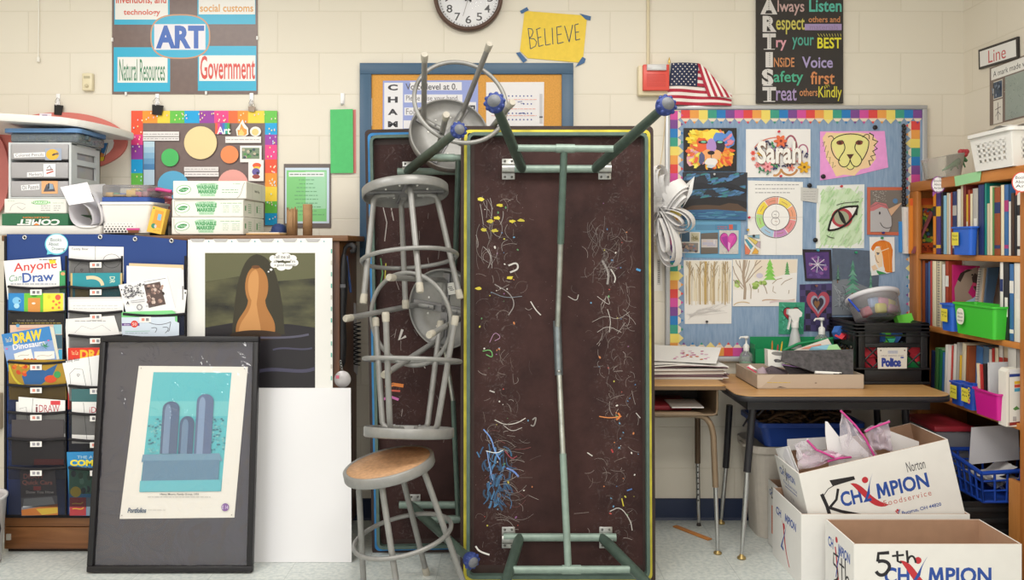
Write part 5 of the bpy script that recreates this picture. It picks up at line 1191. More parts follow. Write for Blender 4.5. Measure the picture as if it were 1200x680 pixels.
# column two
a = cover([(81, 288.5), (145, 289.5), (145, 330), (81, 330)], 304, '#e9e7e8', 0); a.line([(112, 289), (112, 330)], .5, '#77757c').text('Teddy Bear', 84, 290.5, 104, 294, '#4a4850').ering(131, 306, 10, 8, .5, '#6a6870').line([(86, 330), (88, 314), (94, 308), (104, 310), (107, 330)], .5, '#6a6870').line(heart(96, 317, 3, 3), .5, '#6a6870', True)
a.done('worksheet', 'white sheet with line drawings in the top middle pocket', 'paper')
z = zm(75, 280, 5.671)
a = cover([z(45, 228), z(385, 225), z(388, 400), z(50, 410)], 336, '#2f8f9c', 0); zr(a, '#c8b07a', z, 45, 228, 58, 400); zr(a, '#c8b07a', z, 375, 228, 388, 400); a.line(bez(z(150, 260), z(200, 250), z(250, 260), z(258, 310)), 4, '#e0cba8').text('DR', *z(300, 255), *z(345, 290), '#c9d8c4', .02, rot=pi / 2); zr(a, '#8a7a3a', z, 75, 320, 170, 390)
a.done('book', 'teal book with a pale arm on its cover in the middle column', 'book')
for k, (y0, c_) in enumerate(((348.5, '#c9c6c8'), (349.5, '#e6e4e4'), (351.5, '#ecebea'))):
    a = cover([(80 + k * 1.4, y0 + k * 1.3), (145, y0 - .6 + k), (145, 392), (80 + k, 392)], 365, c_, k * .5); a.scrib(86, y0 + 5, 138, y0 + 12, 2, .5, '#b0aeb4', rr)
    a.done('paper_sheet', ['grey topped sheet at the back of the middle column sheaf', 'white sheet in the middle of the middle column sheaf', 'white front sheet of the middle column sheaf'][k], 'paper', None, 'sheets in the middle column')
a = cover([(77.5, 374), (134, 370), (141, 393), (141, 430), (79, 430), (77, 384)], 393, '#e9e7e6', 0); a.scrib(88, 374.5, 124, 378, 1, .8, '#8a888e', rr).line([(88, 390), (96, 382), (108, 386), (120, 381), (130, 388)], .4, '#a9a7ac'); a.done('worksheet', 'white handout above the red book in the middle column', 'paper')
a = cover([(80, 408), (143, 407), (143, 480), (80, 480)], 452, '#d83a2c', 0); a.text('DRAW', 94, 410, 136, 421, '#f0b83a', .04).text('You Can', 84, 411, 92, 416, '#f0d8a0'); a.done('book', 'red book titled Draw half hidden by the black picture frame', 'book')
a = cover([(73, 424), (118, 416), (143, 416), (143, 470), (82, 470), (79, 451)], 452, '#ecebec', 1.2); a.line([(104, 418), (108, 452)], .5, '#6a6870').line([(83, 450), (82, 438), (88, 432), (97, 433), (101, 452)], .5, '#6a6870').text('Teddy Bear', 76, 420, 94, 425, '#5a5860', rot=-.15); a.line(heart(92, 440, 3, 3), .5, '#6a6870', True); a.done('worksheet', 'white sheet with a drawn oval in front of the red book', 'paper')
a = cover([(84, 456), (140, 456), (140, 520), (84, 520)], 484, '#3f6a6e', 0); a.done('book', 'dull teal book behind the middle column mesh', 'book')
a = cover([(84.5, 471), (142, 471.5), (142, 520), (84.5, 520)], 484, '#e9e7e6', 1); a.text('iDRAW', 105, 477, 135, 484, '#b23a4e').line([(98, 472), (102, 515)], .5, '#77757c'); a.done('booklet', 'white iDraw booklet in the middle column', 'book')
z = zm(0, 520, 4.248)
a = cover([z(333, 42), z(560, 38), z(570, 360), z(348, 358)], 548, '#2f86c0', 0); zr(a, '#3f7f6a', z, 345, 130, 480, 250); zr(a, '#a8383f', z, 348, 268, 430, 358); zr(a, '#7a8fa0', z, 432, 268, 560, 358)
a.text('THE ART OF', *z(385, 60), *z(540, 74), '#bcd4e0').text('COMICS', *z(350, 80), *z(540, 112), '#f0dc3a', .05).text('DRAWING', *z(405, 116), *z(520, 128), '#bcd4e0'); a.ell(*z(378, 240), 6.3, 6.3, '#d0b83a').line(bez(z(360, 300), z(390, 290), z(400, 310), z(415, 290)), 1, '#d8b03a').line(bez(z(362, 325), z(390, 318), z(400, 335), z(418, 318)), 1, '#d8b03a')
for k in range(8): a.ell(*z(rr.uniform(350, 475), rr.uniform(150, 240)), 3, 4, rr.choice(['#2f5f4a', '#4a8f7a', '#25404a', '#6aa08a']), n=9)
a.done('book', 'bright blue comic drawing book in the lower middle pocket', 'book')
# column three
z = zm(135, 300, 6.8)
for k, (q, c_, lab) in enumerate((([(112, 58), (545, 72), (550, 470), (115, 470)], '#d9c09a', 'tan folder at the back of the right column papers'), ([(92, 78), (530, 98), (540, 470), (95, 470)], '#e6e4e6', 'white sheet in front of the tan folder'), ([(120, 90), (545, 110), (552, 465), (125, 465)], '#e2e0e2', 'white sheet showing at the right of the right column sheaf'), ([(500, 262), (572, 272), (552, 466), (480, 455)], '#e8e6e6', 'white punched strip of paper at the right of the right column'))):
    a = cover([z(*p) for p in q], 368, c_, k * .45); 
    if k == 3: a.ell(*z(560, 295), .9, 1.3, '#2a2a2c', n=10); a.rect(*z(535, 240), *z(545, 350), '#8a888c')
    a.done('folder' if k == 0 else 'paper_sheet', lab, 'folder' if k == 0 else 'paper')
a = cover([z(28, 232), z(415, 160), z(470, 380), z(490, 440), z(88, 450)], 368, '#e9e8ea', 2.2)
a.ell(*z(52, 270), .8, 1, '#2a2a2c', n=10).line([z(230, 208), z(405, 178)], .5, '#55535a')
a.poly(zp([(230, 230), (358, 205), (405, 385), (270, 415)]), '#5a4a48')
for k in range(30): a.ell(*z(rr.uniform(255, 385), rr.uniform(235, 375)), 2.2, 1.5, rr.choice(['#a88a80', '#c8b0a6', '#7a625e', '#3a3032', '#d0bcb4']), rr.uniform(0, 3), 8)
for k in range(70): x, y = rr.uniform(72, 225), rr.uniform(225, 330); a.line([z(x, y), z(x + rr.uniform(-22, 22), y + rr.uniform(-14, 14))], 1, rr.choice(['#55535a', '#77757c', '#3a383e']))
a.text('A', *z(95, 362), *z(118, 385), '#2a282c', .05).line([z(130, 360), z(240, 345), z(240, 362), z(135, 372)], .5, '#77757c', True).ering(*z(200, 408), 2.8, 3, .8, '#55535a').scrib(*z(250, 395), *z(320, 405), 1, .6, '#77757c', rr)
a.done('worksheet', 'tilted white handout with a grey photo of a face', 'paper')
a = cover([z(52, 448), z(455, 434), z(495, 465), z(495, 640), z(55, 640)], 394, '#7fd08a', 0); a.done('paper_sheet', 'green sheet behind the pale blue sheet in the right column', 'paper')
a = cover([z(52, 490), z(478, 485), z(478, 520), z(510, 535), z(508, 700), z(55, 700)], 394, '#cdd8e6', 1); a.rect(*z(55, 536), *z(195, 558), '#6a4a8a').ell(*z(155, 543), 4.2, 4.2, '#d84a3f').text('50', *z(138, 532), *z(172, 555), '#f0e0dc').text('draw', *z(72, 538), *z(118, 554), '#e6dcf0')
a.line(bez(z(270, 530), z(340, 560), z(400, 545), z(445, 525)), .7, '#5a5c66').line(bez(z(290, 575), z(330, 565), z(345, 575), z(320, 610)), .7, '#5a5c66').line(bez(z(380, 570), z(430, 560), z(440, 580), z(400, 615)), .7, '#5a5c66').line(bez(z(445, 530), z(430, 580), z(440, 600), z(420, 600)), .7, '#5a5c66').line([z(80, 602), z(280, 598)], .6, '#8fc0b0').scrib(*z(80, 610), *z(270, 620), 1, .7, '#9ab0b8', rr)
a.done('booklet', 'pale blue booklet with pencil sketches above the black picture frame', 'book')

# --- large print on the cabinet (a plain still life stands in for the picture)
dM = 3.655
a = Art([(220.5, 281), (389.5, 279), (390, 458), (219, 458)], '#eceae6', dM, .003, .35)
def pic_mat():
    m, nt, p, out = _base('dark_landscape_print')
    tc = nt.nodes.new('ShaderNodeTexCoord'); mp = nt.nodes.new('ShaderNodeMapping'); mp.inputs['Scale'].default_value = (2.4, 1, 7)
    n = nt.nodes.new('ShaderNodeTexNoise'); n.inputs['Scale'].default_value = 1.6; n.inputs['Detail'].default_value = 6
    r = nt.nodes.new('ShaderNodeValToRGB'); e = r.color_ramp.elements; e[0].color = lin('#20201c'); e[0].position = .35; e[1].color = lin('#6a6848'); e[1].position = .72
    nt.links.new(tc.outputs['Object'], mp.inputs[0]); nt.links.new(mp.outputs[0], n.inputs[0]); nt.links.new(n.outputs['Fac'], r.inputs[0]); nt.links.new(r.outputs[0], p.inputs['Base Color']); p.inputs['Roughness'].default_value = .22; return m
zq = zm(210, 270, 3.74)
a.rect(240.5, 296.5, 369.5, 458, pic_mat())
a.rect(240.5, 296.5, 369.5, 318, '#605f45'); a.poly([(240.5, 318), (369.5, 318), (369.5, 326), (320, 330), (280, 324), (240.5, 330)], '#5f5f44')
a.poly([(240.5, 384), (275, 378), (340, 380), (369.5, 384), (369.5, 458), (240.5, 458)], '#29262a')
# a pear shaped jug in front of a dark drape
a.poly(bez((272, 392), (276, 330), (284, 300), (301, 298)) + bez((301, 298), (322, 300), (330, 330), (334, 392)), '#383427')
a.poly(bez((277, 392), (274, 372), (290, 368), (291, 352)) + bez((291, 352), (284, 338), (288, 314), (300, 312)) + bez((300, 312), (315, 314), (318, 338), (311, 352)) + bez((311, 352), (312, 368), (326, 372), (322, 392)), '#a8723f')
a.poly(bez((280, 390), (280, 374), (294, 370), (295, 352)) + bez((295, 352), (288, 340), (290, 318), (300, 316)) + bez((300, 316), (306, 320), (303, 342), (301, 356)) + bez((301, 356), (303, 374), (306, 380), (306, 390)), '#c48d56')
a.ell(300, 393, 30, 6, '#3a2c22').ell(300, 313, 5, 2, '#6a4428')
a.line(bez((252, 398), (280, 392), (330, 400), (362, 392)), 2.5, '#5a586a').line(bez((300, 436), (325, 428), (350, 440), (369, 432)), 4, '#4a485e').line(bez((320, 410), (335, 405), (350, 412), (366, 408)), 2, '#4a485e')
for (x, y, r_) in ((321, 303, 5), (328, 301, 6), (336, 301.5, 6), (343, 303, 5), (345, 308, 5), (338, 312, 5), (330, 312.5, 6), (322, 310, 5)): a.ell(x, y, r_, r_ * .8, '#ebe9e6', n=16)
a.ell(318, 316, 1.6, 1.3, '#ebe9e6').ell(315, 318.5, 1, .9, '#ebe9e6')
a.up(4); a.text('Tell me all', 321, 299, 340, 303, '#3a383a').text("about it. I'm", 321, 304.3, 346, 308, '#3a383a').text('a good listener', 322, 309.3, 347, 313, '#3a383a')
for k in range(6): x = 232 + k * 27; a.poly([(x - 9, 280), (x + 9, 280), (x + 6, 283.5), (x - 6, 283.5)], '#b5b3b4'); a.ell(x + 13, 283, .9, .8, '#4f9cae', n=8)
for k in range(12): a.rect(388, 292 + k * 13.5, 389.4, 297 + k * 13.5, ['#5fae9c', '#c8c4b8', '#7fb8a8'][k % 3])
a.done('poster', 'large white bordered print of a dark picture with a speech bubble', 'poster')

# --- long black thing hanging on the cabinet's right side
dU = 3.70
t = thing('umbrella', 'folded black umbrella hanging at the right side of the cabinet', 'umbrella', W(402, 420, dU)); bk = M('#1e1d20', .45)
mb = MB(); mb.tube([W(403, 300, dU), W(404.5, 291, dU), W(408, 287.3, dU - .01), W(412, 287, dU - .015), W(415.4, 289.5, dU - .015), W(415, 294, dU - .015), W(411.5, 294.5, dU - .01)], [.008, .009, .010, .012, .013, .012, .010], bk, n=12); mb.build('handle', t)
mb = MB(); mb.tube([W(403, 298, dU), W(402.5, 312, dU), W(402, 340, dU), W(401, 372, dU), W(401, 400, dU), W(400.5, 425, dU), W(400.5, 432, dU)], [.010, .020, .021, .016, .021, .018, .006], bk, n=14); mb.build('canopy', t)
mb = MB(); mb.box(XX(399.5, dU), XX(406, dU), dU - .024, dU - .02, ZZ(337, dU), ZZ(333, dU), M('#55555a', .4)); mb.build('strap', t)
t = thing('key_tag', 'round pale tag on a small chain below the black umbrella', 'tag', W(401.5, 455, dU - .03))
mb = MB()
for k in range(7): mb.ring((0, 0, 0), .005, .0014, M('#9a9a98', .25, .9), Matrix.Translation(W(399 + (k % 2) * .8 + k * .3, 424 + k * 1.7, dU - .03)) @ Matrix.Rotation(pi / 2 * (k % 2), 4, 'Z') @ Matrix.Rotation(pi / 2, 4, 'X'), 10, 5)
mb.build('chain', t)
mb = MB(); mb.lathe([(.0001, 0), (.036, 0), (.037, .002), (.036, .004), (.0001, .004)], M('#b9b5b6', .35, .2, var=.1, scale=30), Matrix.Translation(W(401.5, 444.5, dU - .032)) @ Matrix.Rotation(pi / 2, 4, 'X'), 28); mb.obox(W(395.5, 442, dU - .037), (.014, .001, .014), M('#c8647a', .5)); mb.build('disc', t)
mb = MB(); mb.tube([W(406, 300, dU + .06), W(411, 343, dU + .06)], .006, M('#2f4a80', .4)); o = mb.build('stick'); tag(o, 'thin dark blue stick leaning behind the black umbrella handle', 'stick')
mb = MB(); cpts = []
for k in range(90): tq = k * .7; cpts.append(W(418.5, 378 + k * .56, 3.93) + Vector((.016 * math.cos(tq), .016 * math.sin(tq), 0)))
mb.tube(cpts, .0032, bk, n=6); o = mb.build('coiled_cord'); tag(o, 'black coiled cord hanging between the cabinet and the rear table', 'cord')
a = Art([(409, 352), (417, 356), (420, 420), (419, 440), (410, 430)], '#b9b6b6', 4.0, .001); a.done('paper_sheet', 'grey paper hanging in the gap right of the cabinet', 'paper')

# --- framed print leaning on the floor
dA, dB_ = 3.43, 3.585
bl, br, tr_, tl = W(104, 672.5, dA), W(297, 670, dA), W(305, 394, dB_), W(120, 395, dB_)
bl.z = br.z = 0.004
xa = (br - bl).normalized(); up_ = (((tl + tr_) / 2) - ((bl + br) / 2)); up_ = (up_ - xa * up_.dot(xa)); fh = up_.length; up_.normalize(); nn = up_.cross(xa)
cen = (bl + br) / 2
M4 = Matrix(((xa.x, nn.x, up_.x, cen.x), (xa.y, nn.y, up_.y, cen.y), (xa.z, nn.z, up_.z, cen.z), (0, 0, 0, 1)))
fw = (br - bl).length / 2
fp = thingM('framed_print', 'large black framed print with a teal picture leaning on the floor', 'framed picture', M4)
mb = MB(); bkf = M('#1d1b1e', .4)
shx = (((tl + tr_) / 2) - cen).dot(xa)
def SH(mb): mb.v = [v + Vector((shx * v.z / fh, 0, 0)) for v in mb.v]; return xf(mb, M4)
for (x0, x1, z0, z1) in ((-fw, fw, 0, .024), (-fw, fw, fh - .024, fh), (-fw, -fw + .024, .024, fh - .024), (fw - .024, fw, .024, fh - .024)): mb.box(x0, x1, -.022, .008, z0, z1, bkf, .003)
SH(mb).build('frame', fp)
mb = MB(); mb.box(-fw + .02, fw - .02, .0, .006, .02, fh - .02, M('#393541', .6)); SH(mb).build('mat_board', fp)
# printed sheet inside, drawn in the frame's own plane
z = zm(130, 420, 3.4)
a = Art([z(52, 34), z(508, 38), z(484, 645), z(18, 650)], '#e4dfd8', 3.5, .002, .3, center=(200.5, 671), u=fh / 277.0, M4=M4 @ Matrix.Translation((0, -.001, 0)))
a.poly(zp([(115, 60), (442, 62), (425, 542), (92, 545)]), '#4fb2bd'); a.dy = 3e-5
a.poly(zp([(112, 180), (438, 180), (434, 240), (110, 240)]), '#69bcc2')
for k in range(120): a.ell(*z(rr.uniform(112, 205), rr.uniform(250, 400)) if k % 2 else z(rr.uniform(370, 430), rr.uniform(240, 390)), 1.6, 1.1, rr.choice(['#3f8a9a', '#5aa6b0', '#2f6f84', '#77b8bc']), n=7)
# three plain rounded boulders on a block
a.poly(zp([(96, 395), (410, 390), (425, 420), (92, 425)]), '#6a90aa').poly(zp([(100, 420), (412, 416), (412, 500), (98, 505)]), '#5a7f9c').poly(zp([(92, 500), (425, 495), (424, 540), (92, 543)]), '#5fb2c0')
for x0, x1, y0, c1, c2 in ((165, 235, 180, '#4a5f80', '#6f88a8'), (240, 300, 240, '#43587a', '#64809f'), (305, 375, 150, '#55688c', '#7a92b4')):
    for i, (q0, q1, c) in enumerate(((x0, x1, c1), (x0 + 10, x0 + 36, c2))): a.poly([z(*p) for p in [(q0, 392)] + [((q0 + q1) / 2 + (q1 - q0) / 2 * math.cos(pi - pi * k / 12), y0 + i * 12 - 30 * math.sin(pi * k / 12) + 30) for k in range(13)] + [(q1, 392)]], c)
a.text('Henry Moore, Family Group, 1951', *z(178, 549), *z(335, 558), '#3a3a44', .012).scrib(*z(128, 560), *z(384, 568), 1, .6, '#a09c9a', rr)
a.text('Portfolios', *z(50, 606), *z(126, 626), '#2f4a6a', .03, shear=.2).scrib(*z(132, 612), *z(204, 618), 1, .5, '#b0aca8', rr); a.ell(*z(446, 604), 4.6, 4.6, '#7a4a94').text('E 14', *z(434, 597), *z(458, 611), '#e6dcf0')
for q in ((64, 44), (496, 46), (28, 636), (474, 634)): a.ell(*z(*q), .7, .7, '#8a8680', n=8)
a.done('print', parent=fp)
def film_mat():
    m, nt, p, out = _base('clear_plastic_film')
    t = nt.nodes.new('ShaderNodeBsdfTransparent'); g = nt.nodes.new('ShaderNodeBsdfGlossy'); g.inputs['Roughness'].default_value = .06
    mx = nt.nodes.new('ShaderNodeMixShader')
    tc = nt.nodes.new('ShaderNodeTexCoord'); n = nt.nodes.new('ShaderNodeTexNoise'); n.inputs['Scale'].default_value = 7; n.inputs['Detail'].default_value = 3; n.inputs['Distortion'].default_value = 1.5
    b = nt.nodes.new('ShaderNodeBump'); b.inputs['Strength'].default_value = .55; b.inputs['Distance'].default_value = .02
    nt.links.new(tc.outputs['Object'], n.inputs[0]); nt.links.new(n.outputs['Fac'], b.inputs['Height']); nt.links.new(b.outputs[0], g.inputs['Normal'])
    mx.inputs[0].default_value = .10; nt.links.new(t.outputs[0], mx.inputs[1]); nt.links.new(g.outputs[0], mx.inputs[2]); nt.links.new(mx.outputs[0], out.inputs['Surface']); return m
mb = MB(); mb.add([(-fw + .022, -.008, .022), (fw - .022, -.008, .022), (fw - .022, -.008, fh - .022), (-fw + .022, -.008, fh - .022)], [[0, 1, 2, 3]], film_mat()); SH(mb).build('plastic_glazing', fp)
# --- white foam board behind it
q0, q1, q2 = W(412, 657, 3.535), W(411, 455, 3.645), W(300, 660, 3.535)
mb = MB(); dx = .58; z0 = .002; hgt = q1.z
mb.add([(q0.x - dx, 3.535, 0.001), (q0.x, 3.535, .001), (q1.x, 3.645, hgt), (q1.x - dx, 3.645, hgt), (q0.x - dx, 3.541, 0.001), (q0.x, 3.541, .001), (q1.x, 3.651, hgt), (q1.x - dx, 3.651, hgt)],
       [[0, 1, 2, 3], [7, 6, 5, 4], [0, 4, 5, 1], [1, 5, 6, 2], [2, 6, 7, 3], [3, 7, 4, 0]], M('#eae9ec', .55)); o = mb.build('foam_board'); tag(o, 'plain white board leaning behind the black framed print', 'board')
# --- bin at the far left edge
t = thing('waste_bin', 'white bin at the left edge beside the cabinet', 'bin', (-2.283, 3.5, 0))
mb = MB(); m4 = Matrix.Translation((-2.283, 3.5, 0)); mb.lathe([(.0001, .002), (.125, .002), (.145, .27), (.150, .275), (.150, .285), (.143, .285), (.138, .27), (.12, .012), (.0001, .012)], M('#d5d3d3', .4), m4, 36); mb.build('bin_body', t)
mb = MB(); mb.tube([Vector((-2.283 + .149, 3.47, .22)), Vector((-2.283 + .168, 3.455, .17)), Vector((-2.283 + .16, 3.45, .12))], .004, M('#222226')); mb.build('handle', t)
mb = MB(); rb_ = random.Random(5); mb.grid(lambda u, v: Vector((-2.283 + .10 * math.cos(2 * pi * u) * (1 - v * .75) + .012 * math.sin(9 * u + 5 * v), 3.5 + .10 * math.sin(2 * pi * u) * (1 - v * .75), .25 + .14 * v + .02 * math.sin(7 * u * 2 + 4 * v))), 24, 6, CLEAR('#e6c4cc', .55, .2)); o = mb.build('plastic_bag'); tag(o, 'pinkish plastic bag standing in the white bin at the left edge', 'bag')
mb = MB(); pw = W(1, 480, DW); mb.box(pw.x - .05, pw.x + .012, DW - .03, DW, ZZ(502, DW), ZZ(460, DW), M('#b9ad98', .5), .004); o = mb.build('outlet_box'); tag(o, 'tan electrical box on the wall at the left edge', 'box')
# ================================================================ things on top of the cabinet
zc = zT + .002
def pxbox(mb, x0, y0, x1, y1, d, dep, m, bev=.003, zb=None):
    """box whose front face shows at these photo pixels at distance d"""
    mb.box(XX(x0, d), XX(x1, d), d, d + dep, zb if zb is not None else ZZ(y1, d), ZZ(y0, d), m, bev)
dA1 = 3.69
mb = MB(); pxbox(mb, -6, 264.5, 118, 272, dA1, .34, M('#dcdad6', .5), .006, zc); o = mb.build('white_tray'); tag(o, 'flat white plastic tray under the green lidded game box', 'tray'); zt_ = ZZ(264.5, dA1)
# green box, upside down lettering
mb = MB(); pxbox(mb, 2, 250.5, 80, 264.5, dA1 + .005, .30, M('#2f6a4a', .45), .002, zt_ + .001); o = thing('green_box', 'flat green box with upside down white lettering', 'box', W(44, 264, dA1)); mb.build('box_body', o)
a = Art((2.5, 251, 79.5, 264), '#2f6a4a', dA1 + .0045, .0005, .45); a.text('COMET', 20, 257, 70, 264, '#ecebe8', .04, rot=pi, shear=.15).text('COLLECTION', 27, 254, 58, 256, '#d87a3a', .02, rot=pi).poly([(39, 264), (43, 261.5), (47, 264)], '#e8823a'); a.done('lettering', parent=o)
zt_ = ZZ(250.5, dA1 + .005) + .001
t = thing('white_box', 'worn white cardboard box with a green mark, between the drawers and the green box', 'box', W(42, 250, dA1)); mb = MB(); pxbox(mb, 5, 233, 78, 250, dA1 + .01, .28, M('#e2e0da', .6), .003, zt_); mb.build('box_body', t)
a = Art((5.5, 234, 77.5, 249), '#e2e0da', dA1 + .0095, .0005); a.poly(sup(48, 237.5, 11, 2.2), '#6fb86a').text('MARKERS', 38, 236, 58, 239, '#e4efe0', .02).scrib(62, 237, 76, 239, 1, .5, '#9ab89a', rr).line(bez((12, 247), (12, 238), (24, 236), (30, 240)), .5, '#a9a7a4').scrib(48, 240, 59, 248, 3, .6, '#8a888c', rr).scrib(63, 240, 71, 248, 3, .6, '#8a888c', rr).line([(20, 242), (26, 246), (30, 243)], .5, '#a9a7a4').scrib(9, 235, 17, 236.5, 1, .5, '#a9c0a4', rr); a.done('printing', parent=o if False else t)
ztd = ZZ(233, dA1 + .01) + .001
# --- clear drawers
dD = dA1 + .012
t = thing('drawer_unit', 'clear plastic drawer unit with picture labels stacked on the white box', 'drawers', W(47, 233, dD))
grey = M('#c9cdcf', .35); cl = CLEAR('#cfcccf', .58, .12)
zb_, zt2 = ztd, ZZ(167, dD); x0, x1 = XX(10, dD), XX(83.5, dD); dep = .26
mb = MB()
hh = (zt2 - zb_)
mb.box(x0, x1, dD, dD + dep, zt2 - .012, zt2, grey, .003); mb.box(x0, x1, dD, dD + dep, zb_, zb_ + .008, grey, .002); mb.box(x0, x1, dD + dep - .006, dD + dep, zb_, zt2, grey)
for xx in (x0, x1 - .010):
    mb.box(xx, xx + .010, dD, dD + .05, zb_, zt2, grey); mb.box(xx, xx + .010, dD + dep - .04, dD + dep, zb_, zt2, grey)
    for k in range(1, 3): mb.box(xx, xx + .010, dD + .05, dD + dep - .04, zb_ + hh * k / 3 - .012, zb_ + hh * k / 3 + .012, grey)
    mb.box(xx, xx + .010, dD + .05, dD + dep - .04, zb_ + .008, zb_ + .02, grey); mb.box(xx, xx + .010, dD + .05, dD + dep - .04, zt2 - .04, zt2 - .012, grey)
mb.build('frame', t)
z = zm(0, 120, 7.552); rc = random.Random(9)
for k in range(3):
    za, zb2 = zb_ + .008 + k * hh / 3, zb_ + (k + 1) * hh / 3 - .006
    mb = MB(); mb.box(x0 + .013, x1 - .013, dD - .004, dD + dep - .012, za, zb2, cl, .003); dr = mb.build('drawer', t)
    mb = MB()
    for i in range(10): mb.obox((rc.uniform(x0 + .05, x1 - .05), rc.uniform(dD + .03, dD + .14), za + .02 + rc.uniform(0, .018)), (rc.uniform(.03, .09), .02, .015), M(rc.choice(['#8a7f86', '#a89aa0', '#6f7a90', '#b08a8a', '#77706c', '#c8c2c4', '#5f6f86']), .6), Euler((rc.uniform(0, 3), rc.uniform(-.6, .6), rc.uniform(0, 3))).to_matrix(), .003)
    mb.build('contents', dr)
    if k == 2: a = Art([z(122, 452), z(400, 440), z(400, 482), z(126, 490)], '#e4e2e4', dD - .005, .0006); a.text('Colored Pencils', 0, 0, 0, 0, '#6a686e', .0, q=[z(135, 458), z(385, 448), z(385, 474), z(138, 482)]); zr(a, '#9aa4b8', z, 400, 408, 545, 512); a.ell(*z(465, 462), 7.5, 6.3, '#dfae3f').ell(*z(478, 462), 2.5, 1.2, '#5a4a48', -.4).ell(*z(505, 455), 2, 1.5, '#7a6a60')
    elif k == 1: a = Art([z(240, 620), z(380, 612), z(380, 655), z(240, 662)], '#e4e2e4', dD - .005, .0006); a.text('Markers', 0, 0, 0, 0, '#6a686e', .0, q=[z(256, 626), z(370, 620), z(370, 648), z(258, 654)]); zr(a, '#e8e6e8', z, 385, 545, 492, 658); a.line([z(415, 585), z(440, 560), z(455, 590)], 1, '#5a5a68').line([z(410, 600), z(470, 595)], 1.4, '#8a5a50').line([z(412, 630), z(474, 610)], 1.6, '#b8564a')
    else:
        zz_ = zm(0, 195, 7.552)
        a = Art([zz_(186, 168), zz_(350, 155), zz_(350, 205), zz_(190, 215)], '#e4e2e4', dD - .005, .0006); a.text('Oil Pastels', 0, 0, 0, 0, '#55535a', .0, q=[zz_(195, 172), zz_(342, 160), zz_(342, 198), zz_(198, 208)]); zr(a, '#dba577', zz_, 368, 130, 512, 242); a.poly([zz_(*p) for p in ((385, 225), (410, 160), (470, 155), (490, 222))], '#55545c').poly([zz_(*p) for p in ((420, 165), (440, 150), (470, 160), (475, 200), (430, 205))], '#8fa0b4').rect(*zz_(425, 150), *zz_(438, 200), '#2a2a30')
    a.done('drawer_label', parent=dr)
# --- lidded box on the drawers, then the big white slab
z1 = zt2 + .001; t = thing('lidded_box', 'smoky clear box with a blue lid squeezed under the white table top', 'box', W(50, 167, dD))
mb = MB(); mb.box(XX(12, dD), XX(92, dD) - .0, dD + .0, dD + .24, z1, z1 + .042, CLEAR('#8f98a0', .45, .1), .008); mb.build('box_body', t)
mb = MB(); rc = random.Random(4)
for i in range(16): mb.obox((rc.uniform(XX(16, dD), XX(88, dD)), rc.uniform(dD + .03, dD + .1), z1 + .02 + rc.uniform(0, .012)), (rc.uniform(.02, .07), .02, .018), M(rc.choice(['#3f5a80', '#5a6a70', '#8a7f78', '#2f4f78', '#a09a94', '#4a6a50', '#6a5a58']), .6), None, .003)
mb.build('contents', t)
mb = MB(); mb.prism(rnd_rect(XX(4, dD), XX(95, dD), dD - .012, dD + .25, .03), z1 + .042, z1 + .060, M('#5f86b4', .35), axis='Z'); mb.build('lid', t)
zs = z1 + .078
slab = bez((-2.70, 3.62), (-2.5, 3.62), (-2.2, 3.63), (-2.06, 3.65), 6) + bez((-1.98, 3.66), (-1.90, 3.70), (-1.85, 3.82), (-1.825, 3.95), 8) + bez((-1.82, 4.0), (-1.815, 4.04), (-1.83, 4.06), (-1.90, 4.06), 5) + [(-2.70, 4.06)]
mb = MB(); tilt = Matrix.Translation((-2.1, 3.7, zs)) @ Matrix.Rotation(.045, 4, 'Y') @ Matrix.Rotation(-.04, 4, 'X') @ Matrix.Translation((2.1, -3.7, 0))
n_ = len(slab); cx_ = sum(p[0] for p in slab) / n_; cy_ = sum(p[1] for p in slab) / n_
lay = []
for (h, s_) in ((0, .985), (.006, .996), (.016, 1.0), (.026, .996), (.032, .985)): lay.append([tilt @ Vector((cx_ + (p[0] - cx_) * s_, cy_ + (p[1] - cy_) * s_, h)) for p in slab])
vs = [v for l in lay for v in l]; fs = [list(range(n_))[::-1], [4 * n_ + i for i in range(n_)]]
for k in range(4):
    for i in range(n_): j = (i + 1) % n_; fs.append([k * n_ + i, k * n_ + j, (k + 1) * n_ + j, (k + 1) * n_ + i])
mb.add(vs, fs, M('#dddbd6', .4)); o = mb.build('white_table_top'); tag(o, 'white round cornered table top lying across the drawers at upper left', 'table top')
# --- curled paper
t = thing('curled_paper', 'large curled sheet of white paper beside the drawers', 'paper', W(97, 267, dA1))
z = zm(0, 195, 7.552); pap = M('#f1eff4', .55)
prof = bez(z(775, 165), z(800, 230), z(880, 330), z(892, 440), 10) + bez(z(892, 470), z(890, 535), z(840, 545), z(760, 542), 8) + bez(z(740, 542), z(640, 540), z(605, 460), z(608, 370), 10) + bez(z(612, 330), z(640, 275), z(690, 285), z(730, 330), 8) + bez(z(780, 370), z(825, 440), z(822, 500), z(800, 520), 6)
dd = dA1 - .006; mb = MB(); mb.grid(lambda u, v: W(*prof[int(round(u * (len(prof) - 1)))], dd) + Vector((-.02 * v, .2 * v, .02 * v)), len(prof) - 1, 3, pap); 
mb.grid(lambda u, v: W(*[(z(535, 185)[i] * (1 - u) + z(775, 140)[i] * u) * (1 - v) + (z(612, 345)[i] * (1 - u) + z(835, 310)[i] * u) * v for i in (0, 1)], dd) + Vector((0, -.002 + .05 * u * 0 - .02 * math.sin(pi * v * .5) * 0, 0)), 6, 6, pap)
mb.build('sheet', t)
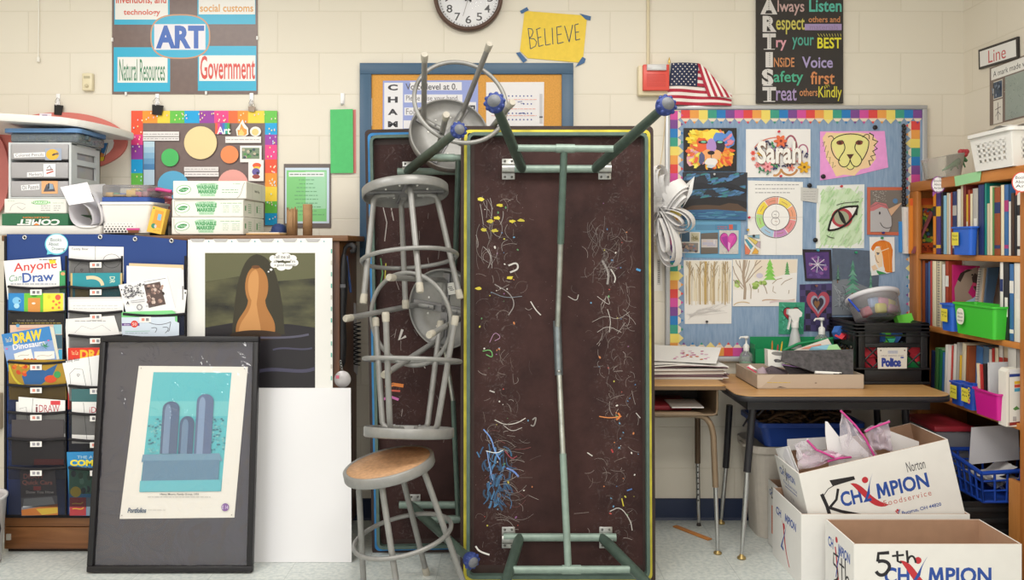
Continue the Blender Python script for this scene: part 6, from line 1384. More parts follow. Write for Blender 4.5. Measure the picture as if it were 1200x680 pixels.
# --- white bin with the clear box of blocks
dW_ = 3.70
t = thing('white_bin', 'white plastic bin with a dotted base holding a clear box of blocks', 'bin', W(146, 273, dW_))
mb = MB()
def tap(mb, xa0, xa1, xb0, xb1, yb, yt, d, dep, m, wall=.004, grow=.012):
    """open tapering tub: bottom pixels xa0..xa1 at yb, top pixels xb0..xb1 at yt"""
    b0, b1, t0, t1 = XX(xa0, d), XX(xa1, d), XX(xb0, d), XX(xb1, d); zb, ztp = ZZ(yb, d), ZZ(yt, d)
    def loop(x0, x1, y0, y1, z_): return [Vector((q[0], q[1], z_)) for q in rnd_rect(x0, x1, y0, y1, .02, 4)]
    L_ = [loop(b0, b1, d + grow, d + dep - grow, zb), loop(t0, t1, d, d + dep, ztp), loop(t0 + wall, t1 - wall, d + wall, d + dep - wall, ztp), loop(b0 + wall, b1 - wall, d + grow + wall, d + dep - grow - wall, zb + wall)]
    n = len(L_[0]); vs = [v for l in L_ for v in l]; fs = [list(range(n))[::-1], [3 * n + i for i in range(n)]]
    for k in range(3):
        for i in range(n): j = (i + 1) % n; fs.append([k * n + i, k * n + j, (k + 1) * n + j, (k + 1) * n + i])
    mb.add(vs, fs, m)
tap(mb, 121, 173.5, 116.5, 178, 273, 238, dW_, .2, M('#e6e3df', .4)); 
mb.prism(rnd_rect(XX(115.5, dW_), XX(179, dW_), dW_ - .004, dW_ + .204, .022), ZZ(239.5, dW_), ZZ(236.8, dW_), M('#efedea', .35), axis='Z'); mb.build('tub', t)
a = Art((122, 261.5, 160, 273), '#e9e6e2', dW_ + .0105, .004); rc = random.Random(2)
for r_ in range(4):
    for c_ in range(9): a.ell(123.5 + c_ * 3.8 + (r_ % 2) * 1.6, 262.6 + r_ * 2.9, .5 + .28 * r_, .4 + .25 * r_, '#2a282c', n=9)
a.poly([(149.5, 268), (164, 268), (163, 273), (151, 273)], '#7a4a30').rect(149, 267.5, 164.5, 269.8, '#d0508f'); a.done('dotted_band', parent=t)
t = thing('block_box', 'clear box of coloured blocks with a blue base on the white bin', 'box', W(146, 237, dW_))
x0, x1 = XX(117, dW_), XX(174, dW_); zz_ = ZZ(236.5, dW_) + .001
mb = MB(); mb.prism(rnd_rect(x0, x1, dW_ + .004, dW_ + .19, .02), zz_, zz_ + .02, M('#34549c', .35), axis='Z'); mb.build('base', t)
mb = MB(); mb.box(x0 + .004, x1 - .004, dW_ + .006, dW_ + .188, zz_ + .02, zz_ + .075, CLEAR('#d4d2d6', .22, .1), .01); mb.build('clear_cover', t)
zb5 = zz_
for (px, c_, w_, h_) in ((122.5, '#d8a63a', 9, 6), (131, '#3f8a5a', 6.5, 5.5), (138, '#5a6ab0', 6, 5), (148, '#e0b33f', 11, 9), (157, '#c0545a', 7, 6.5), (137, '#d8a63a', 13, 3), (155, '#d0a03a', 6, 2.6), (165, '#9a5a68', 6, 7)):
    mb = MB(); u_ = dW_ / F; mb.box(XX(px - w_ / 2, dW_), XX(px + w_ / 2, dW_), dW_ + .014 + (.0 if h_ < 4 else .028), dW_ + .038 + (.0 if h_ < 4 else .04), zb5 + .021, zb5 + .021 + h_ * u_, M(c_, .45), .003); mb.build('block', t)
# --- bags, crayon box, teal box
def crumple(fn, nu, nv, amp, seed):
    def g(u, v):
        p = fn(u, v); q = noise.noise_vector(Vector((u * 4 + seed, v * 4, seed * 1.7))); return p + q * amp
    return g
t = thing('plastic_bag', 'pink zip bag lying on top of the clear block box', 'bag', W(186, 236, 3.80)); mb = MB()
mb.grid(crumple(lambda u, v: W(164 + 38 * u, 217 + 14 * v + 7 * u * (1 - v), 3.80 + .06 * v), 14, 10, .012, 1), 14, 10, CLEAR('#e7b3bd', .55, .15)); mb.build('film', t)
mb = MB(); mb.tube([W(173, 223, 3.79), W(186, 222, 3.785), W(201, 224.5, 3.785)], .008, M('#d9488f', .35), n=8); mb.build('zip_strip', t)
t = thing('red_bag', 'red and pink bag between the white bin and the marker boxes', 'bag', W(188, 250, 3.95)); mb = MB()
mb.grid(crumple(lambda u, v: W(174 + 26 * u, 229 + 20 * v, 3.95 - .03 * math.sin(pi * u)), 10, 8, .014, 3), 10, 8, CLEAR('#b83f4c', .7, .2)); mb.build('film', t)
mb = MB(); pxbox(mb, 175, 243, 187, 275, 3.91, .10, M('#2f4f5c', .5), .003, zc); o = mb.build('teal_box'); tag(o, 'dark teal box behind the tilted crayon box', 'box')
t = thing('crayon_box', 'small yellow crayon box leaning beside the marker boxes', 'box', W(186, 274, 3.72)); mb = MB(); q = [(184, 242), (199.5, 246), (193, 275), (176.3, 271.5)]
a = Art(q, '#e6b84a', 3.72, .04, .4); a.poly([(187, 246), (196.5, 248.5), (192.5, 268), (182, 265.5)], '#e79b3f').poly([(190, 251), (194, 252), (192.5, 259), (188.6, 258)], '#7fb4d4').ell(184.5, 265, 2.8, 3, '#3f8a6a').ell(186.5, 265.5, 1.4, 2, '#c8c4cc').ell(185, 244.5, 1, 1, '#3f8a3a').scrib(184, 269, 192, 271.5, 1, .5, '#b0843a', rr)
b_ = a.done('carton', parent=t)
# --- three marker boxes
cb = M('#e3e0d9', .6, var=.03, scale=20)
def marker_box(x0, y0, x1, y1, d, dep, zb, label, rotz, flap):
    w_ = XX(x1, d) - XX(x0, d); h_ = ZZ(y0, d) - ZZ(y1, d); cx = (XX(x0, d) + XX(x1, d)) / 2
    M4 = Matrix.Translation((cx, d, zb)) @ Matrix.Rotation(rotz, 4, 'Z')
    t = thingM('marker_box', label, 'box', M4, None)
    mb = MB(); mb.box(-w_ / 2, w_ / 2, 0, dep, 0, h_, cb, .003); xf(mb, M4).build('carton', t)
    u = d / F; a = Art((x0 + 1, y0 + 1, x1 - 1, y1 - 1), '#e6e3dc', d, .0006, .55, M4=M4 @ Matrix.Translation((0, 0, h_ / 2)), u=u, center=((x0 + x1) / 2, (y0 + y1) / 2))
    g = '#4f9a62'; g2 = '#2f8a4a'; ox, oy = x0, y0
    a.ell(ox + 12.5, oy + 10.5, 8.6, 5.5, '#7ab487', -.12).ell(ox + 12.5, oy + 10.5, 7.8, 4.8, '#eceae4', -.12).poly(bez((ox + 6.5, oy + 11.5), (ox + 9, oy + 7.5), (ox + 16, oy + 7), (ox + 18.5, oy + 9)) + bez((ox + 18.5, oy + 9), (ox + 16, oy + 14), (ox + 9, oy + 14), (ox + 6.5, oy + 11.5)), g2)
    a.text('Crayola', ox + 8, oy + 9, ox + 17, oy + 12.2, '#bfe0c4', .02, shear=.1)
    a.poly([(ox + 27, oy + 5), (ox + 30, oy + 3), (ox + 50, oy + 2.6), (ox + 53, oy + 4.5), (ox + 52, oy + 10), (ox + 49.5, oy + 15), (ox + 49, oy + 18.4), (ox + 32, oy + 18.4), (ox + 31, oy + 15), (ox + 28.5, oy + 10)], '#b4d4b8')
    a.text('ULTRA CLEAN', ox + 32, oy + 2.9, ox + 48.5, oy + 4.7, g, .01).text('WASHABLE', ox + 27.5, oy + 5, ox + 52.6, oy + 9.8, g, .05).text('MARKERS', ox + 29.5, oy + 10.2, ox + 50.5, oy + 14.8, g, .05).scrib(ox + 33, oy + 15.6, ox + 48, oy + 17.6, 1, .8, '#8aba92', rr)
    if flap: a.scrib(ox + 57, oy + 9, ox + 76, oy + 15, 2, .7, '#7fb08a', rr).scrib(ox + 70, oy + 2.5, ox + 79, oy + 4, 1, .5, '#8ab894', rr).line(bez((x1 - 2, y0 + 2), (x1 - 6, y0 + 9), (x1 - 5, y1 - 4), (x1 - 11, y1 - 1)), .7, '#a9a69e')
    else:
        a.scrib(ox + 57, oy + 4, ox + 82, oy + 5.4, 1, .7, '#8ab894', rr).scrib(ox + 60, oy + 7, ox + 67, oy + 16, 4, .6, '#a3c4aa', rr).scrib(ox + 71, oy + 7, ox + 80, oy + 16, 4, .6, '#a3c4aa', rr).line(bez((x0 + 3, y0 + 2), (x0 + 3, y1 - 6), (x0 + 4, y1 - 2), (x0 + 10, y1 - 1.4)), .6, '#bab7b0')
    a.done('printing', parent=t)
    # printing on the right end
    MS = M4 @ Matrix.Translation((w_ / 2, dep / 2, h_ / 2)) @ Matrix.Rotation(pi / 2, 4, 'Z')
    a = Art((-40, -9.5, 40, 9.5), '#dcd9d1', d, .0006, .6, M4=MS, u=u, center=(0, 0))
    if flap: a.text('Multi-Flap', -6, -2, 14, 2, '#3a3838', .02).line([(-16, -9), (-16, 9)], .8, '#b0ada4').line([(24, -9), (24, 9)], .8, '#b0ada4')
    else: a.rect(-34, -3, -30, 3, g2).scrib(-22, -6, -10, 6, 5, .8, g, rr).rect(10, -4, 14, 4, g2).scrib(16, -6, 28, 5, 4, .7, '#a3c4aa', rr).line([(2, -9), (2, 9)], .8, '#b0ada4')
    a.done('end_printing', parent=t)
    return h_
dK = 3.70
h_ = marker_box(201, 254.3, 286, 274.8, dK, .28, zc + .002, 'white marker box with green printing, bottom of its stack of three', 0.0, False)
h2_ = marker_box(201.5, 233.5, 286, 254.3, dK, .28, zc + .003 + h_, 'white marker box with green printing, middle of its stack of three', 0.0, False)
marker_box(203, 210.5, 288.5, 231.5, dK - .01, .30, zc + .004 + h_ + h2_, 'white marker box with a torn end flap, top of its stack of three', 0.02, True)
mb = MB(); mb.box(XX(288, dK), XX(328, dK), dK, dK + .25, zc, zc + .008, M('#c09a6a', .7), .002); mb.box(XX(290, dK), XX(326, dK), dK + .01, dK + .24, zc + .008, zc + .012, M('#e6ddd0', .7)); o = mb.build('cardboard_sheet'); tag(o, 'flat cardboard sheet on the cabinet beside the marker boxes', 'cardboard')
t = thing('navy_hat', 'small navy blue hat on the cabinet beside the cardboard tubes', 'hat', W(327, 272, 3.84)); cxp = W(327, 272, 3.84)
mb = MB(); mb.lathe([(.036, 0), (.036, .014), (.030, .030), (.018, .040), (.0001, .043)], M('#27396c', .6), Matrix.Translation((cxp.x, 3.84, zc + .012)), 24); mb.build('crown', t)
mb = MB(); mb.prism(rnd_rect(cxp.x - .03, cxp.x + .03, 3.77, 3.825, .02), zc + .012, zc + .017, M('#27396c', .6), axis='Z'); mb.build('brim', t)
br_ = M('#a07d58', .75, var=.12, scale=35)
for (px, wd, ytop, lab, torn) in ((342.3, 12.5, 245.5, 'cardboard tube with a torn top edge', True), (360.5, 11, 239.5, 'smooth cardboard tube standing right of the torn one', False)):
    d = 3.80; c_ = Vector((XX(px, d), d, zc)); r_ = wd * d / F / 2; hh_ = ZZ(ytop, d) - zc; n = 32; rc = random.Random(12); mb = MB()
    top = [hh_ + (rc.uniform(-.012, .012) if torn else 0) for _ in range(n)]
    vs = []
    for (rq, kind) in ((r_, 0), (r_, 1), (r_ - .003, 1), (r_ - .003, 0)):
        for i in range(n): tq = 2 * pi * i / n; vs.append(c_ + Vector((rq * math.cos(tq), rq * math.sin(tq), top[i] if kind else 0)))
    fs = []
    for k in range(4):
        for i in range(n): j = (i + 1) % n; fs.append([k * n + i, k * n + j, ((k + 1) % 4) * n + j, ((k + 1) % 4) * n + i])
    mb.add(vs, fs, br_, True); o = mb.build('cardboard_tube'); tag(o, lab, 'tube', 'cardboard tubes on the cabinet')
# ================================================================ student desk and activity table
TOPW = WOOD('#b98a55', '#cfa26b', .35, 'X', 7, 3); DKM = M('#26252a', .4); TAUPE = M('#8a7660', .42, .25, var=.05); CHR = M('#b9b9b8', .22, .85); 
dk = thing('student_desk', 'student desk with a wood top and an open book box, beside the tall table', 'desk', (.62, 3.85, 0))
zD = .737; xr_ = .925; xl_ = .315
mb = MB(); mb.prism(rnd_rect(xl_, xr_, 3.62, 4.06, .02), zD - .022, zD, TOPW, axis='Z'); mb.build('desk_top', dk)
mb = MB(); mb.box(xl_, xr_, 3.618, 3.622, zD - .022, zD - .006, M('#6f5740', .5)); mb.build('edge_band', dk)
mb = MB(); zb = .60; cv = M('#3a332d', .5); ol = M('#7a6752', .4, .2)
mb.box(xl_ + .02, xr_ - .03, 3.64, 4.03, zb, zb + .006, ol); mb.box(xr_ - .036, xr_ - .03, 3.64, 4.03, zb, zD - .022, ol); mb.box(xl_ + .02, xl_ + .026, 3.64, 4.03, zb, zD - .022, ol); mb.box(xl_ + .02, xr_ - .03, 4.02, 4.03, zb, zD - .022, cv)
mb.tube([(xl_ + .02, 3.638, zb + .003), (xr_ - .05, 3.638, zb + .003), (xr_ - .036, 3.638, zb + .010), (xr_ - .032, 3.638, zb + .03), (xr_ - .032, 3.638, zD - .024)], .005, ol, n=8); mb.build('book_box', dk)
def pt(px, py, d): return W(px, py, d)
mb = MB(); mb.tube([pt(700, 486, 3.66), pt(800, 486, 3.66)] + [Vector(q) for q in bez(pt(812, 486, 3.66), pt(828, 486, 3.66), pt(834, 494, 3.655), pt(836, 512, 3.655), 8)] + [pt(838.5, 571, 3.645)], .0135, TAUPE, n=14); lg = mb.build('leg', dk)
mb = MB(); mb.tube([pt(838.4, 568, 3.645), pt(841, 645, 3.635)], [.0105, .0085], CHR, n=12); f_ = Vector(pt(841, 649, 3.635)); mb.lathe([(.0001, 0), (.018, .001), (.017, .008), (.008, .013), (.007, .02)], M('#b59c66', .3, .7), Matrix.Translation((f_.x, f_.y, 0)), 18); mb.build('leg_insert', lg)
mb = MB(); mb.tube([pt(817.5, 488, 4.0), pt(817.5, 543, 4.0)], .0135, M('#5c4836', .45, .2), n=12); lg = mb.build('leg', dk)
mb = MB(); mb.tube([pt(817.5, 540, 4.0), pt(818.3, 588, 4.0), pt(819, 614, 4.0)], [.0105, .0100, .007], CHR, n=12)
for k in range(7): mb.ball(pt(817.7 + .1 * k, 547 + k * 6.6, 3.992), .0042, M('#2a2a2c', .5), 6)
q_ = pt(819, 614, 4.0); mb.lathe([(.0001, 0), (.012, .001), (.010, .008), (.007, .016)], M('#3a3430', .5), Matrix.Translation((q_.x, 4.0, 0)), 14); mb.build('leg_insert', lg)
mb = MB(); mb.tube([pt(817, 489, 4.0), pt(816, 487, 3.8), pt(806, 486, 3.67)], .010, TAUPE, n=10); mb.build('side_rail', dk)
# things in the book box
mb = MB(); mb.box(.52, .80, 3.72, 3.98, zb + .007, zb + .028, M('#9a2f3a', .5), .004); o = mb.build('red_folder'); tag(o, 'red folder inside the open student desk', 'folder')
mb = MB(); mb.box(.70, .84, 3.66, 3.85, zb + .029, zb + .033, M('#dcd9d8', .6)); o = mb.build('paper_sheet'); tag(o, 'white paper lying on the red folder inside the desk', 'paper')

tb = thing('activity_table', 'wood topped activity table with a black edge under the display board', 'table', (1.38, 3.76, 0))
zA = .718; mb = MB(); o_ = rnd_rect(.937, 1.838, 3.463, 4.06, .075, 8); mb.prism(o_, zA - .024, zA, TOPW, axis='Z'); mb.build('table_top', tb)
mb = MB(); n = len(o_); cxm, cym = 1.3875, 3.7615
def grow(p, g): 
    return (p[0] + g * (1 if p[0] > cxm else -1), p[1] + g * (1 if p[1] > cym else -1))
vs = []
for (g, zq) in ((.0, zA - .003), (.003, zA - .005), (.004, zA - .015), (.003, zA - .027), (-.01, zA - .028)): vs += [Vector((*grow(p, g), zq)) for p in o_]
fs = []
for k in range(4):
    for i in range(n): j = (i + 1) % n; fs.append([k * n + i, k * n + j, (k + 1) * n + j, (k + 1) * n + i])
mb.add(vs, fs, DKM, True); mb.build('edge_band', tb)
mb = MB(); frame = rnd_rect(1.0, 1.775, 3.55, 3.98, .03)
for (x0, x1, y0, y1) in ((1.0, 1.775, 3.55, 3.56), (1.0, 1.775, 3.97, 3.98), (1.0, 1.01, 3.55, 3.98), (1.765, 1.775, 3.55, 3.98)): mb.box(x0, x1, y0, y1, zA - .075, zA - .024, DKM)
mb.build('apron', tb)
for (top, mid, foot) in ((pt(882.5, 474, 3.578), pt(875.5, 553, 3.578), pt(869, 655, 3.578)), (pt(855, 475, 4.0), pt(850.5, 548, 4.02), pt(845, 613, 4.03)), (Vector((1.725, 3.68, zA - .03)), Vector((1.745, 3.68, .40)), Vector((1.77, 3.68, 0))), (Vector((1.725, 3.97, zA - .03)), Vector((1.74, 3.97, .40)), Vector((1.765, 3.97, 0)))):
    mb = MB(); mb.tube([top, mid], .0155, DKM, n=14); lg = mb.build('leg', tb)
    mb = MB(); ft_ = Vector((foot.x, foot.y, .012)); mb.tube([mid - (ft_ - mid) * .03, mid.lerp(ft_, .6), ft_], [.0115, .0112, .007], CHR, n=12); mb.lathe([(.0001, 0), (.019, .001), (.018, .008), (.009, .014), (.007, .022)], M('#b59c66', .3, .7), Matrix.Translation((foot.x, foot.y, 0)), 18); mb.build('leg_insert', lg)
for (a_, b_) in ((pt(888, 487, 3.578), pt(905, 470, 3.60)), (Vector((1.0, 3.62, zA - .16)), Vector((1.1, 3.70, zA - .05)))):
    mb = MB(); mb.tube([a_, b_], .004, DKM, n=8); mb.build('leg_brace', tb)

# --- paper pile on the desk
rp = random.Random(8); t = thing('paper_pile', 'pile of white and brown edged papers on the student desk', 'papers', (.78, 3.9, zD))
zz_ = zD + .0015
for k in range(13):
    cc = rp.choice(['#e6e2dc', '#d9d4ce', '#ecebe8', '#7a6068', '#8a7a72', '#e2ddd8']) if k < 11 else '#efedea'
    th = rp.uniform(.003, .0055); w_ = .40 + rp.uniform(-.02, .02)
    r_ = rp.uniform(-.05, .05); c_ = Vector((.765 + rp.uniform(-.012, .012), 3.895, zz_ + th / 2))
    lift = .0 if k < 10 else .018
    mb = MB(); m4 = Matrix.Translation(c_) @ Matrix.Rotation(r_, 4, 'Z')
    mb.grid(lambda u, v: m4 @ Vector(((u - .5) * w_, (v - .5) * .26, -th / 2 + lift * (.5 + .5 * math.sin(6 * u + k)) * (.6 - v) * (1 if v < .6 else 0))), 12, 6, M(cc, .7)); mb.grid(lambda u, v: m4 @ Vector(((u - .5) * w_, (v - .5) * .26, th / 2 + lift * (.5 + .5 * math.sin(6 * u + k)) * (.6 - v) * (1 if v < .6 else 0))), 12, 6, M(cc, .7))
    for (v_) in (0, 1): mb.grid(lambda u, v: m4 @ Vector(((u - .5) * w_, (v_ - .5) * .26, (v - .5) * th + (lift * (.5 + .5 * math.sin(6 * u + k)) * .6 if v_ == 0 else 0))), 12, 1, M(cc, .7))
    for (u_) in (0, 1): mb.grid(lambda u, v: m4 @ Vector(((u_ - .5) * w_, (u - .5) * .26, (v - .5) * th)), 4, 1, M(cc, .7))
    mb.build('sheet', t); zz_ += th + .0005
zz_ += .002
mb = MB(); z = zm(760, 400, 4.25); m4 = Matrix.Translation((.80, 3.93, zz_ + .004)) @ Matrix.Rotation(-.35, 4, 'Z') @ Matrix.Rotation(.22, 4, 'X')
a = Art((-40, -26, 40, 26), '#efedec', 3.9, .001, .6, u=.0042, center=(0, 0), M4=m4 @ Matrix.Translation((0, 0, .028)) @ Matrix.Rotation(-pi / 2 + .0, 4, 'X'))
for k in range(26): a.ell(rp.gauss(10, 10), rp.gauss(2, 7), 2.4, 1.8, rp.choice(['#c88aa8', '#b86a8a', '#d4a0c0', '#c07a5a', '#e0c0d0', '#d06a4a']), rp.uniform(0, 3), 8)
a.done('paper_sheet', 'top sheet of the desk pile with a pink drawing', 'drawing')

# --- cardboard tray and what is in it
t = thing('cardboard_tray', 'shallow grey cardboard tray of art supplies on the activity table', 'tray', (1.295, 3.8, zA))
gb = M('#b9a897', .7, var=.06, scale=25); x0, x1, y0, y1, z0, z1 = 1.063, 1.527, 3.63, 3.97, zA + .001, zA + .062
mb = MB(); mb.box(x0, x1, y0, y1, z0, z0 + .003, gb); mb.box(x0, x1, y0, y0 + .003, z0, z1, gb); mb.box(x0, x1, y1 - .003, y1, z0, z1, gb); mb.box(x0, x0 + .003, y0, y1, z0, z1, gb); mb.box(x1 - .003, x1, y0, y1, z0, z1, gb); mb.build('tray_body', t)
a = Art((888, 439.5, 1011, 455), '#bcab9a', 3.63, .0006, .7); a.poly([(888, 440), (908, 440), (892, 454), (888, 455)], '#c6b7a8').scrib(899, 447, 927, 450, 1, .8, '#cdb552', rr).ell(956, 449, 1.4, .8, '#8a7a6c').poly([(910, 454.4), (914, 453), (922, 454.6)], '#5a4a40'); a.done('front_marks', parent=t)
q = [W(917, 411, 3.72), W(1000, 409.5, 3.72), W(1000, 440, 3.66), W(954, 436, 3.66), W(915, 423, 3.68)]
mb = MB(); nq = (q[1] - q[0]).cross(q[2] - q[0]).normalized() * .006; mb.add(q + [p + nq for p in q], [[0, 1, 2, 3, 4], [9, 8, 7, 6, 5]] + [[i, (i + 1) % 5, 5 + (i + 1) % 5, 5 + i] for i in range(5)], M('#4f4c4f', .75, var=.35, scale=60)); o = mb.build('dark_board'); tag(o, 'dark grey speckled board lying in the cardboard tray', 'board')
z = zm(860, 370, 6.8)
for k, (pts, c_, lab) in enumerate((([(470, 282), (500, 268), (750, 182), (778, 228), (700, 285)], '#e6ddd6', 'cream paper fanned out above the dark board'), ([(590, 285), (620, 250), (780, 228), (820, 285)], '#8fc4dc', 'light blue paper fanned out above the dark board'), ([(730, 292), (760, 235), (822, 228), (862, 280)], '#a4d69c', 'light green paper fanned out above the dark board'))):
    d = 3.76 - k * .008; mb = MB(); vs = [W(*z(*p), d + (.02 if p[1] < 240 else 0)) for p in pts]; mb.add(vs + [v + Vector((0, .0015, 0)) for v in vs], [list(range(len(vs))), list(range(2 * len(vs) - 1, len(vs) - 1, -1))] + [[i, (i + 1) % len(vs), len(vs) + (i + 1) % len(vs), len(vs) + i] for i in range(len(vs))], M(c_, .6))
    if k == 0: vs2 = [W(*z(*p), d - .001 + (.012 if p[1] < 250 else 0)) for p in ((530, 268), (560, 255), (690, 225), (700, 234), (600, 262))]; mb.add(vs2, [[0, 1, 2, 3, 4]], M('#e0907a', .6))
    o = mb.build('paper_sheet'); tag(o, lab, 'paper')
# green caddy
t = thing('green_caddy', 'green plastic caddy of bottles behind the dark board', 'caddy', (1.30, 3.96, zA)); gp = M('#1f8f5a', .4)
mb = MB(); yy0, yy1 = 3.985, 4.05
def quadsheet(mb, q, th, m):
    nq = (q[1] - q[0]).cross(q[2] - q[0]).normalized() * th; n = len(q); mb.add(list(q) + [p + nq for p in q], [list(range(n)), list(range(2 * n - 1, n - 1, -1))] + [[i, (i + 1) % n, n + (i + 1) % n, n + i] for i in range(n)], m)
xg0, xg1 = XX(884, 3.98), XX(976, 3.98); zt3 = ZZ(404, 3.98)
mb.box(xg0, xg1, 3.972, 4.055, zA + .063, zA + .067, gp); mb.box(xg0, xg1, 3.972, 3.976, zA + .001, zt3 - .02, gp); mb.box(xg0, xg1, 4.05, 4.055, zA + .001, zt3 + .03, gp); mb.box(xg0, xg0 + .004, 3.972, 4.055, zA + .001, zt3, gp); mb.box(xg1 - .004, xg1, 3.972, 4.055, zA + .001, zt3 + .03, gp)
mb.tube([Vector((XX(918, 3.97), 3.968, ZZ(411, 3.97))), Vector((XX(935, 3.97), 3.966, ZZ(403, 3.97))), Vector((XX(976, 3.97), 3.966, ZZ(396.5, 3.97)))], .007, gp, n=8); mb.build('caddy_body', t)
# bottles
def bottle(px, yb, yt, rpx, d, label, liquid, zb, pump, cat='bottle', rz=.4):
    c_ = Vector((XX(px, d), d, zb)); r_ = rpx * d / F; h_ = ZZ(yt, d) - zb; t = thing('pump_bottle', label, cat, c_); m4 = Matrix.Translation(c_)
    mb = MB(); mb.lathe([(.0001, .001), (r_ * .96, .001), (r_, .006), (r_, h_ * .42), (r_ * .85, h_ * .54), (r_ * .36, h_ * .62), (r_ * .34, h_ * .66)], CLEAR('#e0e6e4', .2, .06), m4, 28); mb.build('bottle_body', t)
    mb = MB(); mb.lathe([(.0001, .004), (r_ * .93, .004), (r_ * .93, h_ * .34), (.0001, h_ * .34)], CLEAR(liquid, .85, .1), m4, 28); mb.build('liquid', t)
    wp = M('#efeeec', .3); mb = MB(); mb.lathe([(r_ * .42, h_ * .62), (r_ * .42, h_ * .76), (r_ * .24, h_ * .79), (r_ * .13, h_ * .80), (r_ * .13, h_ * .93), (r_ * .34, h_ * .94), (r_ * .32, h_), (.0001, h_)], wp, m4, 20)
    mb.tube([c_ + Vector((0, 0, h_ * .97)), c_ + Vector((pump * r_ * .9, -r_ * .25, h_ * .975)), c_ + Vector((pump * r_ * 1.1, -r_ * .3, h_ * .93))], [r_ * .16, r_ * .13, r_ * .10], wp, n=8); mb.build('pump', t)
bottle(874.5, 425, 394, 8, 3.93 + .09, 'clear pump bottle of green soap left of the cardboard tray', '#8fd6a4', zA + .001, -1)
bottle(963, 402, 372.5, 9, 4.013, 'clear hand gel pump bottle standing in the green caddy', '#dfe6e6', zA + .068, -1)
t = thing('spray_bottle', 'white spray bottle standing in the green caddy', 'bottle', W(932, 405, 4.013)); c_ = Vector((XX(931.5, 4.013), 4.013, zA + .068)); m4 = Matrix.Translation(c_); hS = ZZ(362, 4.013) - c_.z; wp = M('#eceae8', .35); u_ = 4.013 / F
mb = MB(); mb.lathe([(.0001, .001), (10.5 * u_, .001), (11 * u_, .008), (10 * u_, hS * .12), (6.5 * u_, hS * .36), (5.2 * u_, hS * .5), (3.6 * u_, hS * .60), (3.4 * u_, hS * .66)], CLEAR('#e9eced', .62, .25), m4, 30); mb.build('bottle_body', t)
mb = MB(); mb.lathe([(4.2 * u_, hS * .64), (4.2 * u_, hS * .74), (3.4 * u_, hS * .78)], wp, m4, 20); mb.prism([(-8.5 * u_, hS * .99), (-9 * u_, hS * .90), (-6 * u_, hS * .86), (-3 * u_, hS * .74), (3 * u_, hS * .74), (4 * u_, hS * .84), (7 * u_, hS * .86), (7.5 * u_, hS * .93), (3 * u_, hS)], -.014, .014, wp, m4); mb.build('spray_head', t)
mb = MB(); mb.prism([(-6.5 * u_, hS * .88), (-4.5 * u_, hS * .86), (-5.5 * u_, hS * .74), (-7.5 * u_, hS * .60), (-9 * u_, hS * .61), (-7 * u_, hS * .75)], -.007, .007, wp, m4); mb.build('trigger', t)
# small things in the tray
t = thing('white_carton', 'small white carton with grey ovals and pencils in the cardboard tray', 'carton', W(905, 430, 3.78)); 
a = Art([z(243, 262), z(388, 285), z(375, 400), z(246, 392)], '#eceae6', 3.78, .05, .55); a.ell(*z(320, 292), 7, 2.4, '#8a8886', .1).ell(*z(320, 348), 4.4, 2, '#6f6d6c', .15).ell(*z(306, 350), 1.5, 1.6, '#55535a'); a.done('carton_body', parent=t)
for (q0, q1, c_, lab) in (((302, 265), (306, 200), '#cf7f3a', 'orange pencil standing behind the white carton'), ((360, 272), (386, 205), '#e2b93a', 'yellow pencil leaning behind the white carton'), ((340, 270), (352, 228), '#c0404a', 'red pencil behind the white carton')):
    mb = MB(); p0, p1 = W(*z(q0[0], q0[1] + 120), 3.86), W(*z(*q1), 3.86); mb.tube([p0, p0.lerp(p1, .86), p1], [.0038, .0038, .001], M(c_, .4), n=6); o = mb.build('pencil'); tag(o, lab, 'pencil', 'pencils behind the white carton')
mb = MB(); mb.tube([W(955, 436.5, 3.645), W(976, 437.5, 3.642), W(986, 438.2, 3.64)], [.0065, .0065, .0065], M('#efeeec', .3), n=10); mb.tube([W(976, 438, 3.642), W(987.5, 438.4, 3.64)], .007, M('#2a2a2c', .4), n=10); o = mb.build('marker_pen'); tag(o, 'white marker pen with a dark cap on the tray edge', 'pen')
for (q, c_, lab) in (([(100, 408), (130, 390), (185, 430), (178, 455)], '#eeeaea', 'white and red packet at the left end of the tray'), ([(185, 430), (230, 405), (285, 440), (265, 462), (190, 460)], '#cdb8c4', 'mauve paper scrap in the left end of the tray'), ([(250, 420), (300, 398), (440, 440), (430, 465), (270, 465)], '#5f545c', 'dark mauve paper scrap in the middle of the tray'), ([(380, 385), (480, 395), (640, 440), (640, 462), (440, 465)], '#3f3a3e', 'black paper scrap under the dark board in the tray')):
    mb = MB(); vs = [W(*z(*p), 3.70 + .02 * (i % 2)) for i, p in enumerate(q)]; quadsheet(mb, vs, .0015, M(c_, .6))
    if 'red' in lab: vs2 = [W(*z(*p), 3.695) for p in ((100, 410), (115, 405), (182, 452), (176, 458))]; mb.add(vs2, [[0, 1, 2, 3]], M('#d8466a', .5))
    o = mb.build('paper_scrap' if 'scrap' in lab else 'packet'); tag(o, lab, 'paper' if 'scrap' in lab else 'packet')
mb = MB(); mb.tube([W(*z(385, 392), 3.69), W(*z(500, 408), 3.685), W(*z(636, 437), 3.68)], .0022, M('#a07ab4', .5), n=6); o = mb.build('purple_pencil'); tag(o, 'thin purple pencil lying across the dark paper in the tray', 'pencil')

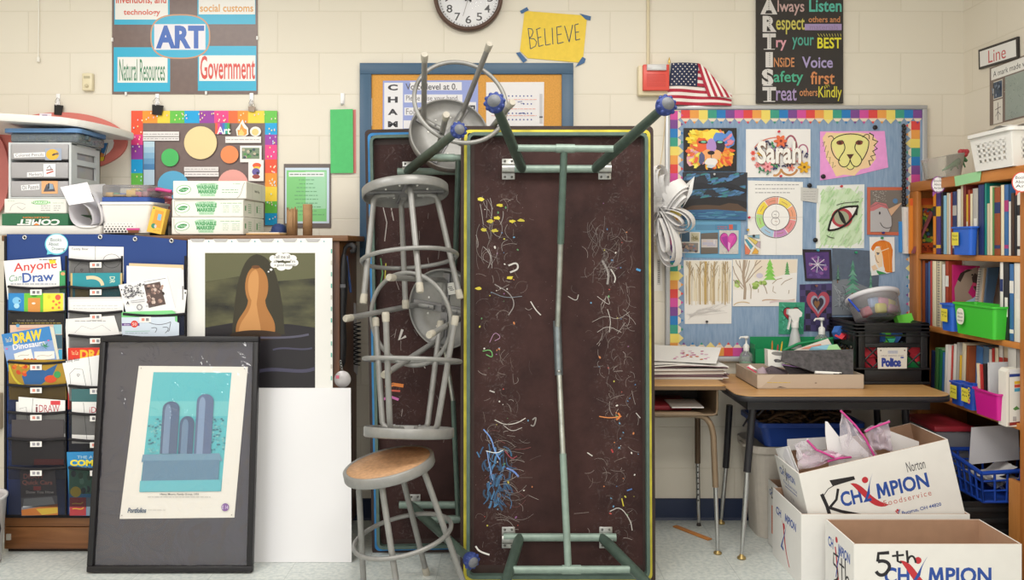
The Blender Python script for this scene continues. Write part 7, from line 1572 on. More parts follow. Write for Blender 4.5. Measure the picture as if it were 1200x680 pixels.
# --- milk crate
t = thing('milk_crate', 'black plastic milk crate of foam shapes with a paper label', 'crate', (1.70, 3.9, zA)); bkp = M('#1c1b1e', .38)
x0, x1, y0, y1, z0, z1 = 1.54, 1.868, 3.74, 4.058, zA + .001, ZZ(378.7, 3.74)
mb = MB(); w_ = .012
h = z1 - z0
def side_bars(P):   # P(s, zz, d0, d1, s1, zz1)
    for k in range(4): P(0, z0 + h * (.78 + .052 * k) + .0, 1, z0 + h * (.78 + .052 * k) + .022)
for (fx0, fx1, fy0, fy1) in ((x0, x1, y0, y0 + w_), (x0, x1, y1 - w_, y1), (x0, x0 + w_, y0, y1), (x1 - w_, x1, y0, y1)):
    fr_x = fx1 - fx0 > .1; L_ = (fx1 - fx0) if fr_x else (fy1 - fy0)
    def seg(a0, a1, za, zb2, grow_=0.0):
        if fr_x: mb.box(fx0 + L_ * a0, fx0 + L_ * a1, fy0 - grow_, fy1, za, zb2, bkp, .002)
        else: mb.box(fx0 - grow_, fx1, fy0 + L_ * a0, fy0 + L_ * a1, za, zb2, bkp, .002)
    seg(0, 1, z0, z0 + h * .26); seg(0, .12, z0, z1); seg(.88, 1, z0, z1)
    seg(0, 1, z1 - h * .16, z1); 
    seg(.12, .32, z0 + h * .66, z1 - h * .16); seg(.68, .88, z0 + h * .66, z1 - h * .16); seg(.12, .88, z0 + h * .60, z0 + h * .68)
    for k in range(4): seg(0, 1, z1 - .012 - k * .016, z1 - .005 - k * .016, .006)
    seg(0, 1, z0, z0 + .012, .005); seg(0, 1, z0 + h * .24, z0 + h * .27, .005)
    for k in range(-3, 8, 2):
        for sgn in (1, -1):
            s0, s1 = .12 + k * .11, .12 + k * .11 + sgn * .30
            za, zb2 = z0 + h * .27, z0 + h * .61
            lo_, hi_ = sorted((s0, s1)); 
            if hi_ < .12 or lo_ > .88: continue
            def P(s_):
                f = (s_ - s0) / (s1 - s0); return za + (zb2 - za) * f
            ca, cb_ = max(.12, lo_), min(.88, hi_); pa, pb = (ca, P(ca)), (cb_, P(cb_))
            mk = lambda q: Vector((fx0 + L_ * q[0], (fy0 + fy1) / 2, q[1])) if fr_x else Vector(((fx0 + fx1) / 2, fy0 + L_ * q[0], q[1]))
            mb.tube([mk(pa), mk(pb)], .0042, bkp, n=5)
mb.box(x0, x1, y0, y1, z0, z0 + .006, bkp); mb.build('crate_body', t)
z = zm(1015, 400, 17.0)
a = Art([z(222, 132), z(815, 128), z(808, 545), z(235, 550)], '#d8d2ca', 3.732, .001, .5); zr(a, '#bcbcc6', z, 430, 185, 630, 250); a.text('YOUR PENCIL BOX', *z(440, 190), *z(620, 240), '#9a9cb0', .0).text('LARGE  PAINTING  FOAM', *z(295, 275), *z(740, 305), '#7a6a78', .0).text('Police', *z(305, 330), *z(695, 512), '#2c3f94', .07).ell(*z(715, 325), 2.2, .9, '#3a4a9a').ell(*z(290, 185), .9, .9, '#3a383c', n=8).ell(*z(765, 182), .9, .9, '#6a3a34', n=8); a.done('paper_label', parent=t)
rc = random.Random(31); n_s = 0
fo = [('#d83a4a', 'red'), ('#3f6fc0', 'blue'), ('#2fa05a', 'green'), ('#6fd44a', 'lime green'), ('#38a88a', 'sea green')]
def foam(px, py, d, sz, ci, lab, shape):
    p = W(px, py, d); mb = MB(); m4 = Matrix.Translation(p) @ Euler((rc.uniform(-.5, .5), rc.uniform(-.8, .8), rc.uniform(-.6, .6))).to_matrix().to_4x4()
    n = {'tri': 3, 'hex': 6, 'sq': 4}[shape]; b0 = len(mb.v); mb.prism([(sz * math.cos(2 * pi * k / n + .5), sz * math.sin(2 * pi * k / n + .5)) for k in range(n)], -.02, .02, M(fo[ci][0], .7), m4); o = mb.build('foam_shape'); tag(o, lab, 'foam block', 'foam shapes in the milk crate')
foam(1020, 410, 3.80, .045, 0, 'red foam shape at the left of the crate front', 'hex'); foam(1019, 424, 3.81, .036, 0, 'red foam shape low at the left of the crate front', 'sq'); foam(1040, 395, 3.80, .034, 3, 'lime foam shape in the front hand hole', 'hex'); foam(1049, 394, 3.79, .030, 1, 'blue foam shape at the right of the front hand hole', 'sq'); foam(1043, 399, 3.775, .022, 4, 'sea green foam shape in the front hand hole', 'tri'); foam(1072, 406, 3.80, .036, 0, 'red foam shape at the right of the crate front', 'hex'); foam(1070, 428, 3.80, .038, 2, 'dark green foam shape low at the right of the crate front', 'sq'); foam(1033, 396, 3.80, .026, 1, 'blue foam shape at the left of the front hand hole', 'sq'); foam(1060, 378, 3.90, .05, 3, 'lime foam shape showing above the crate rim', 'sq'); foam(1072, 420, 3.79, .022, 0, 'small red foam shape above the dark green one', 'tri'); foam(985, 390, 3.92, .035, 1, 'blue foam shape in the side hand hole', 'hex'); foam(986, 394, 3.90, .024, 0, 'red foam shape in the side hand hole', 'tri')
# --- round bucket on the crate
M4 = Matrix.Translation(W(1029, 379, 3.90) + Vector((0, 0, .024))) @ Matrix.Rotation(-.10, 4, 'Y') @ Matrix.Rotation(-.42, 4, 'X')
t = thingM('round_tub', 'clear round tub with a white lid leaning on the milk crate', 'tub', M4)
mb = MB(); mb.lathe([(.0001, .0), (.098, .0), (.102, .005), (.112, .1)], CLEAR('#f4f2f8', .15, .2), None, 36); xf(mb, M4).build('tub_body', t)
mb = MB(); mb.lathe([(.113, .093), (.121, .095), (.122, .111), (.114, .115), (.108, .1115), (.0001, .1115)], M('#e2dfe6', .4), None, 40); xf(mb, M4).build('lid', t)
mb = MB(); mb.tube([Vector((-.119, -.02 + .0 * k, .1 - .009 * k)) + Vector((.0012 * k, -.006 * k, 0)) for k in range(10)], .005, M('#2f4fc0', .4), n=8); xf(mb, M4).build('handle', t)
for (px, py, c, lab) in ((-.06, .03, '#d86a7c', 'red'), (.0, .035, '#d8cf5a', 'yellow'), (.055, .06, '#d6cc7a', 'yellow'), (-.02, .075, '#8fa4cc', 'blue'), (.02, .07, '#c88aa0', 'pink'), (.06, .03, '#c890a8', 'pink')):
    mb = MB(); mb.obox((px, -.055 + abs(px) * .4, py * .85), (.05, .03, .045), M(c, .6), Euler((.2, px * 6, .3)).to_matrix(), .008); xf(mb, M4).build('content_block', t)
# ================================================================ under the table
t = thing('trash_can', 'large pale grey trash can under the activity table', 'bin', (1.235, 3.925, 0)); m4 = Matrix.Translation((1.235, 3.925, 0))
mb = MB(); 
def rr_loft(mb, levels, m, M4=Matrix(), n=5):
    L_ = [[M4 @ Vector((q[0], q[1], z_)) for q in rnd_rect(-hx, hx, -hy, hy, r_, n)] for (hx, hy, r_, z_) in levels]; k_ = len(L_[0]); vs = [v for l in L_ for v in l]; fs = [list(range(k_))[::-1], [(len(L_) - 1) * k_ + i for i in range(k_)]]
    for a_ in range(len(L_) - 1):
        for i in range(k_): j = (i + 1) % k_; fs.append([a_ * k_ + i, a_ * k_ + j, (a_ + 1) * k_ + j, (a_ + 1) * k_ + i])
    mb.add(vs, fs, m)
rr_loft(mb, [(.105, .11, .06, .001), (.135, .14, .06, .395), (.150, .155, .06, .398), (.150, .155, .06, .43), (.140, .145, .055, .43), (.13, .135, .05, .39), (.10, .105, .05, .01)], M('#c4bcb2', .5, var=.04), m4); mb.build('can_body', t)
mb = MB(); mb.box(1.07, 1.10, 3.88, 3.96, .405, .42, M('#b3aba0', .5), .006); mb.build('handle', t)
t = thing('blue_tub', 'dark blue plastic tub on the trash can under the activity table', 'tub', (1.345, 3.90, .432)); m4 = Matrix.Translation((1.345, 3.90, .432)); bl = M('#24438f', .35)
mb = MB(); rr_loft(mb, [(.20, .13, .03, .001), (.225, .15, .03, .09), (.24, .165, .03, .092), (.24, .165, .03, .112), (.225, .15, .03, .112), (.215, .14, .03, .08), (.19, .12, .03, .01)], bl, m4); mb.build('tub_body', t)
mb = MB(); rc = random.Random(17)
for i in range(90):
    p = Vector((1.345 + rc.uniform(-.19, .19), 3.90 + rc.uniform(-.11, .11), .50 + rc.uniform(0, .07))); v = Vector((rc.uniform(-.06, .06), rc.uniform(-.03, .03), rc.uniform(-.015, .02))); mb.tube([p - v, p + Vector((0, 0, .012)), p + v], .007, M(rc.choice(['#4a3626', '#5c4630', '#33261c']), .9), n=5)
o = mb.build('brown_yarn'); tag(o, 'dark brown stringy yarn heaped in the blue tub under the table', 'yarn', kind='stuff')
# --- food service boxes
CARD = M('#e8e6e3', .6, var=.02, scale=15); INN = M('#b08d74', .75, var=.05, scale=20); BLU = '#2c4fa0'; RED = '#c0323c'
def mpion(a, x0, y0, x1, y1, c=BLU):
    m_ = x0 + (x1 - x0) * .25; P = lambda u, v: (x0 + (m_ - x0) * u, y0 + (y1 - y0) * v)
    a.poly([P(0, 1), P(.1, 0), P(.3, 0), P(.5, .52), P(.7, 0), P(.9, 0), P(1, 1), P(.78, 1), P(.74, .42), P(.57, .86), P(.43, .86), P(.26, .42), P(.22, 1)], c)
    a.text('PION', m_ + (x1 - x0) * .025, y0, x1, y1, c, .03)
def logo(a, x0, y0, x1, y1, c1=BLU, small=True):
    """word mark with a leaping figure in place of one letter; x0..x1 word width, y0..y1 cap height"""
    w_, h_ = x1 - x0, y1 - y0
    a.text('CH', x0, y0, x0 + w_ * .235, y1, c1, .03)
    mpion(a, x0 + w_ * .41, y0, x1, y1)
    fx = x0 + w_ * .315
    a.ell(fx - w_ * .0, y0 - h_ * .42, h_ * .21, h_ * .21, RED)
    L_ = bez((fx - w_ * .17, y0 - h_ * .42), (fx - w_ * .02, y0 - h_ * .42), (fx - w_ * .02, y0 + h_ * .9), (fx + w_ * .20, y1 + h_ * .52), 12)
    R_ = bez((fx + w_ * .20, y1 + h_ * .55), (fx + w_ * .0, y1 + h_ * .75), (fx - w_ * .05, y0 + h_ * .5), (fx - w_ * .17, y0 - h_ * .42), 12)
    a.poly(L_ + R_[1:-1], RED)
    a.poly(bez((fx + w_ * .10, y0 - h_ * .75), (fx + w_ * .02, y0 - h_ * .1), (fx - w_ * .0, y0 + h_ * .5), (fx - w_ * .075, y1), 10) + [(fx + w_ * .02, y1), (fx + w_ * .02, y1 - h_ * .18), (fx - w_ * .02, y1 - h_ * .18)] + bez((fx + w_ * .02, y0 + h_ * .5), (fx + w_ * .03, y0 + h_ * .1), (fx + w_ * .04, y0 - h_ * .2), (fx + w_ * .10, y0 - h_ * .75), 8), c1)
    if small: a.text('Foodservice', x0 + w_ * .46, y1 + h_ * .18, x1, y1 + h_ * .55, '#c56a60', -.004, spacing=1.25)
def carton(label, M4, w_, dep, h_, group='food service boxes', name='cardboard_box', floor_in=True):
    t = thingM(name, label, 'box', M4, group); th = .005
    mb = MB(); hx = w_ / 2
    def wall(xa, xb, ya, yb, za, zb): mb.box(xa, xb, ya, yb, za, zb, CARD)
    wall(-hx, hx, 0, th, 0, h_); wall(-hx, hx, dep - th, dep, 0, h_); wall(-hx, -hx + th, th, dep - th, 0, h_); wall(hx - th, hx, th, dep - th, 0, h_); wall(-hx, hx, 0, dep, 0, th)
    xf(mb, M4).build('carton_body', t)
    mb = MB(); i_ = th + .0008
    mb.box(-hx + th, hx - th, th, i_, th, h_ - .0005, INN); mb.box(-hx + th, hx - th, dep - i_, dep - th, th, h_ - .0005, INN); mb.box(-hx + th, -hx + i_, th, dep - th, th, h_ - .0005, INN); mb.box(hx - i_, hx - th, th, dep - th, th, h_ - .0005, INN); mb.box(-hx + th, hx - th, th, dep - th, th, th + .001, INN)
    mb.box(-hx + .0012, hx - .0012, .0012, th - .0012, h_ - .001, h_ + .0004, INN); mb.box(-hx + .0012, hx - .0012, dep - th + .0012, dep - .0012, h_ - .001, h_ + .0004, INN)
    xf(mb, M4).build('lining', t)
    return t
def face_art(M4, w_, h_, side=None, dep=.27):
    """drawing plane on the front (or left side) of a carton, 1 unit = 1 mm, origin at the face's top left"""
    if side is None: m = M4 @ Matrix.Translation((-w_ / 2, -.0002, h_))
    else: m = M4 @ Matrix.Translation((-w_ / 2 - .0002, dep, h_)) @ Matrix.Rotation(-pi / 2, 4, 'Z')
    W_ = (w_ if side is None else dep) * 1000
    return Art((2, 2, W_ - 2, h_ * 1000 - 2), '#e8e6e3', 1, .0004, .6, u=.001, center=(0, 0), M4=m, mat=CARD)
# low box that the tilted one sits in
P4 = Matrix.Translation((1.463, 3.275, 0)); pw, pd, ph = .66, .36, .288
bx = carton('white food box on the floor that the tilted box sits in', P4, pw, pd, ph)
a = face_art(P4, pw, ph, 'L', pd)
a.text('CH', 50, 62, 115, 95, BLU, .03); mpion(a, 165, 58, 300, 92); a.ell(152, 118, 13, 13, RED).poly(bez((120, 95), (160, 120), (130, 180), (215, 262)) + bez((228, 262), (150, 200), (180, 120), (120, 95)), RED).poly(bez((185, 95), (170, 140), (130, 180), (112, 215)) + [(150, 222), (150, 212), (132, 205)] + bez((150, 170), (165, 150), (180, 120), (185, 95)), BLU); a.done('side_print', parent=bx)
a = face_art(P4, pw, ph); logo(a, 150, 110, 520, 170); a.done('front_print', parent=bx)
# box behind it with the orange sticker
Q4 = Matrix.Translation((1.455, 3.64, 0)); q_ = carton('white food box with an orange sticker behind the low boxes', Q4, .60, .13, .287)
a = face_art(Q4, .60, .287, 'L', .13); a.text('CH', 20, 34, 60, 60, BLU, .03); mpion(a, 74, 34, 142, 60); a.text('2nd', 50, 18, 110, 70, '#26242a', .02).rect(52, 100, 130, 225, '#e0683a').scrib(60, 115, 122, 210, 8, 6, '#a8482a', rr).scrib(70, 235, 130, 265, 3, 5, '#77757a', rr); a.done('side_print', parent=q_)
# tilted box
roll = -.2294
K4 = Matrix.Translation((1.131, 3.30, .439)) @ Matrix.Rotation(roll, 4, 'Y') @ Matrix.Translation((.302, 0, -.305)); kw, kd, kh = .604, .305, .305
kb = carton('tilted white food box marked K full of papers and plastic bags', K4, kw, kd, kh)
a = face_art(K4, kw, kh)
zK = 1.0
logo(a, 138, 108, 492, 168)
ink = '#262428'
a.poly([(112, 52), (210, 58), (212, 72), (120, 78)], ink).line([(70, 98), (80, 150), (84, 218)], 14, ink).line([(78, 104), (100, 84), (126, 76)], 3, ink).line([(138, 92), (122, 132), (88, 158)], 10, ink).line([(86, 156), (130, 182), (206, 216)], 12, ink)
a.text('Norton', 420, 52, 494, 92, '#4a484e', -.004).text('Stanley Avenue', 190, 236, 330, 254, BLU, .01).text('Bucyrus, OH 44820', 362, 236, 520, 254, BLU, .01).text('1-800-344-7CHAMPS', 270, 261, 420, 276, BLU, .01).text('championfoods.com', 400, 280, 505, 292, BLU, .0)
a.ell(347, 228, 5, 5, RED).line([(338, 228), (348, 244), (358, 254)], 4, RED).line([(356, 226), (346, 244), (338, 254)], 3, BLU)
a.done('front_print', parent=kb)
a = face_art(K4, kw, kh, 'L', kd); a.text('CH', 36, 40, 90, 72, BLU, .03); mpion(a, 120, 40, 224, 72); a.line([(96, 20), (110, 60), (130, 90)], 6, ink).line([(130, 26), (100, 88)], 6, ink).text('Foodservice', 60, 92, 220, 108, BLU, -.004).scrib(60, 116, 210, 124, 1, 4, BLU, rr).text('5 lb', 110, 150, 150, 166, '#8a8890'); a.done('side_print', parent=kb)
# front box
V4 = Matrix.Translation((1.502, 2.95, 0)); vw, vd, vh = .592, .268, .287
vb = carton('open empty white food box marked 5th at the front right', V4, vw, vd, vh)
a = face_art(V4, vw, vh); logo(a, 107, 82, 485, 140)
a.line([(124, 30), (86, 33), (84, 62)], 12, ink).line(bez((84, 62), (112, 52), (138, 72), (118, 96), 10), 12, ink).line(bez((118, 96), (104, 116), (86, 112), (78, 96), 8), 12, ink)
a.line([(152, 24), (154, 60), (168, 66)], 8, ink).line([(134, 42), (176, 38)], 7, ink).line([(186, 22), (190, 66)], 8, ink).line(bez((190, 56), (198, 34), (214, 38), (218, 66), 8), 7, ink)
a.done('front_print', parent=vb)
a = face_art(V4, vw, vh, 'L', vd); a.text('CH', 30, 50, 80, 88, BLU, .03); mpion(a, 128, 48, 236, 86); a.ell(112, 40, 11, 11, RED).line(bez((100, 70), (120, 120), (125, 190), (150, 250)), 12, RED).line([(150, 60), (120, 130), (108, 180)], 8, BLU)
a.line([(130, 96), (84, 100), (84, 140)], 9, ink).line(bez((84, 140), (130, 130), (150, 180), (90, 200)), 9, ink).line([(160, 90), (166, 180)], 8, ink).line([(140, 118), (186, 116)], 7, ink).line([(192, 80), (200, 190)], 8, ink).line(bez((200, 150), (220, 120), (236, 150), (240, 190)), 7, ink); a.done('side_print', parent=vb)
# papers and zip bags in the tilted box
def sheet(q, d0, label, c='#efedee', name='paper_sheet', cat='paper', th=.0015, back=.05):
    mb = MB(); vs = [W(p[0], p[1], d0 + (p[2] if len(p) > 2 else 0)) for p in q]; quadsheet(mb, vs, th, M(c, .6)); o = mb.build(name); tag(o, label, cat); return o
zk = zm(880, 470, 5.2286)
def zs_(pts, dz=None): return [(*zk(p[0], p[1]), (p[2] if len(p) > 2 else 0)) for p in pts]
sheet(zs_([(150, 292, .24), (232, 276, .10), (290, 430), (300, 520), (200, 440, .2)]), 3.34, 'white folded papers at the left end of the tilted box')
sheet(zs_([(165, 300, .22), (215, 285, .12), (275, 430), (205, 430, .18)]), 3.35, 'second white paper at the left end of the tilted box', '#dedce2')
sheet(zs_([(455, 125), (470, 128), (540, 220), (600, 300), (620, 430), (480, 420), (456, 200)]), 3.40, 'upright white paper in the middle of the tilted box')
sheet(zs_([(820, 185), (840, 180), (1030, 250), (1030, 330), (860, 330)]), 3.46, 'white paper at the right end of the tilted box')
sheet(zs_([(540, 220), (600, 200), (720, 320), (730, 400), (600, 420)]), 3.385, 'white paper inside the big clear zip bag', '#f4f2f3')
sheet(zs_([(222, 235), (460, 222), (462, 300), (225, 300)]), 3.52, 'black and white patterned card behind the zip bags', '#c9c7c9', 'patterned_card', 'card')
def zbag(q, d, label, zipq, seed, tint='#e6dfe8', body=.26, amp=.012):
    t = thing('zip_bag', label, 'bag', W(*zk(*q[2]), d), 'zip bags in the tilted box'); mb = MB()
    c = [W(*zk(p[0], p[1]), d + (p[2] if len(p) > 2 else 0)) for p in q]
    f = crumple(lambda u, v: (c[0] * (1 - u) + c[1] * u) * (1 - v) + (c[3] * (1 - u) + c[2] * u) * v, 16, 16, amp, seed)
    mb.grid(f, 18, 18, CLEAR(tint, body, .14)); mb.grid(lambda u, v: f(u, v) + Vector((0, .012 * math.sin(pi * u) * math.sin(pi * v) + .002, 0)), 18, 18, CLEAR(tint, body, .14)); mb.build('film', t)
    mb = MB(); mb.tube([W(*zk(p[0], p[1]), d - .008 + (p[2] if len(p) > 2 else 0)) for p in zipq], .0045, M('#cf4a96', .35), n=8); mb.build('zip_strip', t)
zbag([(265, 262), (345, 240), (520, 350), (290, 420)], 3.36, 'crumpled clear zip bag at the left of the tilted box', [(345, 242), (400, 300), (440, 316), (510, 348)], 2.1)
zbag([(300, 330), (470, 300), (600, 345), (330, 420)], 3.372, 'pinkish zip bag lying low in the tilted box', [(470, 372), (540, 352), (615, 345)], 5.3, '#e9c6dc', .5)
zbag([(548, 50), (640, 170), (800, 360), (545, 330)], 3.35, 'tall clear zip bag standing out of the tilted box', [(550, 60), (640, 150), (700, 230), (770, 362)], 7.7, '#e4dde8', .24, .010)
zbag([(690, 175), (850, 125), (860, 300), (740, 310)], 3.42, 'zip bag with a wide pink top at the right of the tilted box', [(700, 190), (745, 165), (850, 128)], 9.2, '#dccfe0', .32, .014)

# ================================================================ bookcase on the right wall
BW = WOOD('#b06c2e', '#c98443', .42, 'Y', 6, 3); BWD = WOOD('#a8662c', '#bf7a3c', .45, 'Z', 6, 3)
bc = thing('bookcase', 'tall honey wood bookcase against the right wall, full of books', 'bookcase', (2.07, 3.62, 0))
XF, XB, YF, YN = 1.93, 2.2, 4.057, 3.13
mb = MB(); mb.box(XF, XB, YN, YF, 1.60, 1.645, BW, .002); mb.build('top_board', bc)
SH_ = [1.30, .968, .66, .10]
for zq in SH_: mb = MB(); mb.box(XF + .004, XB - .006, YN + .02, YF - .02, zq - .024, zq, BW, .002); mb.build('shelf', bc)
for (ya, yb) in ((YF - .025, YF), (YN, YN + .03)): mb = MB(); mb.box(XF + .002, XB, ya, yb, 0, 1.60, BWD, .002); mb.build('side_panel', bc)
mb = MB(); mb.box(XF - .002, XF + .018, YF - .078, YF, 0, 1.60, BWD, .002); mb.box(XF - .002, XF + .018, YN, YN + .045, 0, 1.60, BWD, .002); mb.box(XF - .002, XF + .018, YN, YF, 0, .08, BW, .002); mb.build('face_frame', bc)
mb = MB(); mb.box(XB - .006, XB, YN, YF, 0, 1.64, M('#6a4426', .6)); mb.build('back_panel', bc)
rb = random.Random(33); PAGE = M('#e6dfcf', .8)
_names = {'#e8912c': 'orange', '#4a3a82': 'purple', '#2a2a30': 'black', '#8fc4e0': 'light blue', '#d9ccb0': 'beige', '#e9e6e0': 'white', '#a8452f': 'rust red', '#2c3a6c': 'navy blue', '#7a2f2a': 'dark red', '#e6b83a': 'yellow', '#1f8a80': 'teal', '#9a4f2a': 'brown', '#efe3c4': 'cream', '#b03a78': 'magenta', '#3f6fa8': 'blue', '#4a352c': 'dark brown', '#9a9ab8': 'lavender grey', '#5f9a5a': 'green', '#b9b5b0': 'grey', '#c8403a': 'red', '#2f7a4a': 'dark green', '#5f7a94': 'slate blue', '#d98a3a': 'tan orange'}
def book(px0, px1, ztop, zsh, c, push=0.0, lean=0.0, xo=.012, dep=.19, band=None, style=0):
    """a book whose spine, at the shelf front, spans the pixels px0..px1"""
    xs_ = XF + xo; d1 = xs_ * F / (px0 - CX); d0 = xs_ * F / (px1 - CX); yc = (d0 + d1) / 2; th = max(.004, (d1 - d0) * .96); h_ = ztop - zsh - .001
    M4 = Matrix.Translation((xs_ + push, yc, zsh + .001 + th / 2 * math.sin(lean))) @ Matrix.Rotation(lean, 4, 'X')
    mb = MB(); m = M(c, .42); dep = min(dep, XB - .012 - xs_ - push)
    mb.box(0, dep, -th / 2, -th / 2 + .0016, 0, h_, m); mb.box(0, dep, th / 2 - .0016, th / 2, 0, h_, m); mb.box(0, .003, -th / 2, th / 2, 0, h_, m, .0008)
    mb.box(.0025, dep - .003, -th / 2 + .0015, th / 2 - .0015, .003, h_ - .003, PAGE)
    if band:
        mb.box(-.0006, .001, -th / 2 + .0006, th / 2 - .0006, h_ * .62, h_ * .78, M(band, .5)); mb.box(-.0006, .001, -th / 2 + .0006, th / 2 - .0006, h_ * .10, h_ * .15, M(band, .5))
    if style == 1:      # spiral binding
        for k in range(int(h_ / .012)): mb.ring((0, 0, .008 + k * .012), .006, .0014, M('#8a8a90', .3, .7), None, 10, 4)
    if style == 2: mb.box(-.0008, .001, -th / 4, th / 4, h_ * .3, h_ * .55, M('#efece4', .5))
    mb.v = [M4 @ v for v in mb.v]
    return mb
def row(zsh, listing, shelf, group, bins=()):
    n_ = len(listing); used_l = {}
    for i, it in enumerate(listing):
        px0, px1, ztop, c = it[:4]; kw_ = dict(it[4])
        for (b0, b1, pu) in bins:
            if px1 > b0 - 3 and px0 < b1 + 6: kw_['push'] = max(pu, kw_.get('push', 0))
        mb = book(px0, px1, ztop, zsh, c, **kw_); o = mb.build('book')
        nm = _names[c]; l_ = _names[listing[i - 1][3]] if i else None; r_ = _names[listing[i + 1][3]] if i < n_ - 1 else None
        sz = 'thin' if px1 - px0 < 3.2 else 'thick' if px1 - px0 > 6 else 'upright'
        lab = f"{sz} {nm} book on the {shelf}, " + (f"between the {l_} and {r_} books" if l_ and r_ else f"first before the {r_} book" if r_ else f"last after the {l_} book")
        if lab in used_l: lab = lab.replace('book on', f"book {'farther right' } on", 1)
        used_l[lab] = 1
        tag(o, lab, 'book', group)
z = zm(1050, 190, 5.667)
def zt(px, py, xo=.012): d = (XF + xo) * F / (px - CX); return H - (py - CY) * d / F
def B(x0, x1, ytop, c, **k): 
    p0, _ = z(x0, 0); p1, py = z(x1, ytop); return (p0, p1, zt((p0 + p1) / 2, py, k.get('xo', .012)), c, k)
L1 = [B(246, 266, 205, '#e8912c', band='#2a2a30', xo=.022), B(267, 298, 205, '#4a3a82', band='#e6b83a'), B(299, 314, 200, '#2a2a30'), B(315, 336, 222, '#8fc4e0'), B(337, 350, 205, '#d9ccb0'), B(351, 362, 210, '#e9e6e0'), B(363, 374, 200, '#a8452f'),
      B(376, 404, 196, '#2c3a6c', band='#b9b5b0'), B(406, 430, 180, '#e9e6e0'), B(431, 445, 150, '#d9ccb0'), B(446, 466, 152, '#7a2f2a'), B(467, 478, 215, '#e6b83a', style=2), B(479, 492, 185, '#a8452f'), B(493, 508, 210, '#efe3c4'), B(509, 545, 175, '#b9b5b0', style=2), B(546, 586, 150, '#2c3a6c'), B(588, 604, 140, '#1f8a80'), B(605, 622, 275, '#d9ccb0'), B(623, 640, 160, '#efe3c4'), B(641, 652, 168, '#5f9a5a'), B(653, 694, 168, '#9a4f2a', band='#2c3a6c'), B(696, 718, 152, '#efe3c4'), B(719, 748, 150, '#3f6fa8', band='#b03a78'), B(749, 762, 262, '#e9e6e0'), B(764, 786, 205, '#4a352c'), B(787, 802, 220, '#2a2a30'), B(804, 834, 190, '#e9e6e0', band='#2a2a30'), B(836, 852, 200, '#9a9ab8')]
row(1.30, L1, 'top shelf', 'books on the top shelf')
# face-out books at the far end of the top shelf
def upright_board(q, d, label, col, th=.012, deco=None, name='book', cat='book'):
    a = Art(q, col, d, th, .45)
    if deco: deco(a)
    return a.done(name, label, cat)
z = zm(1050, 190, 5.667)
def d1(a):
    a.poly(zp_([(85, 245), (240, 240), (240, 285), (85, 290)]), '#d8602f').poly(zp_([(120, 300), (165, 300), (140, 590), (110, 590)]), '#f0c04a').poly(zp_([(168, 305), (238, 310), (238, 600), (165, 600)]), '#3a4a3a')
    for k in range(30): a.ell(*z(rr.uniform(172, 235), rr.uniform(310, 540)), 2, 2, rr.choice(['#6a9a3a', '#a84a2a', '#3f6a8a', '#c8a83a', '#8a3a4a']), n=8)
    a.poly(zp_([(160, 540), (240, 535), (240, 600), (155, 605)]), '#b04a26').text('The Tree', *z(165, 555), *z(236, 590), '#2a1a14', .02)
def zp_(pts): return [z(*p) for p in pts]
upright_board([z(82, 242), z(250, 240), z(250, 610), z(82, 608)], 4.035, 'orange picture book facing out at the far end of the top shelf', '#e08a35', .012, d1)
mb = MB(); q = [W(*z(112, 605), 3.99), W(*z(240, 330), 3.99), W(*z(246, 350), 3.99), W(*z(125, 608), 3.99)]; quadsheet(mb, q, .02, M('#8a4a52', .45)); mb.add([v + Vector((.001, .02, 0)) for v in q], [[0, 1, 2, 3]], PAGE); o = mb.build('book'); tag(o, 'dark red book leaning across the orange picture book', 'book')
a = Art([z(36, 300), z(80, 300), z(84, 608), z(42, 608)], '#e6e4e2', 4.066, .02); a.line([z(60, 330), z(62, 560)], .8, '#c8c6c8'); a.done('booklet', 'white booklet sticking out past the left end of the top shelf', 'booklet')
a = Art([z(14, 395), z(36, 395), z(38, 600), z(18, 598)], '#3f8ad0', 4.0665, .006); a.done('folder', 'blue folder edge sticking out left of the white booklet', 'folder')
# bins: a general open book bin
def book_bin(px0, px1, ytop, zsh, c, label, d_from, xo, dep, labelc=None, name='book_bin', cat='bin', deco=None):
    """open tapering bin standing on a shelf, its long face toward the room"""
    xs_ = XF + xo; dfar = xs_ * F / (px0 - CX); dnear = xs_ * F / (px1 - CX); cy_ = (dfar + dnear) / 2; L_ = dfar - dnear; h_ = zt((px0 + px1) / 2, ytop, xo) - zsh
    t = thing(name, label, cat, (xs_ + dep / 2, cy_, zsh)); m4 = Matrix.Translation((xs_ + dep / 2, cy_, zsh + .001)); mb = MB(); hx, hy = dep / 2, L_ / 2
    rr_loft(mb, [(hx * .86, hy * .9, .012, .0), (hx, hy, .014, h_ * .93), (hx + .006, hy + .006, .016, h_ * .94), (hx + .006, hy + .006, .016, h_), (hx - .002, hy - .002, .012, h_), (hx * .86 - .003, hy * .9 - .003, .01, .004)], M(c, .35), m4); mb.build('bin_body', t)
    if labelc:
        a = Art(sup(0, 0, 28, 34) if labelc[0] == '#ece8dc' else (-26, -28, 26, 28), labelc[0], 1, .001, .5, u=.001, center=(0, 0), M4=Matrix.Translation((xs_ - .008, cy_ + labelc[1], zsh + h_ * .58)) @ Matrix.Rotation(-pi / 2, 4, 'Z'))
        for k, s_ in enumerate(labelc[2]): a.text(s_, -20, -18 + k * 15, 20, -8 + k * 15, '#2a2a30', .0)
        a.done('bin_label', parent=t)
    return t
book_bin(1115.5, 1137, 266, 1.30, '#2f66d0', 'blue plastic bin with a yellow label on the top shelf', None, -.03, .036, ('#e6d84a', .03, ('Picture', 'Books')))
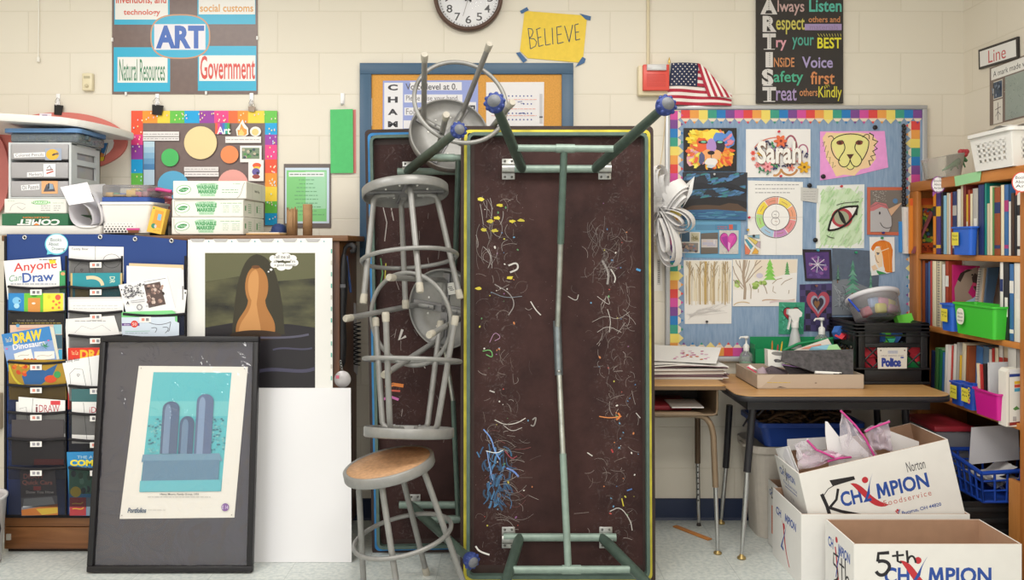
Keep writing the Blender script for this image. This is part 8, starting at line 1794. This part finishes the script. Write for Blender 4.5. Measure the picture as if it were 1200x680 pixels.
def bubble(px, py, d, rx, ry, c, lines, label, tail):
    a = Art(ovalb(px, py, rx, ry), c, d, .0012, .5, M4=None); a.ell(px, py, rx - 1.1, ry - 1.1, '#f0eef0'); a.poly([(px + tail[0] - 2, py + ry - 2), (px + tail[0] + 3, py + ry - 2), (px + tail[0] - 2, py + ry + 4)], c)
    for k, s_ in enumerate(lines): a.text(s_, px - rx * .62, py - ry * .6 + k * ry * .42, px + rx * .62, py - ry * .6 + k * ry * .42 + ry * .28, '#3a383e')
    # hang on the rail: turn to face the room
    o = a.done('speech_bubble_label', label, 'label')
    p = W(px, py, d); o.matrix_basis = Matrix.Translation(p) @ Matrix.Rotation(-.35, 4, 'Z')
bubble(1099.6, 216.5, 3.765, 7.6, 10, '#9a4a9c', ('Books', 'About', 'Artists', 'Lives'), 'purple edged speech bubble label on the bookcase top rail', (-4, 0))
bubble(1197, 213.5, 3.125, 10, 12, '#d8584a', ('Books', 'About', 'Art'), 'red edged speech bubble label at the near end of the top rail', (-4, 0))
mb = MB(); dq = 3.60; A0, A1 = (XF - .003), 1.648
y0_, y1_ = XF * F / (1119 - CX), XF * F / (1151 - CX)
mb.add([(A0, y0_, 1.642), (A0, y1_, 1.648), (A0, y1_ + .01, 1.606), (A0, y0_ - .01, 1.598), (A0 + .05, y0_, 1.6465), (A0 + .05, y1_, 1.65)], [[0, 1, 2, 3], [0, 4, 5, 1]], M('#9fd6a0', .65)); o = mb.build('paper_label'); tag(o, 'light green paper label folded over the bookcase top rail', 'label')
# --- middle shelf
z = zm(1050, 290, 5.667)
L2 = [B(152, 170, 82, '#b9b5b0', xo=.022), B(171, 193, 85, '#9a4f2a', xo=.022), B(194, 214, 105, '#2c3a6c'), B(215, 226, 95, '#3f6fa8'), B(227, 240, 88, '#c8403a'), B(241, 268, 90, '#efe3c4'), B(269, 304, 92, '#d9ccb0', style=1), B(306, 326, 112, '#e9e6e0'), B(328, 350, 90, '#a8452f', band='#e9e6e0'), B(351, 368, 84, '#e9e6e0'),
      B(632, 652, 182, '#a8452f'), B(653, 664, 190, '#e6b83a'), B(665, 680, 250, '#5f9a5a'), B(690, 712, 98, '#e9e6e0', band='#2c3a6c'), B(713, 752, 102, '#2a2a30', style=2), B(754, 782, 110, '#3f6fa8', band='#e9e6e0'), B(784, 842, 105, '#e9e6e0', style=2)]
row(.968, L2, 'middle shelf', 'books on the middle shelf', ((1117, 1165, .058),))
gb_ = book_bin(1117, 1165, 357, .968, '#45c23a', 'bright green plastic bin on the middle shelf', None, -.04, .10, ('#ece8dc', .08, ('Books', 'About', 'Animals')))
book_bin(1102, 1115.5, 356, .968, '#2f66d0', 'narrow blue bin beside the green bin on the middle shelf', None, -.035, .045, ('#e6d84a', .0, ('How', 'To')))
def horse(a):
    a.poly(zp_([(385, 355), (380, 270), (410, 200), (450, 150), (490, 145), (530, 130), (545, 200), (540, 300), (510, 280), (500, 240), (470, 300), (520, 355)]), '#a08a7a').poly(zp_([(400, 215), (420, 170), (470, 145), (500, 150), (450, 170), (420, 230)]), '#3a2c28').poly(zp_([(495, 200), (515, 170), (545, 190), (548, 300), (525, 300), (505, 260)]), '#4a3a34').ell(*z(498, 182), 1.2, 1, '#1a1614').poly(zp_([(500, 232), (528, 240), (526, 258), (498, 256)]), '#c84a6a').poly(zp_([(450, 360), (500, 340), (546, 300), (546, 360)]), '#a8c4e0')
upright_board([z(372, 116), z(548, 125), z(548, 400), z(372, 395)], 3.70, 'magenta book with a horse on its cover in the green bin', '#c0246c', .01, horse)
def nb(q, d, label, col, name='book', cat='book', th=.012, spiral=False):
    mb = MB(); vs = [W(*z(*p), d) for p in q]; quadsheet(mb, vs, th, M(col, .5))
    if spiral:
        for k in range(16): f = (k + .5) / 16; mb.ring((0, 0, 0), .006, .0013, M('#8a8a90', .3, .7), Matrix.Translation(vs[0] * (1 - f) + vs[3] * f), 10, 4)
    o = mb.build(name); tag(o, label, cat); return o
nb([(558, 138), (592, 132), (565, 400), (530, 400)], 3.66, 'white spiral notebook leaning in the green bin', '#dcd6cc', 'notebook', 'notebook', .012, True)
nb([(594, 140), (612, 140), (585, 395), (568, 400)], 3.65, 'beige book leaning beside the spiral notebook', '#c9a98a')
nb([(614, 135), (690, 130), (640, 390), (588, 395)], 3.63, 'slate blue book leaning at the right of the green bin', '#56708e')
# --- lower shelf
z = zm(1050, 390, 5.667)
L3 = [B(228, 252, 120, '#2c3a6c', lean=.05), B(254, 274, 100, '#5f9a5a', lean=.05), B(276, 300, 110, '#2f7a4a', lean=.06), B(302, 316, 130, '#3f6fa8', lean=.06), B(318, 336, 80, '#e9e6e0', lean=.06), B(338, 350, 85, '#c8403a', lean=.06), B(352, 372, 75, '#e9e6e0', lean=.06), B(374, 392, 65, '#b9b5b0', lean=.05), B(394, 408, 150, '#e6b83a', lean=.05), B(410, 436, 70, '#d9ccb0', lean=.05), B(438, 452, 85, '#9a4f2a', lean=.05), B(454, 500, 90, '#3f6fa8', lean=.05, style=2), B(502, 540, 92, '#5f7a94', lean=.04), B(542, 560, 110, '#e9e6e0', lean=.03), B(566, 584, 105, '#c8403a'), B(586, 610, 100, '#efe3c4'), B(612, 640, 60, '#e9e6e0', band='#c8403a'), B(642, 690, 62, '#d9ccb0', band='#a8452f'), B(692, 740, 66, '#e9e6e0', band='#7a2f2a'), B(742, 800, 72, '#b9b5b0')]
row(.66, L3, 'lower shelf', 'books on the lower shelf', ((1113, 1126, .014), (1127, 1139, .014), (1140, 1169, .044)))
book_bin(1113, 1126, 448, .66, '#2b55c0', 'blue book bin with a yellow label, left of two on the lower shelf', None, -.035, .05, ('#e6d84a', .0, ('Draw', 'Art')))
book_bin(1127, 1139, 451, .66, '#2b55c0', 'blue book bin next to the magenta bin on the lower shelf', None, -.04, .055, ('#e6d84a', .0, ('Paint', 'Art')))
mg = book_bin(1140, 1169, 458, .66, '#c81f8c', 'magenta plastic bin on the lower shelf', None, -.055, .10)
a = Art((-7, -9, 7, 9), '#c81f8c', 1, .0008, .5, u=.001, center=(0, 0), M4=Matrix.Translation((XF - .0555, 3.43, .70)) @ Matrix.Rotation(-pi / 2, 4, 'Z'))
for k in range(3): a.ering(0, -48 + k * 22, 7, 8, 4, '#e6d23a')
a.done('ring_stickers', parent=mg)
nb([(545, 205), (562, 205), (570, 400), (555, 400)], 3.39, 'cream book standing in the magenta bin', '#e0d4b8'); nb([(566, 212), (584, 212), (590, 400), (574, 400)], 3.375, 'red book standing in the magenta bin', '#c03a38'); nb([(588, 208), (616, 208), (622, 405), (596, 405)], 3.36, 'black book with a red top in the magenta bin', '#2a2426'); nb([(620, 200), (770, 196), (775, 420), (622, 415)], 3.32, 'large white book standing in the magenta bin', '#cfd0d4')
def wbox(a):
    a.poly(zp_([(735, 310), (775, 305), (775, 325), (735, 330)]), '#e6b83a').poly(zp_([(735, 332), (775, 328), (775, 348), (735, 352)]), '#d0503a').poly(zp_([(735, 356), (775, 352), (775, 374), (735, 378)]), '#4fa0c0').poly(zp_([(725, 490), (750, 470), (770, 490), (740, 500)]), '#5a8a4a').ell(*z(790, 500), 1.6, 2, '#e0d03a').poly(zp_([(695, 580), (770, 572), (770, 592), (695, 602)]), '#8a2f2a').rect(*z(725, 540), *z(748, 570), '#b0aaa8').poly(zp_([(700, 232), (825, 228), (825, 255), (780, 265), (700, 280)]), '#dcdadb').poly(zp_([(702, 262), (785, 258), (785, 276), (702, 282)]), '#2c3f86')
    a.line([z(700, 250), z(700, 600)], .8, '#b5b0aa').line([z(782, 250), z(782, 600)], .8, '#b5b0aa')
upright_board([z(680, 250), z(700, 228), z(826, 226), z(826, 606), z(680, 606)], 3.255, 'tall white box of books with coloured squares on the lower shelf', '#e4e0d8', .05, wbox, 'book_box', 'box')
# --- bottom of the bookcase
z = zm(1080, 480, 3.4)
t = thing('lidded_bin', 'clear plastic bin with a red lid at the bottom of the bookcase', 'bin', (2.05, 3.72, .105)); x0, x1 = XX(1096, 3.64), XX(1139, 3.64)
mb = MB(); mb.box(x0, x1, 3.64, 3.90, .105, ZZ(506, 3.64), CLEAR('#a9a8b0', .5, .15), .01); mb.build('bin_body', t); mb = MB(); mb.box(x0 - .008, x1 + .008, 3.63, 3.91, ZZ(506, 3.64), ZZ(499.5, 3.64), M('#a82f3c', .4), .006); mb.build('lid', t)
nb([(200, 72), (385, 60), (390, 200), (190, 220)], 3.50, 'large white sheet leaning at the bottom of the bookcase', '#d0ced2', 'card', 'card', .004)
t = thing('crate', 'black crate low in the bookcase under the blue basket', 'crate', (2.03, 3.4, .103))
mb = MB(); cx0, cx1 = XX(1122, 3.36), 2.19; rr_loft(mb, [((cx1 - cx0) / 2 - .01, .15, .02, 0), ((cx1 - cx0) / 2, .16, .02, .19), ((cx1 - cx0) / 2, .16, .02, .205), ((cx1 - cx0) / 2 - .006, .154, .02, .205), ((cx1 - cx0) / 2 - .016, .144, .02, .006)], M('#1b1a1c', .5), Matrix.Translation(((cx0 + cx1) / 2, 3.53, .103)))
for k in range(4): mb.box(cx0 + .004, cx1 - .004, 3.366, 3.372, .13 + k * .045, .15 + k * .045, M('#1b1a1c', .5), .002)
mb.build('crate_body', t)
t = thing('blue_basket', 'blue plastic basket of papers low in the bookcase', 'basket', (2.02, 3.45, .31)); bm_ = M('#2148a8', .35)
bx0, bx1, by0, by1, bz0, bz1 = 1.875, 2.19, 3.34, 3.62, .311, .45
mb = MB(); 
mb.box(bx0 + .015, bx1 - .015, by0 + .015, by1 - .015, bz0, bz0 + .004, bm_)
def bwall(p0, p1, q0, q1):      # bottom edge p0-p1, top edge q0-q1: lattice
    p0, p1, q0, q1 = map(Vector, (p0, p1, q0, q1))
    for f, r_ in ((0, .006), (.38, .004), (.72, .004), (1, .009)): mb.tube([p0.lerp(q0, f), p1.lerp(q1, f)], r_, bm_, n=8)
    for k in range(7): f = k / 6; mb.tube([p0.lerp(p1, f), q0.lerp(q1, f)], .005, bm_, n=6)
i_ = .018
bwall((bx0 + i_, by0 + i_, bz0), (bx1 - i_, by0 + i_, bz0), (bx0, by0, bz1 - .02), (bx1, by0, bz1)); bwall((bx0 + i_, by1 - i_, bz0), (bx1 - i_, by1 - i_, bz0), (bx0, by1, bz1 + .01), (bx1, by1, bz1 + .01)); bwall((bx0 + i_, by0 + i_, bz0), (bx0 + i_, by1 - i_, bz0), (bx0, by0, bz1 - .02), (bx0, by1, bz1 + .01)); bwall((bx1 - i_, by0 + i_, bz0), (bx1 - i_, by1 - i_, bz0), (bx1, by0, bz1), (bx1, by1, bz1 + .01)); mb.build('basket_body', t)
rq = random.Random(6); labs = ['white paper on top in the blue basket', 'folded white paper at the left in the blue basket', 'crumpled white paper at the front in the blue basket', 'grey paper low in the blue basket', 'white paper at the back in the blue basket']
for k, lb in enumerate(labs):
    mb = MB(); c_ = Vector((rq.uniform(1.97, 2.10), rq.uniform(3.42, 3.54), .335 + k * .018)); f = crumple(lambda u, v: c_ + Vector(((u - .5) * .14, (v - .5) * .12, .03 * math.sin(3 * u + k))), 8, 8, .018, k * 3.1); mb.grid(f, 8, 8, M('#e4e2e2' if k != 3 else '#b5b2b6', .6)); o = mb.build('paper'); tag(o, lb, 'paper', 'papers in the blue basket')
mb = MB(); mb.box(1.965, 1.985, 3.20, 3.31, .101, .42, WOOD('#b5763a', '#c98a4a', .5, 'Z'), .002); o = mb.build('wood_board'); tag(o, 'thin orange wood board at the near end of the bottom shelf', 'board')
mb = MB(); mb.box(1.995, 2.02, 3.19, 3.30, .101, .40, M('#2f5a40', .5), .002); o = mb.build('book'); tag(o, 'dark green book beside the thin wood board on the bottom shelf', 'book')
mb = MB(); mb.box(1.945, 1.955, 3.165, 3.20, .101, .47, M('#c9c8cc', .5), .001); o = mb.build('white_card'); tag(o, 'grey white card at the near end post of the bottom shelf', 'card')

# --- on top of the bookcase
zB = 1.646
t = thing('white_basket', 'white plastic basket with holes on top of the bookcase', 'basket', (2.03, 3.3, zB)); wp = M('#ecebe8', .4)
ya, yb, xa_, xb_ = 3.19, 3.475, 1.905, 2.19; hb = .135
mb = MB()
def holes_wall(p0, p1, q0, q1, nx, nz, m):      # wall with a grid of round-ended holes made of strips
    p0, p1, q0, q1 = map(Vector, (p0, p1, q0, q1)); 
    def P(u, v): return (p0 * (1 - u) + p1 * u) * (1 - v) + (q0 * (1 - u) + q1 * u) * v
    nrm = (p1 - p0).cross(q0 - p0).normalized() * .003
    def patch(u0, u1, v0, v1): c = [P(u0, v0), P(u1, v0), P(u1, v1), P(u0, v1)]; quadsheet(mb, c, .003, m)
    zr_ = [0, .2] + [.2 + .62 * k / nz for k in range(1, nz + 1)] + [1]
    patch(0, 1, 0, .2); patch(0, 1, .82, 1); mar = .12; patch(0, mar, .2, .82); patch(1 - mar, 1, .2, .82)
    du = (1 - 2 * mar) / nx; dv = .62 / nz
    for i in range(nx + 1): patch(max(mar, mar + du * i - du * .21), min(1 - mar, mar + du * i + du * .21), .2, .82)
    for j in range(nz + 1): patch(mar, 1 - mar, max(.2, .2 + dv * j - dv * .22), min(.82, .2 + dv * j + dv * .22))
g = .016
holes_wall((xa_ + g, yb - g, zB), (xa_ + g, ya + g, zB), (xa_, yb, zB + hb), (xa_, ya, zB + hb), 6, 4, wp); holes_wall((xa_ + g, ya + g, zB), (xb_ - g, ya + g, zB), (xa_, ya, zB + hb), (xb_, ya, zB + hb), 8, 4, wp)
holes_wall((xb_ - g, yb - g, zB), (xb_ - g, ya + g, zB), (xb_, yb, zB + hb), (xb_, ya, zB + hb), 8, 4, wp); holes_wall((xa_ + g, yb - g, zB), (xb_ - g, yb - g, zB), (xa_, yb, zB + hb), (xb_, yb, zB + hb), 8, 4, wp)
mb.box(xa_ + g, xb_ - g, ya + g, yb - g, zB + .001, zB + .005, wp); mb.build('basket_body', t)
mb = MB(); lo2 = rnd_rect(xa_ - .016, xb_ + .004, ya - .016, yb + .016, .03); 
frz = lambda s_: [Vector((p[0], p[1], zB + hb + s_)) for p in lo2]
n = len(lo2); inn = rnd_rect(xa_ + .003, xb_ - .003, ya + .003, yb - .003, .02); vs = frz(.0) + frz(.014) + [Vector((p[0], p[1], zB + hb + .014)) for p in inn] + [Vector((p[0], p[1], zB + hb)) for p in inn]; fs = []
for k in range(4):
    for i in range(n): j = (i + 1) % n; fs.append([k * n + i, k * n + j, ((k + 1) % 4) * n + j, ((k + 1) % 4) * n + i])
mb.add(vs, fs, wp, False); mb.build('rim', t)
mb = MB(); f = crumple(lambda u, v: Vector((1.93 + .2 * u, 3.23 + .2 * v, zB + hb + .012 + .02 * math.sin(5 * u + 3 * v))), 8, 8, .01, 4.4); mb.grid(f, 8, 8, M('#e9e7e6', .6)); o = mb.build('white_paper'); tag(o, 'crumpled white paper on top of the white basket', 'paper')
t = thing('clear_container', 'clear plastic clamshell with a green toy lizard on the bookcase top', 'container', (2.03, 3.78, zB)); 
x0, x1 = XX(1102, 3.72), XX(1134, 3.72); h0 = zB + .001
mb = MB(); lv = [[Vector((q[0], q[1], zz2 + (0 if k == 0 else .02 * (q[0] - x0) / (x1 - x0)))) for q in rnd_rect(x0 + g2_, x1 - g2_, 3.72 + g2_, 3.92 - g2_, .03)] for k, (g2_, zz2) in enumerate(((.012, h0), (0, h0 + .085), (.0, h0 + .09), (.012, h0 + .092)))]; n = len(lv[0]); vs = [v for l in lv for v in l]; fs = [list(range(n))[::-1], [3 * n + i for i in range(n)]]
for k in range(3):
    for i in range(n): j = (i + 1) % n; fs.append([k * n + i, k * n + j, (k + 1) * n + j, (k + 1) * n + i])
mb.add(vs, fs, CLEAR('#d8d4cc', .28, .1)); mb.build('shell', t)
mb = MB(); gz = M('#3f8a5a', .5); mb.tube([W(1104, 200, 3.78), W(1112, 196, 3.76), W(1121, 191, 3.78), W(1129, 186, 3.80), W(1133, 189, 3.80)], [.003, .008, .015, .013, .006], gz, n=10)
for (a_, b_) in ((W(1120, 191, 3.77), W(1123, 198, 3.75)), (W(1127, 187, 3.79), W(1131, 196, 3.76)), (W(1118, 193, 3.78), W(1114, 200, 3.79))): mb.tube([a_, b_], [.006, .003], gz, n=6)
o = mb.build('toy_lizard'); tag(o, 'green toy lizard inside the clear clamshell container', 'toy')
mb = MB()
for k in range(5): mb.ball(W(1126 + k * 1.6, 178 + (k % 2) * 3, 3.82), .013, M('#b8404a', .5), 8)
o = mb.build('red_trinket'); tag(o, 'red trinket at the back of the clear clamshell container', 'trinket')
# --- signs on the right wall
RW = Matrix.Translation((XR, 0, 0)) @ Matrix.Rotation(-pi / 2, 4, 'Z')      # x runs toward the viewer, faces the room
def wallart(outline, col, **k):      # millimetres: x = toward the viewer from y=4.09, y down from z=2.6
    m = Matrix.Translation((XR - .001 - k.pop('lift', 0), DW, 2.6)) @ Matrix.Rotation(-pi / 2, 4, 'Z')
    return Art(outline, col, 1, u=.001, center=(0, 0), M4=m, **k)
a = wallart([(146, 337), (452, 350), (455, 444), (150, 430)], '#2e2a2a', t=.010, rough=.35); a.poly([(158, 348), (440, 360), (443, 434), (162, 421)], '#ecebea').text('Line', 0, 0, 0, 0, '#c8565a', .0, q=[(228, 360), (365, 366), (367, 424), (230, 418)]); a.done('line_sign', 'black framed white sign reading Line on the right wall', 'sign')
a = wallart((228, 440, 760, 705), '#7a6a62', t=.003, rough=.3); a.rect(240, 446, 760, 500, '#ecebe8').text('A mark made with a tool', 256, 462, 640, 488, '#4a484c', .0).rect(258, 510, 330, 592, '#d9d4cc').rect(262, 514, 326, 588, '#4a5a72').rect(258, 598, 330, 704, '#e2ded6').line([(294, 610), (294, 690)], 4, '#4a4648').line([(272, 640), (316, 632)], 3, '#4a4648').line([(276, 670), (294, 650), (314, 668)], 3, '#4a4648').rect(350, 506, 740, 700, '#9aa6a0')
for k in range(160): x, y = rr.uniform(356, 730), rr.uniform(512, 694); a.line([(x, y), (x + rr.uniform(-14, 14), y + rr.uniform(-14, 14))], 1.6, rr.choice(['#77857f', '#b8c2bc', '#66746e', '#8a9a92']))
for k in range(22): x, y = rr.uniform(266, 322), rr.uniform(518, 584); a.ell(x, y, 5, 7, rr.choice(['#6a7a92', '#2a3648', '#8f9cb0', '#3f5060']), n=8)
a.done('poster', 'brown poster about marks and tools under the Line sign on the right wall', 'poster')
# --- orange ruler on the floor
mb = MB(); q = [W(*zm(760, 520, 4.25)(*p), 3.98) for p in ((130, 378), (150, 376), (308, 408), (300, 416), (135, 386))]
p0, p1 = Vector((XX(791, 3.98), 3.985, .004)), Vector((XX(832, 3.80), 3.80, .004)); dv = (p1 - p0).normalized(); mb.obox((p0 + p1) / 2, ((p1 - p0).length, .028, .005), WOOD('#c27a3a', '#d08c4a', .5, 'X'), Matrix.Rotation(math.atan2(dv.y, dv.x), 3, 'Z'), .001); o = mb.build('wooden_ruler'); tag(o, 'orange wooden ruler lying on the floor under the student desk', 'ruler')
